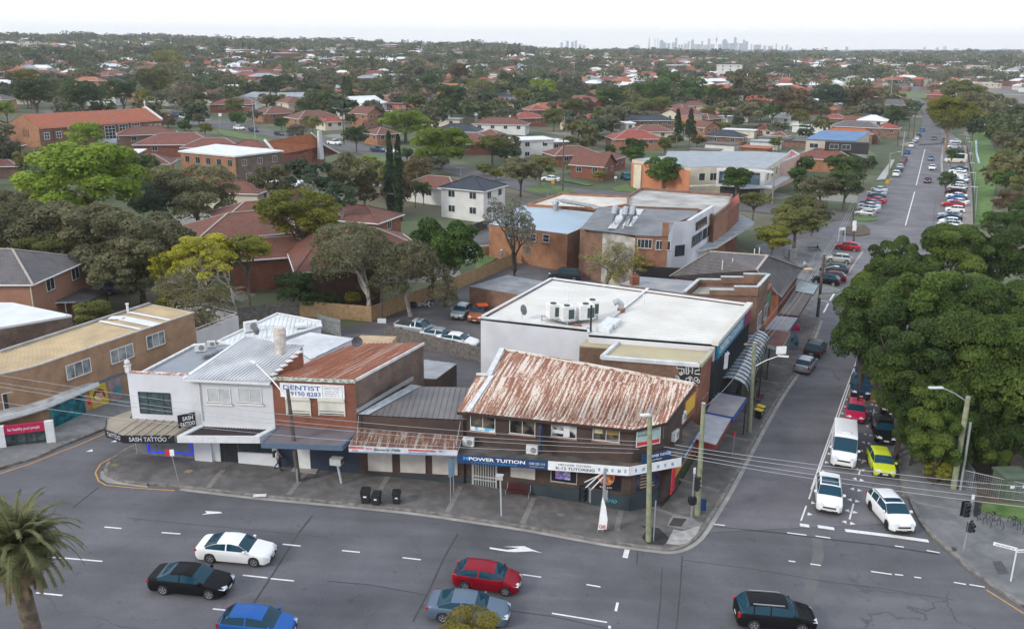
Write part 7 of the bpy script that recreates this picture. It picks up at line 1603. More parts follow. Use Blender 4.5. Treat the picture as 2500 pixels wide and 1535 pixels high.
for x,y,lb in((1790,440,'green palm by the white garages'),(1585,620,'low palm like bush among the garages')):pb=P(B6,x,y+60);palm(pb,pb.z+4.5,2.6,20,lb,YGR,.2,6,skirt=0,group='small garden palms',leafn=16)
def branchy(pos,zc,r,seed,leafm,bark,label,nleaf,lsize,levels=4,clump=.8,name='tree',lean=(0,0),spread=1.,r0=.35,group=None,cover=1.,asp=.5,wide=1.):
 g=random.Random(seed);ng=np.random.default_rng(seed);g0=gz(pos[0],pos[1]);b=V3((pos[0],pos[1],g0));t=th0(name,label,'tree',b,group);m=M();tips=[]
 def grow(p,d,L,rad,lv):
  pts=[p];rs=[rad];dd=d.copy();n=4
  for i in range(n):dd=(dd+V3((g.uniform(-1,1),g.uniform(-1,1),g.uniform(-.6,.8)))*.22).normalized();pts.append(pts[-1]+dd*L/n);rs.append(rad*(1-.3*(i+1)/n))
  m.tu(pts,rs,7 if lv==0 else 5 if lv<3 else 3,cap=0)
  if lv>=levels:tips.append(pts[-1]);tips.append(pts[-2]);return
  for k in range(g.choice((3,3,4))if lv else 4):
   a=g.random()*6.28;e=g.uniform(.45,.95)*spread;u=dd.cross(V3((math.cos(a),math.sin(a),.3))).normalized();nd_=(dd*math.cos(e)+u*math.sin(e));nd_.z+=.12*(1 if lv<2 else 0);nd_.x *= wide;nd_.y *= wide
   grow(pts[-1]if k<2 else pts[-2],nd_.normalized(),L*g.uniform(.62,.82),max(.03,rs[-1]*g.uniform(.66,.86)),lv+1)
  if lv>=2:tips.append(pts[-1])
 H=zc-g0;grow(b-UZ(.2),V3((lean[0],lean[1],1)).normalized(),H*.48,r0,0)
 V_=np.array(m.v);c=np.array([pos[0]+lean[0]*H*.5,pos[1]+lean[1]*H*.5,zc]);ext=np.abs(V_-c)[:,:2].max()*.82;s=r/ext
 def rs_(q):z=(q[2]-g0)/H;k=1+(s-1)*min(1,max(0,z));return(pos[0]+(q[0]-pos[0])*k,pos[1]+(q[1]-pos[1])*k,q[2])
 m.v=[rs_(q)for q in m.v];m.bd('trunk',bark,t,loc=b,uv=0)
 tp=[rs_(q)for q in tips];lm=leafm if isinstance(leafm,list)else[(leafm,1.)]
 for(mt,frac),sgn in zip(lm,range(9)):
  sel=[q for q in tp if(ng.random()<frac*cover)]if sgn==0 else[q for q in tp if(q[2]>zc+r*.05 and(q[0]-pos[0])<r*.35 and ng.random()<frac)]
  if not sel:continue
  C=[(q[0]-b.x,q[1]-b.y,q[2]-b.z)for q in sel];Q=[(clump*ng.uniform(.6,1.2),)*2+(clump*.6,)for q in sel]
  me=lm0('foliage',lv0(C,Q,int(nleaf*(frac if sgn else 1)),lsize,seed+sgn,shell=.2,asp=asp));me.materials.append(mt);o=bpy.data.objects.new('foliage',me);COL.objects.link(o);o.parent=t
 TREES.append((pos[0],pos[1],r));return t
def bpx(t,x,y,rpx,zc,*a,**k):
 p=P(t,x,y,zc);r=rpx/V[t][2]*dep(p)/FPX;return branchy(p,zc,r,*a,**k)
bpx('O',560,640,170,9.0,11,[(fo0('leaf_sparse',(.09,.085,.04),(.17,.15,.07)),.10),(YEL,.4)],TWIG,'wide bare limbed tree with yellow green patches before the brown house',8000,.13,levels=5,clump=.75,r0=.32,spread=1.15,wide=1.3)
T('O',395,640,42,6.0,RD,YEL,'small yellow tree at the left of the bare limbed tree',n=6000,size=.06);T('O',490,605,82,8,RD,YEL,'yellow leafed tree top above the bare limbs',n=16000,size=.04,flat=.6);T('O',590,600,66,8,RD,YGR,'yellow green tree top beyond the bare limbs',n=12000,size=.045,flat=.55)
T('O',420,715,45,2.6,RD,YGR,'yellow green bush at the lower left of the bare limbed tree',name='shrub',cat='shrub',n=4000,size=.07,flat=.8)
bpx('O',880,600,112,9.2,23,GRY,BARKP,'gum with pale forked trunk over the pine fence',26000,.13,levels=4,clump=1.55,r0=.34,lean=(-.05,0))
bpx('O',985,600,58,8.8,31,GRY,BARKP,'second gum right of the pale forked trunk',18000,.13,levels=4,clump=1.15,r0=.28)
bpx(A6,330,560,195,8.5,45,fo0('leaf_grey_sparse',(.10,.10,.09),(.2,.2,.18)),BARKD,'gnarled dark trunked gum beside the pale blue roof',8000,.13,levels=4,clump=.75,r0=.38,lean=(.12,.05),cover=.8)
bpx('O',1455,605,88,5.0,52,[(YGR,.12),(YGR,.1)],TWIG,'bare brown tree with a thick trunk before the patchy white wall',3200,.1,levels=5,clump=.5,r0=.40,spread=1.1,wide=1.2)
bpx('O',1535,635,55,3.2,57,[(YEL,.25),(YEL,.2)],TWIG,'low bare tree with yellow leaves beside the dark shopfront',2500,.1,levels=4,clump=.5,r0=.15,spread=1.1)
bpx(B2,1050,440,100,11,61,OLV,BARKP,'tall tan gum with white limbs in the middle distance',8000,.3,levels=4,clump=2.2,r0=.45)
bpx(B1,1290,470,110,12,66,[(GRY,.1)],TWIG,'bare silvery tree beyond the orange church roof',2500,.3,levels=5,clump=1.5,r0=.5)
bpx(B2,735,570,70,4.5,68,[(BRW,.15)],TWIG,'pale leafless tree left of the dark round tree',1500,.2,levels=4,clump=1.,r0=.25)
mid=[(B2,875,510,118,9,RD,DKG,'large dark round tree beside the navy roofed house'),(B2,925,330,80,10,RD,BRW,'tall brown green tree beyond the dark round tree'),(B2,1520,460,105,8,RD,BRT,'bright spring green round tree among the red roofs'),(B2,1255,445,55,5,RD,BRT,'small bright green tree left of the spring green one'),(B2,1705,490,55,6,RD,DKG,'dark tree right of the spring green tree'),(B2,1740,590,95,7,RD,OLV,'dark olive round tree before the brick church'),(B2,1990,520,110,9,RD,GRN,'large green dome tree right of the brick church'),(B2,1600,650,90,6,RD,OLV,'olive tree below the round dark olive one'),(B2,150,450,58,9,'cone',DKG,'dark conifer left of the white roofed house'),(B2,170,530,45,5,'cone',CON,'small dark conifer before the white roofed house'),(B2,355,420,60,5,RD,OLV,'olive tree left of the navy roofs'),(B2,720,400,70,6,RD,GRN,'green tree above the navy solar roof'),(B2,2130,590,60,5,RD,OLV,'olive tree before the blue roofed house, left'),(B2,2240,570,65,6,RD,OLV,'olive tree before the blue roofed house, middle'),(B2,2380,560,70,6,RD,OLV,'olive tree before the blue roofed house, right'),(B2,2210,480,95,8,RD,GRN,'green tree mass above the blue roofed house'),(B2,2400,400,120,9,RD,GRN,'tall green tree beyond the blue roofed house'),
(B5,1560,500,75,4,'broad',OLV,'flat topped street tree beside the back street'),(B5,1660,585,32,3,'column',BRT,'narrow bright green conifer by the white garage'),(B5,320,640,90,4,RD,BRT,'bright green lower crown left of the maroon roofed house'),(B5,2360,640,75,4,RD,OLV,'round olive tree before the red roofed brick house'),(B5,1860,700,60,3,RD,DKG,'small dark green tree between cottage and garage'),(B5,50,1050,85,4,RD,DKG,'dark tree before the small red tiled roof'),
(B6,720,420,80,9,'cone',CON,'left peak of the large dark conifer pair'),(B6,830,430,90,9,'cone',CON,'right peak of the large dark conifer pair'),(B6,890,560,75,4,'open',BRW,'brown shrub tree right of the conifer pair'),(B6,620,610,65,3.5,RD,OLV,'round olive tree left of the conifer pair'),(B6,345,700,100,5,RD,GRN,'green tree by the orange wall beside the driveway'),(B6,1060,450,50,3.5,RD,YGR,'yellow green tree by the white garages'),(B6,1130,450,45,3.5,RD,OLV,'olive tree by the white garages'),(B6,1240,410,60,3,RD,DKG,'dark hedge behind the white garages'),(B6,1410,330,40,4,'cone',DKG,'dark bush among the red roofs'),(B6,1535,300,26,6,'column',CON,'dark narrow cypress right of the red roofs'),
(B6,1700,250,170,9,RD,BRW,'large brown olive tree left of the sports field'),(B6,1760,310,120,6,'open',YGR,'yellowish tree before the large brown olive tree'),(B6,2020,200,150,10,RD,BLG,'large grey green tree before the sports field'),(B6,2320,230,170,9,RD,BRW,'large russet tree before the sports field'),(B6,1960,420,75,4,RD,DKG,'dark shrub tree beside the long grey roof'),(B6,1560,590,55,3,RD,GRN,'green tree before the rusty shed yard'),(B6,1820,790,75,4,RD,GRN,'green tree beside the orange brick gable end'),(B6,1740,860,70,4,RD,GRN,'green tree by the pink stair block'),(B6,1300,110,200,12,RD,GRY,'large grey gum above the palms'),(B6,850,130,130,9,RD,GRN,'dark green crown above the conifer pair'),(B6,560,160,150,9,RD,GRN,'green crown left of the conifer pair'),(B6,1050,160,90,9,RD,GRN,'green crown between conifers and gum'),(B6,580,260,85,7,RD,OLV,'olive crown right above the blue roof'),(B6,400,260,85,7,RD,OLV,'olive crown above the middle of the blue roof'),(B6,300,300,80,6,RD,OLV,'olive crown above the left of the blue roof'),
(B4,820,210,70,6,RD,GRY,'grey tree before the navy metal roof'),(B4,920,225,90,5,RD,OLV,'olive tree before the pale modern house'),(B4,570,260,85,4.5,RD,OLV,'olive shrub tree before the maroon roof on the corner'),(B4,590,360,75,3,RD,GRN,'dark green hedge at the street corner'),(B4,940,390,60,3,RD,DKG,'dark shrub before the brown tiled house'),(B4,1190,390,75,4,RD,OLV,'olive tree before the maroon tiled house'),(B4,1500,360,55,4,RD,DKG,'dark green tree before the orange brick two storey house'),(B4,1540,490,105,5,RD,DKG,'dark shaggy tree beside the double lamp pole'),(B4,1070,470,90,2.5,RD,SIL,'silvery hedge along the hill street'),(B4,1180,200,80,6,RD,GRY,'grey green tree left of the white roofed house'),(B4,170,410,45,2,RD,BRT,'small clipped green ball shrub'),(B4,330,440,60,2.5,RD,YGR,'pale green shrub at the street corner'),(B4,280,360,55,3,RD,GRY,'grey shrub beside the corner car park'),(B4,30,380,90,2.5,RD,BRW,'dark red hedge beside the corner car park'),(B4,2080,500,0,4,RD,OLV,''),(B4,1450,110,60,8,'cone',DKG,'dark conifer behind the white roofed house'),(B4,850,70,80,9,RD,DKG,'dark tree above the small white houses'),(B4,570,120,30,6,'cone',GRN,'small dark conifer by the pink house'),(B4,670,130,35,6,'cone',CON,'black green conifer by the pink house'),(B4,1950,640,60,3,RD,GRN,'green shrub under the bright green trees'),(B4,2080,920,75,3.5,RD,DKG,'dark shrub beside the small red tiled roof'),
(B1,240,480,130,13,RD,DKG,'dark green tree at the far left behind the church hall'),(B1,190,380,90,16,RD,YGR,'yellow topped tree at the far left'),(B1,570,490,140,11,RD,DKG,'large dark dome tree behind the church hall'),(B1,700,480,70,9,RD,DKG,'dark tree right of the large dark dome'),(B1,860,470,110,11,RD,DKG,'dark tree behind the middle of the church roof'),(B1,1090,400,130,14,RD,OLV,'large brown olive gum behind the church gable'),(B1,1000,500,60,8,RD,YGR,'yellowish tree behind the church gable'),(B1,1400,520,60,7,RD,DKG,'dark tree right of the bare silvery tree'),(B1,40,590,75,6,RD,BRT,'bright green tree at the left edge above the church hall'),(B1,1180,290,120,14,RD,YGR,'yellow olive crown high behind the church'),(A8,600,280,120,6,RD,BRT,'green tree before the church hall windows'),(A8,740,400,90,5,RD,DKG,'dark tree beside the white lean to roof'),(A8,90,390,70,3,RD,GRN,'dark shrub before the church gable'),(A8,1040,570,35,2,RD,DKG,'small dark shrub beside the garage'),(A8,1300,220,55,2,RD,GRN,'clipped hedge beside the church')]
for t_,x,y,r,zc,kd,lf,lb in mid:
 if r:tpx(t_,x,y,r,zc,kd,lf,lb,n=4200 if r<90 else 6500,size=.07 if r<90 else .055,flat=.8 if kd in(RD,'open')else 1)
HS=[(-22,113,12),(-23,103,5),(-15,108,5)]
W1=ny('house_white',(.55,.55,.53),(.66,.66,.64),.5);RT=dict(B=TB,R=TR,O=TO,M=TBR,N=TN,G=TG,W=FLATW,S=BLUEI,Z=ny('zinc_roof',(.22,.24,.26),(.3,.32,.34),.5,.5));WT=dict(o=BR_ORG,r=BR_RED,w=W1,c=RC0,b=BR_COM2,s=BR_SAL,p=ny('house_pink',(.42,.16,.13),(.5,.2,.16),.5))
FL=ny('house_cream',(.46,.43,.36),(.56,.53,.45),.5)
def ho0(c,ang,L,W,he,rise,rm,wm,label,kind='hip',name='house',cat='house',group=None,wins=2,chim=0):
 0
 z0=gz(c[0],c[1]);t=th0(name,label,cat,(c[0],c[1],z0),group);ca,sa=math.cos(ang),math.sin(ang);C3=V3((c[0],c[1],z0))
 f=lambda x,y,z:C3+V3((x*ca-y*sa,x*sa+y*ca,z));l,w=L/2,W/2
 base=[f(-l,-w,he),f(l,-w,he),f(l,w,he),f(-l,w,he)]
 m=M();m.ext(base,z0-3,roof=0)
 if kind=='gable':
  for s_ in(-1,1):m.face([f(s_*l,-w,he),f(s_*l,w,he),f(s_*l,0,he+rise)])
 m.bd('wall',wm,t);o=.5;l2,w2=l+o,w+o;m=M();zr=he+rise;e=he-.15
 if kind=='flat':m.ext([f(-l2,-w2,he+.15),f(l2,-w2,he+.15),f(l2,w2,he+.15),f(-l2,w2,he+.15)],z0+he-.1)
 elif kind=='gable':
  for s_ in(-1,1):m.face([f(-l2,s_*w2,e),f(l2,s_*w2,e),f(l2,0,zr+.05),f(-l2,0,zr+.05)][::s_ if s_==-1 else 1]);m.face([f(-l2,s_*w2,e-.12),f(l2,s_*w2,e-.12),f(l2,0,zr-.08),f(-l2,0,zr-.08)])
 else:
  k=max(0,l2-w2);a,b,c2,d=f(-l2,-w2,e),f(l2,-w2,e),f(l2,w2,e),f(-l2,w2,e);r0,r1=f(-k,0,zr),f(k,0,zr)
  m.face([a,b,r1,r0]);m.face([b,c2,r1]);m.face([c2,d,r0,r1]);m.face([d,a,r0])
 r=m.bd('roof',rm,t)
 if kind=='hip':
  m=M()
  for p,q in((a,r0),(d,r0),(b,r1),(c2,r1),(r0,r1)):
   if(p-q).length>.3:m.be(p+UZ(.04),q+UZ(.04),.25,.1)
  sub(m,'ridge_tiles',TCAP if rm in(TB,TR,TBR,TO,TG)and random.random()<.6 else rm,r,t)
 m=M()
 ed=[f(-l2,-w2,e),f(l2,-w2,e),f(l2,w2,e),f(-l2,w2,e)]
 if kind!='flat':
  for i in((0,2)if kind=='gable' else range(4)):m.be(ed[i]+UZ(-.06),ed[(i+1)%4]+UZ(-.06),.12,.16)
  m.bd('gutter',FRW,t)
 for i in range(4):
  a_,b_=base[i],base[(i+1)%4];n=V3(((b_-a_).y,-(b_-a_).x,0));w_=Wa(a_,b_)
  if n.dot(V3((-c[0],-c[1],0)))<0 or not wins:continue
  nn=max(1,min(wins,int(w_.L/3.2)))
  for st in range(2 if he>4.8 else 1):
   zt_=z0+he-.55-2.8*st
   for k in range(nn):
    u=w_.L*(k+.5)/nn;wz0(w_,t,u-.75,u+.75,zt_-1.3,zt_,FRW,2,1,sill=0)
 if chim:m=M();p=f(l*.3,w*.3,he+rise*.5);m.box((p.x,p.y,p.z+.9),(.6,.6,1.8),ang);sub(m,'chimney',BR_RED if chim==1 else W1,r,t)
 HS.append((c[0],c[1],max(L,W)*.62));return t
def hpx(t,x,y,he,ang,L,W,rm,wm,label,rise=None,**k):
 0
 rise=(min(L,W)/2*.42 if k.get('kind')!='flat' else 0)if rise is None else rise
 g=P(t,x,y);
 for _ in range(4):z=gz(g.x,g.y);g=P(t,x,y,z+he+rise*.5)
 z=gz(g.x,g.y)
 return ho0((g.x,g.y),ang,L,W,he,rise,RT[rm],WT[wm]if wm in WT else FL,label,**k)
A1_,A2_=R(-49),R(41);S1,S2=R(63),R(-27)
hs=[
(A7,930,280,4.4,R(22),12,8,'B','r','lower wing of the brown tiled house, between the yellow and olive trees',dict(wins=0)),
(A7,1530,230,4.4,R(22),9,9,'B','r','far wing of the brown tiled house behind the gums',dict(wins=0)),
(A7,720,140,5.0,R(30),15,11,'B','r','brown tiled house left of the round olive yellow tree',dict(wins=1)),
(A7,830,60,5.0,R(30),14,9,'B','r','brown tiled roof rising behind the nearer brown roof, left of the olive tree',dict(wins=1)),
(A7,1400,80,4.6,R(-20),12,8,'B','r','brown tiled roof right of the olive yellow tree',dict(wins=1)),
(B5,590,990,6.0,R(-27),9.2,8.6,'N','w','white two storey house with slate blue hip roof',dict(wins=2)),
(B5,270,985,3.6,R(-27),13,8,'B','w','brown tiled roof left of the slate blue one',dict(wins=1)),
(B5,1120,600,6.0,R(20),11,9,'W','w','white cube house with flat white roof',dict(kind='flat',wins=2)),
(B5,1310,620,5.5,R(20),7,8,'W','b','brick side wing of the white cube house',dict(kind='flat',wins=1)),
(B5,1500,700,3.4,R(20),14,9,'B','r','brown tiled house with a skylight behind the cottage',{}),
(B5,1700,780,3.6,S2,9,8.5,'B','r','gabled dark brick cottage facing the back street',dict(kind='gable',rise=2.8)),
(B5,1840,740,3.4,S2,7,9,'B','r','rear wing of the gabled dark brick cottage',{}),
(B5,2080,555,3.8,R(10),17,11,'R','o','bright red tiled orange brick house',{}),
(B5,2220,500,3.8,R(10),15,9,'M','c','dull pink tiled roof behind the bright red one',{}),
(B6,470,375,5.6,R(8),19,8,'N','b','long two storey house with dark blue roof and a white end',dict(wins=5)),
(B6,290,420,5.5,R(8),3.5,8,'W','w','white end block of the dark blue roofed house',dict(kind='flat',wins=1)),
(B5,850,430,3.6,R(-10),20,10,'B','w','long white house with brown tiled roof and white chimney',dict(chim=2,wins=4)),
(B5,450,490,3.4,R(-12),15,10,'N','w','dark navy tiled house before the long white house',{}),
(B5,570,590,3.4,R(25),15,11,'M','r','maroon tiled house beside the largest bright green tree',{}),
(B5,750,540,3.2,R(-10),9,8,'B','c','small brown roofed wing before the long white house',{}),
(B5,1170,310,5.8,R(20),9,8,'R','r','two storey red roofed house in the middle distance',{}),
(B5,1080,380,3.4,R(20),14,9,'R','r','red tiled roof before the two storey red roofed house',{}),
(B5,850,335,3.4,R(-10),9,8,'R','c','small bright red roof above the long white house',{}),
(B5,700,370,2.8,R(-10),8,6,'W','c','cream shed with white roof above the long white house',dict(kind='gable',rise=1)),
(B5,1370,280,4.5,R(20),12,9,'R','r','red tiled roof right of the two storey red house',{}),
(B5,1640,250,6.0,R(-60),22,11,'M','r','brick church with dull red tiled roof',dict(kind='gable',rise=4)),
(B5,1620,215,5.0,R(10),13,8,'R','c','pinkish red roof beyond the brick church',{}),
(B5,830,195,5.0,R(5),15,9,'N','w','white two storey house with blue black roof in the middle distance',{}),
(B5,760,240,3.4,R(40),13,9,'M','b','dark maroon gabled roof below the blue black roof',dict(kind='gable',rise=2.5)),
(B5,1010,220,3.4,R(5),13,9,'B','b','brown roof left of the spring green tree',{}),
(B5,1060,155,3.4,R(5),7,6,'R','c','small red roof left of the spring green tree',{}),
(B5,280,95,3.8,R(10),10,8,'N','s','slate roofed house above the large dark round tree',{}),
(B5,850,50,5.2,R(0),20,10,'B','s','wide two storey salmon house with brown and grey roof',{}),
(B5,80,205,3.8,R(10),14,9,'N','c','dark navy solar roof left of the large dark round tree',{}),
(B5,30,290,3.8,R(10),12,9,'R','p','red house left of the large dark round tree',{}),
(B5,200,380,3.2,R(-10),12,8,'W','w','white domed roof above the bright green trees',{}),
(B5,320,415,3.0,R(-10),14,6,'Z','c','long pale grey shed roof above the bright green trees',dict(kind='flat')),
(B5,110,330,3.0,R(-10),9,5,'W','c','thin white shed roof below the red house',dict(kind='flat')),
(B5,1980,150,3.6,R(20),9,8,'G','c','grey tiled hip roof among the trees on the right',{}),
(B5,1400,85,3.6,R(20),9,8,'Z','w','pale blue grey roof right of the spring green tree',{}),
(B5,1380,40,3.6,R(20),12,8,'O','c','orange roof above the spring green tree',{}),
(B5,1270,35,3.6,R(20),9,8,'O','c','small orange roof above the spring green tree, left',{}),
(B4,900,285,3.6,A2_,15,11,'B','o','brown tiled orange brick house on the hill street, left',{}),
(B4,1190,320,3.6,A2_,17,11,'B','o','brown tiled orange brick house on the hill street, right',{}),
(B4,1330,360,3.2,A2_,8,7,'R','c','small red awning roof before the right hill street house',{}),
(B4,1620,290,5.6,R(-35),9,8,'B','o','two storey orange brick house with brown gable',dict(kind='gable',rise=2.2)),
(B4,1620,210,6.0,R(-10),16,9,'W','w','large two storey white house with white roof',dict(wins=4)),
(B4,1490,235,5.6,R(-10),10,7,'W','w','left wing of the large white roofed house',{}),
(B4,1770,300,3.0,R(-10),8,4,'Z','w','grey verandah roof of the large white house',dict(kind='flat',wins=0)),
(B4,1880,240,5.2,R(-10),9,8,'M','p','pink walled two storey block right of the white house',dict(kind='flat')),
(B4,1980,240,4.0,R(10),12,9,'R','p','red hip roof beside the pink walled block',{}),
(B4,550,220,3.8,R(5),18,10,'M','r','maroon roofed house on the far street corner',{}),
(B4,400,150,4.5,R(60),12,8,'B','c','cream gabled house above the maroon corner house',dict(kind='gable',rise=3)),
(B4,790,165,4.2,R(-5),20,10,'Z','c','long navy grey metal roof beside the modern house',{}),
(B4,1030,165,6.0,R(30),14,9,'Z','w','modern pale house with a pitched grey roof',dict(kind='gable',rise=1.6)),
(B4,1240,155,4.6,R(10),14,9,'N','w','blue slate hip roof right of the modern pale house',{}),
(B4,1740,450,3.6,A2_,8,8,'B','o','small brown roofed brick house beside the bright green tree',{}),
(B4,1710,150,3.4,R(40),6,6,'Z','w','small pale gable above the large white house',dict(kind='gable',rise=2)),
(B4,1100,40,4.5,R(5),12,8,'Z','w','pale grey roof among the dark trees',{}),(B4,1105,85,4.0,R(5),8,7,'R','p','pink gable end below the pale grey roof',{}),
(B4,1380,100,4.5,R(5),8,7,'Z','c','small bluish roof above the dark conifer',{}),(B4,1590,70,4.0,R(5),16,8,'B','p','pinkish house with brown roof in the far rows',{}),(B4,1990,40,5.0,R(5),10,8,'Z','r','brick house with pale blue roof in the far rows',{}),(B4,2210,75,4.0,R(5),12,8,'N','s','slate hip roof in the far rows',{}),(B4,1960,110,4.0,R(5),14,9,'M','r','faded red roof in the far rows',{}),
(B4,120,510,3.6,R(8),21,12,'M','r','large maroon tiled house behind the small garage',dict(chim=1)),
(B4,400,545,3.6,R(8),15,9,'M','r','maroon tiled roof behind the white flat roof',{}),(B4,690,555,3.6,R(8),10,8,'M','r','maroon tiled roof left of the orange church roof',{}),
(A8,1060,450,3.0,R(10),10,8,'B','c','small brown tiled garage with cream walls',dict(wins=1)),(A8,1040,250,4.5,R(25),16,9,'B','b','dull brown roof beside the church hall windows',{}),(A8,870,405,3.0,R(10),9,8,'W','r','white skillion roofed brick lean to',dict(kind='flat',wins=1)),(A8,765,330,3.2,R(10),4,4,'Z','w','tiny grey roofed shed beside the green tree',dict(kind='gable',rise=1)),
(A8,1640,640,3.2,R(-5),13,8,'B','c','dark brown roof below the orange block',dict(wins=1)),(A8,1950,630,3.0,R(0),9,6,'W','b','white shed roof behind the small grey tree',dict(kind='flat',wins=0)),
(A8,10,480,2.8,R(10),8,5,'M','b','low shed roof at the left edge',dict(wins=0)),(A8,20,340,3.4,R(10),8,8,'M','b','low brick house left of the church gable',dict(wins=1)),
(B6,1010,310,3.6,R(-50),15,9,'O','r','bright orange tiled roof with solar panels',{}),(B6,950,360,3.6,R(-50),12,9,'B','r','brown tiled roof before the bright orange one',{}),(B6,1170,305,3.6,R(-50),12,9,'B','r','brown tiled roof right of the orange one',{}),(B6,1310,285,3.6,R(-50),13,9,'B','s','brown tiled roof with white gable line',{}),(B6,1450,270,3.6,R(-50),12,8,'R','r','red tiled roof with solar panels near the cypress',{}),
(B6,960,430,4.0,R(-50),7,9,'B','o','orange brick gable end behind the conifer pair',dict(kind='gable',rise=2)),(B6,1050,385,2.6,R(-50),5,5,'W','w','white garage, left of three',dict(kind='flat',wins=0)),(B6,1140,365,2.6,R(-50),6,5,'W','w','white garage, middle of three',dict(kind='flat',wins=0)),(B6,1300,360,2.6,R(-50),7,5,'W','w','white garage, right of three',dict(kind='flat',wins=0)),
(B6,1140,510,3.8,S2,13,8,'N','b','small house with bright blue hip roof',{}),(B6,1260,480,3.0,S2,12,5,'W','c','white flat roofed garage row above the blue hip roof',dict(kind='flat',wins=0)),(B6,1100,600,2.8,S2,10,6,'G','w','grey roofed white garage below the blue hip roof',dict(kind='flat',wins=0)),(B6,960,650,2.4,S2,9,5,'G','c','low flat garage behind the cream block',dict(kind='flat',wins=0)),
(B6,1450,450,3.0,S1,6,6,'B','r','brown gabled garage, nearest the lane',dict(kind='gable',rise=2)),(B6,1560,460,3.0,S1,8,8,'B','c','brown hip roofed garage with white door',{}),(B6,1600,510,2.8,S1,6,6,'B','b','small brown roof by the lane',dict(wins=0)),(B6,1560,550,2.8,S2,11,6,'G','w','grey flat garage roof by the lane',dict(kind='flat',wins=0)),(B6,1480,580,2.6,S2,10,5,'S','w','blue grey flat garage roof by the lane',dict(kind='flat',wins=0)),
(B6,1400,630,2.4,S2,9,7,'O','b','rusty tan shed roof behind the cream block',dict(kind='flat',wins=0)),(B6,1740,570,2.4,S2,11,8,'G','b','dark slatted pergola roof beside the blue roofed block',dict(kind='flat',wins=0)),
(B6,2000,680,3.8,S2,17,11,'M','o','maroon tiled orange brick house beside the long street',{}),(B6,2200,480,4.0,S2,17,8,'O','b','terracotta roof behind the blue roofed block',dict(wins=0)),(B6,2260,430,6.0,S2,17,8,'G','b','long dark grey roofed terrace beside the long street',dict(wins=3)),
(B6,2250,385,4.0,S2,9,7,'B','b','brown gable behind the dark grey terrace',dict(kind='gable',rise=2)),(B6,2080,360,4.0,S2,9,8,'R','b','red roof left of the deep blue one',{}),(B6,2320,355,4.0,S2,12,8,'N','b','deep blue roof beyond the dark grey terrace',{}),(B6,2400,375,5.6,S2,11,9,'W','w','white roofed house at the bend of the long street',{}),
(A5,1060,500,4.0,S2,9,8,'R','b','red roofed house under the white roof at the bend',{}),(A5,1590,125,4.5,S2,15,10,'O','r','orange roofed house across from the sports field',{}),(A5,1540,190,4.0,S2,12,8,'R','r','red wall house below the orange roofed one',{}),(A5,2070,480,3.0,S2,14,6,'S','w','pale railway building beside the tracks',dict(kind='flat')),
(B6,1900,445,3.0,S2,18,3,'W','w','long white fence like roof behind the palm',dict(kind='flat',wins=0)),
]
for t_,x,y,he,a,L,W,rm,wm,lb,k in hs:hpx(t_,x,y,he,a,L,W,rm,wm,lb,**k)
zt=6.2;a=P(A8,280,245,zt+2);b=P(A8,1140,182,zt+2);
t=th0('church_hall','long brick church hall with weathered orange roof','church hall',at0(a));e0=P(A8,275,240,8.0);e1=P(A8,1145,182,8.0);d=(e1-e0).normalized();pp=V3((-d.y,d.x,0));r0=P(A8,150,148,12.5);r1=P(A8,1015,88,12.5);wd_=2*((r0-e0).dot(pp));
f0=P(A8,40,222,8.);wq=Wa(f0,e0);rr0=wq.at(*wq.px(A8,150,148));rr1=rr0+(e1-e0);f1=f0+(e1-e0);pp=(rr0-e0);pp.z=0;pp.normalize()
m=M()
for a,b in((e0,e1),(e1,f1),(f1,f0)):m.face([(a.x,a.y,-3),(b.x,b.y,-3),b,a])
m.face([e1,f1,rr1]);m.bd('wall',BR_COM2,t);m=M();m.face([(e0.x,e0.y,-3),(f0.x,f0.y,-3),f0,rr0,e0]);m.v=[tuple(V3(v)-d*.05)for v in m.v];m.bd('gable_wall',BR_ORG,t)
OR=tiles('weathered_orange',(.42,.12,.06),(.34,.10,.05),(.2,.12,.09))
m=M();ov=.5;m.face([e0-pp*ov-UZ(.3),e1-pp*ov-UZ(.3),rr1+UZ(.1),rr0+UZ(.1)]);m.face([f1+pp*ov,f0+pp*ov,rr0+UZ(.1),rr1+UZ(.1)]);m.bd('roof',OR,t)
m=M();m.be(e1+d*.2+UZ(.2),rr1+d*.2+UZ(.4),.5,.5);m.be(f1+d*.2,rr1+d*.2+UZ(.4),.5,.5);m.bd('gable_coping',WH,t);m=M();m.be(rr1+UZ(.3),rr1+UZ(2.6),.25,.25);m.be(rr1+UZ(1.9)-pp*.6,rr1+UZ(1.9)+pp*.6,.2,.2);m.bd('cross',WH,t)
w_=Wa(e0,e1);L=w_.L
for u0,u1,z0_,z1_,rc in((.03,.07,4.6,6.6,2),(.12,.16,4.8,6.6,2),(.50,.59,3.2,7.4,4),(.62,.70,3.4,7.5,4),(.73,.80,3.8,7.6,4),(.88,.905,5.6,6.8,1),(.93,.95,5.6,6.8,1),(.965,.985,5.6,6.8,1)):wz0(w_,t,L*u0,L*u1,z0_,z1_,FRW,3 if rc>2 else 2,rc,sill=0,fw=.14)
for u0,l in((.1,'a'),(.47,'b'),(.6,'c'),(.71,'d'),(.82,'e')):m=M();w_.sb(m,L*u0,L*u0+.5,-2,7.4,.0,.5);m.bd('buttress',BR_COM2,t)
wg=Wa(f0-d*.06,e0-d*.06)
for k in range(3):m=M();wg.sb(m,wg.L*.5+k*1.1,wg.L*.5+k*1.1+.6,5.2,7.4,.0,.08);m.bd('arched_vent',ny('vent_brown',(.14,.08,.05),(.2,.12,.08),3),t)
HS.append((-110,270,25))
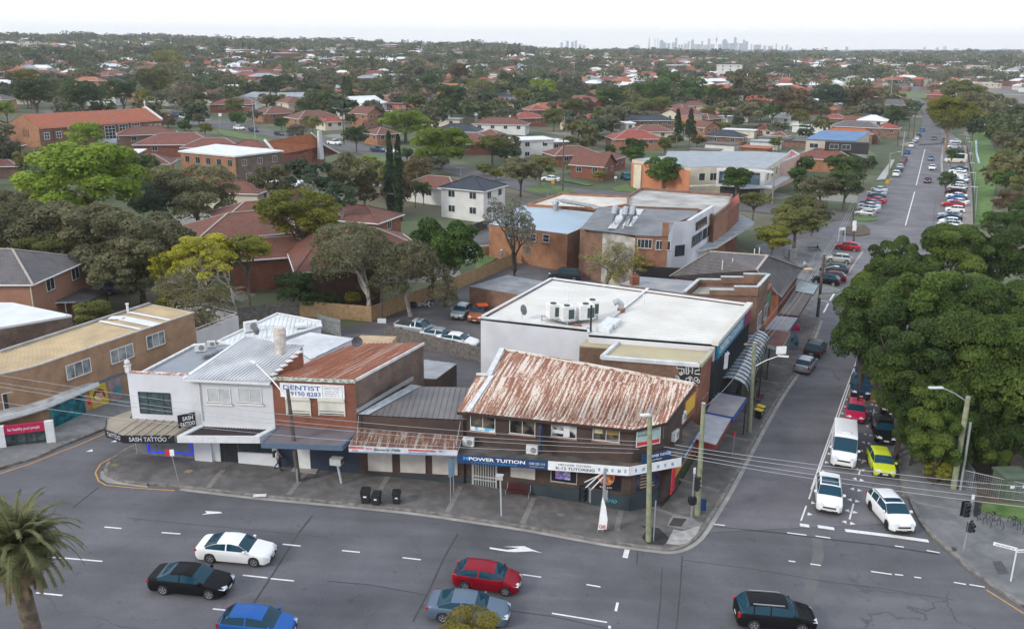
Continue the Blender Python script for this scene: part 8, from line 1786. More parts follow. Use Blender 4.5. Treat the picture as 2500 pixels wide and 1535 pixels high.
zt=7.6;q=X(A8,(1275,405,zt),(1662,440,zt),(1995,402,zt),(1530,358,zt));t=th0('apartment_building','orange brick block of flats with plain white flat roof','apartment building',at0(q[1]))
m=M();m.ext([v-UZ(.1)for v in q],-1.5,roof=0);m.bd('wall',BR_ORG,t);m=M();w_=Wa(q[1],q[2]);w_.sb(m,0,w_.L,-1.5,zt-.15,.003,.04);m.bd('end_wall',BR_COM,t);m=M();c=sum(q,V3())/4;m.ext([v+(v-c).normalized()*.5+UZ(.15)for v in q],zt-.2);m.bd('roof',FLATW,t)
wa=Wa(q[0],q[1])
for k in range(5):u=wa.L*(.08+.195*k);wz0(wa,t,u,u+1.5,zt-2.4,zt-.9,ST,2,1,sill=0)
wz0(wa,t,wa.L*.88,wa.L*.88+1.4,zt-5.6,zt-4.1,FRW,2,1,sill=0)
for k,u in enumerate((.13,.46,.78)):wz0(w_,t,w_.L*u,w_.L*u+1.4,zt-2.4,zt-.9,FRW,2,1,ny('net_curtain',0,0),sill=0)
wz0(w_,t,w_.L*.2,w_.L*.2+1.6,zt-5.6,zt-4.1,FRW,2,1,ny('net_curtain',0,0),sill=0)
t=th0('church','small church with steep orange tiled roof and white curved gable','church',at0(P(B4,1100,620,5)));e0=P(B4,845,625,6.0);e1=P(B4,1400,640,5.0);r0=P(B4,810,545,9.0);r1=P(B4,1180,482,10.0)
b0=P(B4,945,735,3.2);m=M()
m.face([r0,P(B4,930,650,5.6),P(B4,1290,580,6.6),r1]);m.bd('roof',TO,t);m=M();m.face([P(B4,930,650,5.6),P(B4,945,735,3.0),P(B4,1410,640,4.0),P(B4,1290,580,6.6)]);m.bd('lower_roof',TBR,t)
m=M();m.be(r1+V3((.1,0,.2)),P(B4,1290,575,6.8),.35,.3);m.be(P(B4,1290,575,6.8),P(B4,1410,640,4.1),.3,.3);m.bd('gable_coping',WH,t);m=M();m.be(r0+V3((-.1,0,.5)),P(B4,900,640,6.2),.35,.5);m.bd('gable_coping',WH,t)
m=M();c=P(B4,1252,560,7.5);m.tu([c-UZ(4),c+UZ(3.2)],[.9,.6],4);m.bd('bell_tower',ny('pale_grey_render',(.42,.43,.43),(.52,.53,.53),1),t)
m=M();m.ext([v for v in(P(B4,930,650,5.0),P(B4,1290,590,5.5),r1-UZ(3),r0-UZ(3))],-2,roof=0);m.bd('wall',BR_RED,t);HS.append((-45,235,15))
fr_=[(B3,1020,300,75,14,8,'W','w','long white factory roof beyond the sports field'),(B3,830,305,50,30,7,'W','w','white saw tooth factory roof left of the long white one'),(B3,495,275,22,16,16,'W','w','tall white block with a brown flank in the far right'),(B3,230,265,60,25,8,'Z','p','wide grey and pink warehouse roof'),(B3,1540,245,50,25,9,'W','c','white commercial building near the horizon'),(B3,1320,262,22,16,9,'W','w','small white block near the horizon'),(B3,2240,395,16,10,4,'W','c','white station wall beside the railway'),(B2,2200,215,80,22,10,'S','b','dark blue hardware warehouse with red corner near the horizon'),(B2,2270,255,60,30,8,'O','p','brick red warehouse below the dark blue one'),(B2,1920,240,40,25,9,'W','w','white warehouse left of the brick red one'),(B2,1500,250,55,25,7,'W','c','long white shed in the far trees'),(B2,1120,355,30,14,7,'W','c','white flat shed above the wide salmon house'),(B2,865,205,25,15,7,'W','w','white building among the horizon trees'),(B2,120,200,50,20,7,'W','w','white school buildings on the left ridge'),(B1,455,195,18,10,8,'W','w','grey white apartment block on the left ridge'),(B1,608,165,8,7,17,'W','w','white tower block standing above the left ridge')]
for t_,x,y,L,W,he,rm,wm,lb in fr_:hpx(t_,x,y,he,R(-5),L,W,rm,wm,lb,kind='flat',wins=3,name='warehouse' if L>20 else 'building',cat='building')
rnd=random.Random(99)
roads=[((-215,412),(-127,369),(-96,335),(-42,277),(-26,255),(4,218),(20,208),(60,195)),((12,55),(75,178),(150,334)),((190,225),(270,420),(315,570),(430,840)),((-20,60),(60,190)),((-5,146),(10,180),(40,200)),((153,340),(228,500),(300,690),(378,860))]
RW=[7,17,20,0,8,5]
def dseg(p,a,b):
 a=V3(a);b=V3(b);t=max(0,min(1,(p-a).dot(b-a)/(b-a).length_squared));return(p-a.lerp(b,t)).length
def clear(x,y,r):
 p=V3((x,y))
 for L,w in zip(roads,RW):
  for a,b in zip(L,L[1:]):
   if w and dseg(p,a,b)<w+r:return 0
 for hx,hy,hr in HS:
  if(hx-x)**2+(hy-y)**2<(hr+r)**2:return 0
 return 1
def inview(x,y,m_=.03):return abs(x/y)<.60+m_
def infield(x,y):return 250<x<330 and 560<y<640 or(abs(x-285)<48 and abs(y-700)<55)
RC=['B','B','M','R','O','Z','N','G','W','B','M','R'];RN=dict(B='brown',M='maroon',R='red',O='orange',Z='pale grey',N='slate blue',G='grey',W='white');WC=['w','c','r','o','s','b','c'];WN=dict(w='white',c='cream',r='red brick',o='orange brick',s='salmon',b='dark brick',p='pink')
KEEP=[(20,260,390,350),(640,318,800,390),(440,350,690,432),(1074,412,1212,520),(1240,318,1340,375),(1140,268,1300,322),(812,228,950,295),(1500,268,1612,320),(1450,305,1600,352),(1365,362,1500,430),(1518,358,1912,470),(1915,312,2112,372),(1180,480,1900,650),(400,280,1010,372),(1700,300,1850,372),(820,250,905,312),(600,245,800,305),(2080,150,2370,560),(1260,420,1520,470),(1050,290,1150,350),(500,215,560,270),(1480,305,1500,330)]
def seen(x,y,r,h):
 u,v=pr(x,y,gz(x,y)+h);q=r*2150/y
 for a,b,c,d in KEEP:
  if u+q*.7>a and u-q*.7<c and v+q>b and v-q*.5<d:return 0
 return 1
k=0;tries=0;nh=0
while nh<205 and tries<9000:
 tries+=1;y=rnd.uniform(255,860);x=rnd.uniform(-.62,.62)*y
 if x>y*.5 and y<420:continue
 if infield(x,y)or not clear(x,y,6.6)or y<400 and not seen(x,y,5,4):continue
 rm=rnd.choice(RC);wm=rnd.choice(WC);he=rnd.choice((3.4,3.4,5.8));z0=gz(x,y)
 reg=('left' if x<-y*.25 else 'right' if x>y*.25 else 'middle');dist=('nearer' if y<420 else 'farther' if y>600 else 'central')
 ho0((x,y),rnd.choice((A1_,A2_,R(8),R(-5),S2))+rnd.uniform(-.1,.1),rnd.uniform(11,17),rnd.uniform(8,11),he,rnd.uniform(1.6,2.6),RT[rm],WT[wm],'%s %s house, %s roof, among %s trees of %s suburb'%(('tall' if he>5 else 'low'),WN[wm],RN[rm],dist,reg),group='%s suburb houses, %s rows'%(reg,dist),wins=1,kind=rnd.choice(('hip','hip','gable')));nh+=1
LN={id(GRN):'green',id(DKG):'dark green',id(OLV):'olive',id(GRY):'grey green',id(BRW):'brownish',id(BLG):'blue green',id(YGR):'yellow green',id(BRT):'bright green'}
nt_=0;tries=0;GT={}
for x,y,r in TREES:GT.setdefault((int(x//12),int(y//12)),[]).append((x,y,r))
def tclear(x,y,r):
 for i in range(-2,3):
  for j in range(-2,3):
   for a,b,q in GT.get((int(x//12)+i,int(y//12)+j),()):
    if(a-x)**2+(b-y)**2<((q+r)*.5)**2:return 0
 return 1
need=max(0,296-len(TREES))
while nt_<need and tries<9000:
 tries+=1;y=170+(rnd.random()**1.2)*330;x=rnd.uniform(-.62,.62)*y;r=rnd.uniform(2.6,6.4)
 if y<230 and-12<x<90:continue
 if x>y*.46 and y<330:continue
 if not clear(x,y,r*.5)or not tclear(x,y,r)or not seen(x,y,r,r*1.2):continue
 lf=rnd.choice((GRN,DKG,OLV,OLV,GRY,GRY,BRW,BLG,YGR));reg=('left' if x<-y*.25 else 'right' if x>y*.25 else 'middle');dist='near' if y<300 else 'far'
 g0_=gz(x,y);tree((x,y),r,g0_+r*1.2,rnd.choice((RD,RD,'open','broad')),lf,'%s %s tree between the houses of the %s %s blocks'%('small' if r<3.6 else 'large',LN[id(lf)],reg,dist),group='trees of the %s %s blocks'%(reg,dist),n=4200,size=.065,seed=rnd.randrange(4),flat=.85)
 GT.setdefault((int(x//12),int(y//12)),[]).append((x,y,r));nt_+=1
for o in TR0:bpy.data.objects.remove(o)
def farwood(name,d0,d1,dens,nper,rr_,mats,seed,zlift=0):
 g=np.random.default_rng(seed);prots=[]
 for s_ in range(5):
  gg=np.random.default_rng(s_+40);C,Q=lobes(RD if s_%2 else 'broad',gg);prots.append(lv0(C,Q,nper,.17 if nper>100 else .26,s_+3,shell=.8))
 out=[[]for _ in mats];N=int(dens*(.62*(d1*d1-d0*d0)))
 ys=np.sqrt(g.random(N)*(d1*d1-d0*d0)+d0*d0);xs=g.uniform(-.63,.63,N)*ys
 for x,y in zip(xs,ys):
  cl=math.sin(x/61+2)+math.sin(y/83+x/140)+math.sin((x+y)/47)
  if cl<-.9 and g.random()<.75:continue
  r=g.uniform(*rr_)*(1+.25*(cl>1.2))
  if infield(x,y)or not clear(x,y,r*.6):continue
  if y<600 and not tclear(x,y,r*.8)or y<340 and not seen(x,y,r,r):continue
  a=g.random()*6.28;ca,sa=math.cos(a),math.sin(a);p=prots[g.integers(5)]*np.array([r,r,r*.95]);q=np.empty_like(p);q[:,0]=p[:,0]*ca-p[:,1]*sa+x;q[:,1]=p[:,0]*sa+p[:,1]*ca+y;q[:,2]=p[:,2]+gz(x,y)+r*g.uniform(.75,1.15)+zlift
  out[g.choice(len(mats),p=[.3,.3,.22,.18][:len(mats)]if len(mats)==4 else None)].append(q)
 WOOD.append([np.concatenate(c)if c else np.zeros((0,3))for c in out])
WOOD=[]
fm=[fo0('far_green',(.030,.045,.018),(.075,.09,.035)),fo0('far_grey',(.05,.052,.036),(.10,.098,.068)),fo0('far_dark',(.020,.032,.018),(.045,.06,.032)),fo0('far_olive',(.06,.06,.026),(.12,.11,.05))]
farwood('woodland',200,330,.0100,1000,(2.6,5.4),fm,7)
farwood('woodland',330,620,.0076,420,(3.2,6.6),fm,1)
farwood('woodland',620,1150,.0034,150,(4.2,8.4),fm,2)
farwood('woodland',1150,2500,.0010,60,(6,10),fm,3)
big=[np.concatenate([w[k]for w in WOOD])for k in range(4)];me=lm0('woodland',np.concatenate(big))
for mt in fm:me.materials.append(mt)
me.polygons.foreach_set('material_index',np.repeat(np.arange(4,dtype=np.int32),[len(b)//4 for b in big]));o=bpy.data.objects.new('woodland',me);COL.objects.link(o);o['kind']='stuff';o['label']='trees of the far suburbs reading as one wood';o['category']='woodland'
HC_=[[]for _ in range(6)];HW=[[]for _ in range(3)]
rf0=[RT['B'],RT['R'],RT['W'],RT['Z'],RT['O'],RT['M']];
for i in range(4200):
 y=640+1900*rnd.random()**1.35;x=rnd.uniform(-.62,.62)*y
 if infield(x,y)or not clear(x,y,8):continue
 L=rnd.uniform(6,11);W=rnd.uniform(4.5,6);he=rnd.choice((4,6.2));z0=gz(x,y);big=rnd.random()<.06 and y>1000
 if big:L *= 3;W *= 3;he=8
 a=rnd.choice((.1,-.3,.8));ca,sa=math.cos(a),math.sin(a);f=lambda u,v,z:(x+u*ca-v*sa,y+u*sa+v*ca,z0+z)
 k=2 if big else rnd.choice((0,0,1,2,2,3,4,5));m=HC_[k];r_=0.3 if big else 2.2;kk=L-W
 for fc in([f(-L,-W,he),f(L,-W,he),f(kk,0,he+r_),f(-kk,0,he+r_)],[f(L,-W,he),f(L,W,he),f(kk,0,he+r_)],[f(L,W,he),f(-L,W,he),f(-kk,0,he+r_),f(kk,0,he+r_)],[f(-L,W,he),f(-L,-W,he),f(-kk,0,he+r_)]):m.append(fc)
 w=HW[rnd.randrange(3)]
 for(u0,v0),(u1,v1)in(((-L,-W),(L,-W)),((L,-W),(L,W)),((-L,W),(-L,-W))):w.append([f(u0*.95,v0*.95,-6),f(u1*.95,v1*.95,-6),f(u1*.95,v1*.95,he),f(u0*.95,v0*.95,he)])
m=M()
for k,q in enumerate(HC_+HW):
 for fc in q:m.face(fc,k)
o=m.bd('distant_houses',rf0+[W1,FL,WT['r']]);o['kind']='stuff';o['label']='small houses of the far suburbs';o['category']='houses'
s0(dr0('sports_field',[(242,655),(330,650),(338,745),(245,750)],GRASS,.35,20))
def pole(label,base,top,r0,r1,mat,name='utility_pole',cat='utility pole',group=None,cap=1):
 0
 b=V3((base[0],base[1],gz(base[0],base[1])));t=th0(name,label,cat,b,group)
 m=M();m.tu([b-UZ(.3),b.lerp(V3(top),.5),top],[r0,(r0+r1)/2,r1],12);m.bd('pole',mat,t,smooth=0)
 if cap:m=M();m.tu([V3(top),V3(top)+UZ(.05)],r1*1.06,12);m.bd('cap',ST,t)
 return t
def to0(tb,xb,yb,tt,xt,yt,lean=1):
 b=P(tb,xb,yb);b=b if gz(b.x,b.y)>-9 else b;z=PZ(tt,xt,yt,b);
 if lean:
  p=P(tt,xt,yt,z);return b,V3((p.x,p.y,z))
 return b,V3((b.x,b.y,z))
def lamp(t,root,a,b,head,L=.75,w=.22,mat=None,arm=.045):
 m=M();mid=a.lerp(b,.5)+UZ(.12);m.tu([a,mid,b],arm,6);am=m.bd('lamp_arm',ST,t)
 d=V3(((b-a).x,(b-a).y,0)).normalized()
 m=M();m.be(b-d*.1,b+d*L,w,.1);sub(m,'lamp_head',pl('lamp_white',(.62,.64,.65),.4),am,t)
b,tp=to0(R3,1545,1500,R3,1450,715);t=pole('dark timber pole with a long grey lamp arm before the dentist shop',b,tp,.19,.13,POLEB)
q1=P(R3,1465,785,tp.z-.5);h0=P(R3,1180,500,tp.z+1.2);lamp(t,t,V3((tp.x,tp.y,tp.z-.8)),h0,None,L=.6,arm=.06)
m=M();m.tu([b+V3((-.02,-.24,.1)),b+V3((-.02,-.24,1.2))],.08,6);m.bd('cable_guard',ST,t)
b,tp2=to0('O',1560,1305,'O',1563,1000);t=pole('lichen green timber pole at the tip of the corner footpath',b,tp2,.2,.15,POLEG);h0=P(R7,600,378,tp2.z+.7);
m=M();m.tu([tp2-V3((0,.05,.6)),tp2+V3((0,-.02,.7)),h0],.035,6);am=m.bd('lamp_arm',ST,t);m=M();m.box((h0.x-.1,h0.y,h0.z),(.62,.26,.1),.2);sub(m,'lamp_head',pl('lamp_white',0),am,t)
m=M();m.tu([b+V3((.32,.02,0)),b+V3((.32,.02,3.2))],.05,6);m.bd('conduit',ST,t)
b,tp3=to0(R7,1015,1210,R7,1068,285);t=pole('lichen green timber pole with white cap beside the traffic signal',b,tp3,.21,.15,POLEG)
b,tp4=to0(B8,1235,1305,B8,1375,450);t=pole('thick green timber lamp pole under the fig trees',b,tp4,.24,.18,POLEG);h0=P(B8,1130,362,tp4.z+.8);lamp(t,t,tp4-UZ(.4),h0,None,L=1.0,w=.26,arm=.045)
b,tp5=to0(B8,1300,1320,B8,1398,682);pole('slim grey steel pole behind the thick green timber lamp pole',b,tp5,.1,.09,ST,cap=0,name='steel_pole',cat='pole')
b,tp6=to0(R7,1443,525,R6,2032,592);t=pole('timber pole with crossarm and street lamp beside the curved canopy',b,tp6,.21,.15,POLEG)
a1=P(R6,1960,602,tp6.z-.3);a2=P(R6,2100,608,tp6.z-.3);m=M();m.be(a1,a2,.12,.12);m.bd('crossarm',TIMBER,t);lamp(t,t,V3((tp6.x,tp6.y,tp6.z-2.3)),P(R6,2195,680,tp6.z-1.0),None,L=.8)
sg=P(R6,2210,642,tp6.z-.8);m=M();m.box((sg.x,sg.y,sg.z),(.9,.05,.7),.1);m.bd('sign_plate',pl('sign_white',0),t)
b,tp7=to0(A4,806,905,A4,862,396);t=pole('tall dark timber pole beside the plaza kerb',b,tp7,.22,.15,POLEB);m=M();c=b+UZ(2.7);m.tu([c,c+UZ(.5)],.235,12);m.bd('yellow_band',pl('band_pale',(.5,.5,.3),.6),t);lamp(t,t,tp7-UZ(2),P(A4,950,490,tp7.z-1.3),None,L=.5)
b,tp8=to0(A4,1100,298,A4,1092,-10);t=pole('dark timber pole with white notices beside the traffic island',b,tp8,.2,.14,POLEB)
for y,h in((145,.9),(185,1.0)):p_=P(A4,1100,y,PZ(A4,1100,y,b));m=M();m.box((p_.x,p_.y-.25,p_.z),(.7,.06,h),0);m.bd('notice',pl('sign_white',0),t)
farp=[]
for(xb,yb,xt,yt,lb,mt)in((1158,700,1166,552,'timber pole with crossarm, nearest of the far street row',POLEB),(1200,795,1230,560,'steel pole right of the crossarm pole on the far street',ST),(1258,640,1290,360,'tall timber pole further along the far street',POLEB),(1310,620,1335,370,'second tall timber pole further along the far street',POLEB),(1068,1040,1092,770,'lamp pole by the concrete footpath',POLEG),(1085,330,1112,10,'very tall mast before the sports field',ST),(1040,130,1048,15,'mast at the edge of the sports field',ST)):
 b,tq=to0(A5,xb,yb,A5,xt,yt);t=pole(lb,b,tq,.2,.14,mt,group='poles along the long street');farp.append((t,tq))
 if 'crossarm' in lb or 'tall timber' in lb:m=M();m.be(tq+V3((-1.4,.2,-.5)),tq+V3((1.4,-.2,-.5)),.14,.14);m.bd('crossarm',TIMBER,t)
 if 'lamp' in lb:lamp(t,t,tq-UZ(.3),tq+V3((2.2,.4,.3)),None,L=.8)
for i,(x,y0,y1)in enumerate(((1922,1400,1100),(1905,1220,962),(1895,1080,868),(1880,960,775),(1868,860,662),(1850,790,628),(1838,740,598),(1828,680,572))):
 b,tq=to0(A5,x-8,y0,A5,x+12,y1);t=pole('slim grey lamp post on the rail side fence, %s from the camera'%('nearest','second','third','fourth','fifth','sixth','seventh','farthest')[i],b,tq,.09,.07,ST,'lamp_post','lamp post','lamp posts along the rail fence',cap=0)
 m=M();m.be(tq,tq+V3((-1.3,-.1,.05)),.28,.1);m.bd('lamp_head',pl('lamp_white',0),t)
for tb,xb,yb,tt,xt,yt,mt,lb,r in((B4,742,592,B4,703,195,ST,'tall steel lamp pole with a double lamp behind the white roofed flats',.14),(B4,1446,570,B4,1430,275,POLEB,'timber pole with twin lamps beside the dark shaggy tree',.17),(B5,1418,1085,B5,1425,590,POLEB,'timber pole on the grass island by the white coupe',.18),(B5,1440,640,B5,1434,395,ST,'pale pole with crossarm behind the cottage roofs',.15),(A6,2262,455,A6,2285,172,POLEG,'timber pole at the corner of the cream block',.18),(A6,582,428,A6,572,348,ST,'small lamp on a short post in the back street grass',.06),(A7,1556,757,A7,1552,340,POLEB,'slim dark pole at the corner of the pine fence',.12),(A8,1166,520,A8,1135,370,POLEB,'short timber pole behind the white roofed flats',.15),(A8,485,340,A8,465,200,POLEB,'timber pole before the church hall',.15),(A8,1250,150,A8,1235,75,ST,'street lamp by the corner car park',.1),(B6,1025,660,B6,1020,530,ST,'slim pole before the blue hip roof',.1),(B6,643,240,B6,645,178,WH,'white pole with crossarm over the dark trees',.16),(B5,540,420,B5,532,350,POLEB,'pole before the cream shed',.12)):
 b,tq=to0(tb,xb,yb,tt,xt,yt,tb!=B6);t=pole(lb,b,tq,r,r*.75,mt,cap=0)
 if 'lamp' in lb and 'short post' not in lb:
  for s_ in((-1,1)if('double' in lb or 'twin' in lb)else(-1,)):lamp(t,t,tq-UZ(.7 if 'twin' in lb else 3),tq+V3((s_*2.2,0,-.1 if 'twin' in lb else-2.6)),None,L=.9)
 if 'crossarm' in lb or 'grass island' in lb or 'corner of the cream' in lb:m=M();m.be(tq+V3((-1.2,.3,-.6)),tq+V3((1.2,-.3,-.6)),.14,.14);m.bd('crossarm',TIMBER,t)
 if 'pine fence' in lb:
  for k,(dy,w,h)in enumerate(((2.9,.9,.8),)):m=M();m.box((b.x+.05,b.y-.2,b.z+.2),(1.0,.05,.75),.05);m.bd('notice',pl('sign_white',0),t)
  lamp(t,t,tq-UZ(3.4),tq+V3((1.3,-.2,-2.9)),None,L=.5)
for i,(x,y0,y1)in enumerate(((840,433,330),(888,425,330),(945,418,345),(975,400,315))):
 b,tq=to0(B3,x,y0,B3,x,y1,0);pole('grey floodlight mast by the sports field, %s from the left'%('first','second','third','fourth')[i],b,tq,.3,.22,ST,'floodlight_mast','mast','floodlight masts by the sports field',cap=0)
t=th0('goal_posts','tall white rugby goal posts on the sports field','goal posts',P(B3,1300,425))
for x in(1290,1322):b,tq=to0(B3,x,428,B3,x+4,365,0);m=M();m.tu([b,tq],.22,6);m.bd('upright',WH,t)
b0=P(B3,1290,428);b1=P(B3,1322,428);m=M();m.be(b0+UZ(4),b1+UZ(4),.3,.3);m.bd('crossbar',WH,t)
WIRE=pl('bare_wire',(.20,.20,.21),.5);WIREL=pl('pale_wire',(.34,.35,.37),.5)
def wire(a,b,sag,label,r=.016,mat=None,group='overhead wires'):
 a=V3(a);b=V3(b);m=M();n=14;m.tu([a.lerp(b,i/n)-V3((0,0,sag*4*(i/n)*(1-i/n)))for i in range(n+1)],r,4,cap=0);o=m.bd('overhead_wire',mat or WIREL,loc=a);tag(o,label,'overhead wire',group)
ZW=6.6
ends=[((1830,630),(2500,795,1158)),((1790,640),(2500,0,1172)),((1760,672),(2500,0,1190)),((1770,700),(2500,0,1203))]
for i,(l,yr)in enumerate((((830,622),1196),((740,638),1211),((765,672),1233),((780,700),1248))):
 a=P(R7,l[0],l[1],ZW-.0);bq=P('O',2560,yr*.985,8.0);wire(a,bq,.25,'%s of the four wires crossing the side street mouth'%('uppermost','second','third','lowest')[i])
for i,(yl,p2)in enumerate(((285,(590,598)),(365,(505,625)),(408,(540,658)),(570,(490,690)))):
 a=P(R2,-60,yl-12,8.2);bq=P(R7,p2[0],p2[1],6.3);wire(a,bq,.8,'%s long wire running along the corner shop fronts'%('uppermost','second','third','lowest')[i],r=.014)
for i,(p1,p2)in enumerate((((2060,595),(2460,60)),((2040,590),(2430,40)),((2090,600),(2470,90)),((1975,598),(2440,0)))):
 wire(P(R6,*p1,tp6.z-.25),P(R6,p2[0],p2[1],tp7.z-.4+.0*i),.5,'wire between canopy pole and plaza pole, %s'%('first','second','third','fourth')[i],r=.014)
for i in range(3):wire(tp7+V3((-.4+.4*i,0,-.3)),tp8+V3((-.4+.4*i,0,-.3)),.6,'wire between the plaza pole and the island pole, %s'%('left','middle','right')[i],r=.016)
wire(tp3-UZ(.3),tp6-UZ(.5),.6,'wire between white capped pole and canopy pole');
def post(b,h,r,name,mat,t):m=M();m.tu([b-UZ(.1),b+UZ(h)],r,8);return m.bd(name,mat,t)
def sh0(c,rz,parent,t,n=3,w=.34):
 m=M();m.box(c,(w,.22,.34*n),rz);h=sub(m,'signal_housing',DARK,parent,t)
 ca,sa=math.cos(rz),math.sin(rz)
 for k in range(n):z=c[2]+.34*(k-(n-1)/2);m=M();p0=V3((c[0]+sa*.11,c[1]-ca*.11,z+.02));m.tu([p0,p0+V3((sa*.16,-ca*.16,0))],.13,10,cap=0);sub(m,'visor',DARK,parent,t)
 return h
b=P(R7,238,1340);t=th0('traffic_signal','traffic signal with outreach bracket seen from behind, before the tutoring shop','traffic signal',b);z=PZ(R7,235,815,b);h=z-b.z;o=post(b,h,.11,'post',ST,t)
m=M();c1=b+V3((-1.35,.3,h-2.1));m.be(b+UZ(h-.1),c1+V3((.1,0,.5)),.07,.07);m.be(b+UZ(h-.5),c1+V3((.35,0,.2)),.07,.07);m.be(b+UZ(h-.3),c1+V3((.0,0,.9)),.05,.05);m.bd('bracket',pl('lamp_white',0),t)
sh0(c1,.3,o,t);m=M();m.box((c1.x,c1.y+.2,c1.z),(.75,.03,1.3),.3);sub(m,'backing_board',DARK,o,t);m=M();m.box((c1.x+.35,c1.y-.1,c1.z),(.05,.5,1.0),.3);sub(m,'ladder_frame',ST,o,t)
m=M();m.box((b.x+.12,b.y,b.z+2.9),(.22,.2,.7));m.bd('control_box',ST,t)
b=P(R7,960,1290);t=th0('traffic_signal','traffic signal with white cap beside the green timber pole on the corner','traffic signal',b);z=PZ(R7,982,855,b);h=z-b.z;o=post(b,h,.07,'post',ST,t);m=M();m.tu([b+UZ(h),b+UZ(h+.4)],.09,8);m.bd('cap',WH,t)
sh0(b+V3((.2,-.1,h-.75)),2.0,o,t);sh0(b+UZ(h-2.1),.2,o,t,2,.3);m=M();m.box((b.x,b.y,b.z+h-2.1),(.55,.4,.45));sub(m,'pedestrian_lamp',DARK,o,t)
b=P(A3,2058,540);t=th0('traffic_signal','tall traffic signal cluster on the right footpath','traffic signal',b);z=PZ(A3,2122,185,b);h=z-b.z;tpv=P(A3,2122,185,z);m=M();m.tu([b,tpv],.07,8);o=m.bd('post',ST,t)
for k,(dx,dz,n,rz)in enumerate(((-.38,-.75,3,.2),(.3,-.65,3,1.2),(.15,-2.1,2,.5))):c=tpv+V3((dx,-.1,dz));sh0(c,rz,o,t,n);m=M();m.box((c.x,c.y+.2,c.z),(.62,.03,.38*n),rz);sub(m,'backing_board',DARK,o,t)
m=M();m.tu([tpv,tpv+UZ(.3)],.1,8);m.bd('cap',WH,t)
b=P(A3,2372,745);t=th0('street_sign','white pole with two street name blades at the right edge','street sign',b);z=PZ(A3,2395,505,b);h=z-b.z;post(b,h,.05,'post',pl('lamp_white',0),t)
for d_,s_,dz in(((-1,.62,0),'KING GEORGES RD',.0),((1,.05,0),'MORGAN ST',-.12)):
 d=V3(d_).normalized();a=b+UZ(h+dz);e=a+d*1.35;w_=Wa(a,e)if d.x>0 else Wa(e,a);m=M();w_.sb(m,0,1.35,a.z-.22,a.z,-.02,.02);o=m.bd('name_blade',pl('sign_white',0),t);lt(s_,w_.at(.12,a.z-.17,.02),w_.d,1.1,.12,DARK,o)
def sg0(tg,xb,yb,tt,xt,yt,label,plates,r=.035,group='small signposts'):
 b=P(tg,xb,yb);z=PZ(tt,xt,yt,b);t=th0('signpost',label,'signpost',b,group);tpv=P(tt,xt,yt,z);m=M();m.tu([b,tpv],r,6);m.bd('post',ST,t)
 for(dx,dz,w,h,c)in plates:m=M();m.box((tpv.x+dx,tpv.y-.05,tpv.z+dz),(w,.03,h),.1);m.bd('sign_plate',c,t)
 return t
SR=pl('sign_red',(.55,.03,.03),.5);SW=pl('sign_white',0);SY=pl('sign_amber',(.62,.32,.02),.5);SGN=pl('sign_bluegrey',(.12,.2,.28),.5)
sg0(R3,540,1508,R3,478,1270,'slim signpost with red and white parking plate before the tattoo shop',((-.28,.18,.32,.5,SR),(.05,.18,.3,.5,SW)))
sg0(R4,1135,1620,R4,1130,1240,'left post of two with back to front blades before the shutters',((0,-.5,.25,1.3,SGN),),group='small signposts');sg0(R4,1165,1540,R4,1155,1205,'right post of two with back to front blades before the shutters',((0,-.6,.25,1.5,SGN),))
sg0(R7,1300,725,R7,1325,520,'thin signpost with narrow red sign near the street awnings',((0,-.15,.16,.5,SR),));sg0(B8,835,1030,B8,872,790,'thin grey post on the right hand footpath under the fig',())
sg0(A5,1058,1165,A5,1060,1050,'amber diamond warning sign at the side road corner',((0,.0,.9,.9,SY),),.05);sg0(B5,1325,1090,B5,1325,1000,'amber diamond warning sign on the back street grass',((0,.0,.8,.8,SY),),.05)
sg0(B5,1905,1010,B5,1905,960,'small give way sign at the back street corner',((0,0,.7,.6,SW),));sg0(B4,665,415,B4,662,365,'grey road sign seen from behind on the hill street',((0,0,1.1,1.2,ST),),.06);sg0(B4,448,480,B4,450,330,'white square sign on the hill street grass',((0,0,1.,1.,SW),),.06)
for tg,xb,yb,xt,yt,s_,lb in((R3,1905,1520,1868,1345,1.0,'grey boxy traffic camera on a pole before the blue dentist awning'),(A2,1306,348,1298,55,.62,'smaller traffic camera on a white pole before the tutoring door')):
 b=P(tg,xb,yb);z=PZ(tg,xt,yt,b);t=th0('traffic_camera',lb,'traffic camera',b,'traffic cameras on poles');tpv=P(tg,xt,yt,z);m=M();m.tu([b,tpv],.075*s_+.01,10);m.bd('pole',pl('camera_pole',(.42,.47,.5),.4),t);m=M();m.box((tpv.x-.05,tpv.y,tpv.z+.22*s_),(.85*s_,.6*s_,.5*s_),-.2);hh=m.bd('camera_housing',ny('housing_grey',(.35,.36,.35),(.45,.46,.45),3,.5),t);m=M();m.box((tpv.x+.38*s_,tpv.y-.08,tpv.z+.24*s_),(.06,.35*s_,.3*s_),-.2);sub(m,'lens_window',DARK,hh,t)
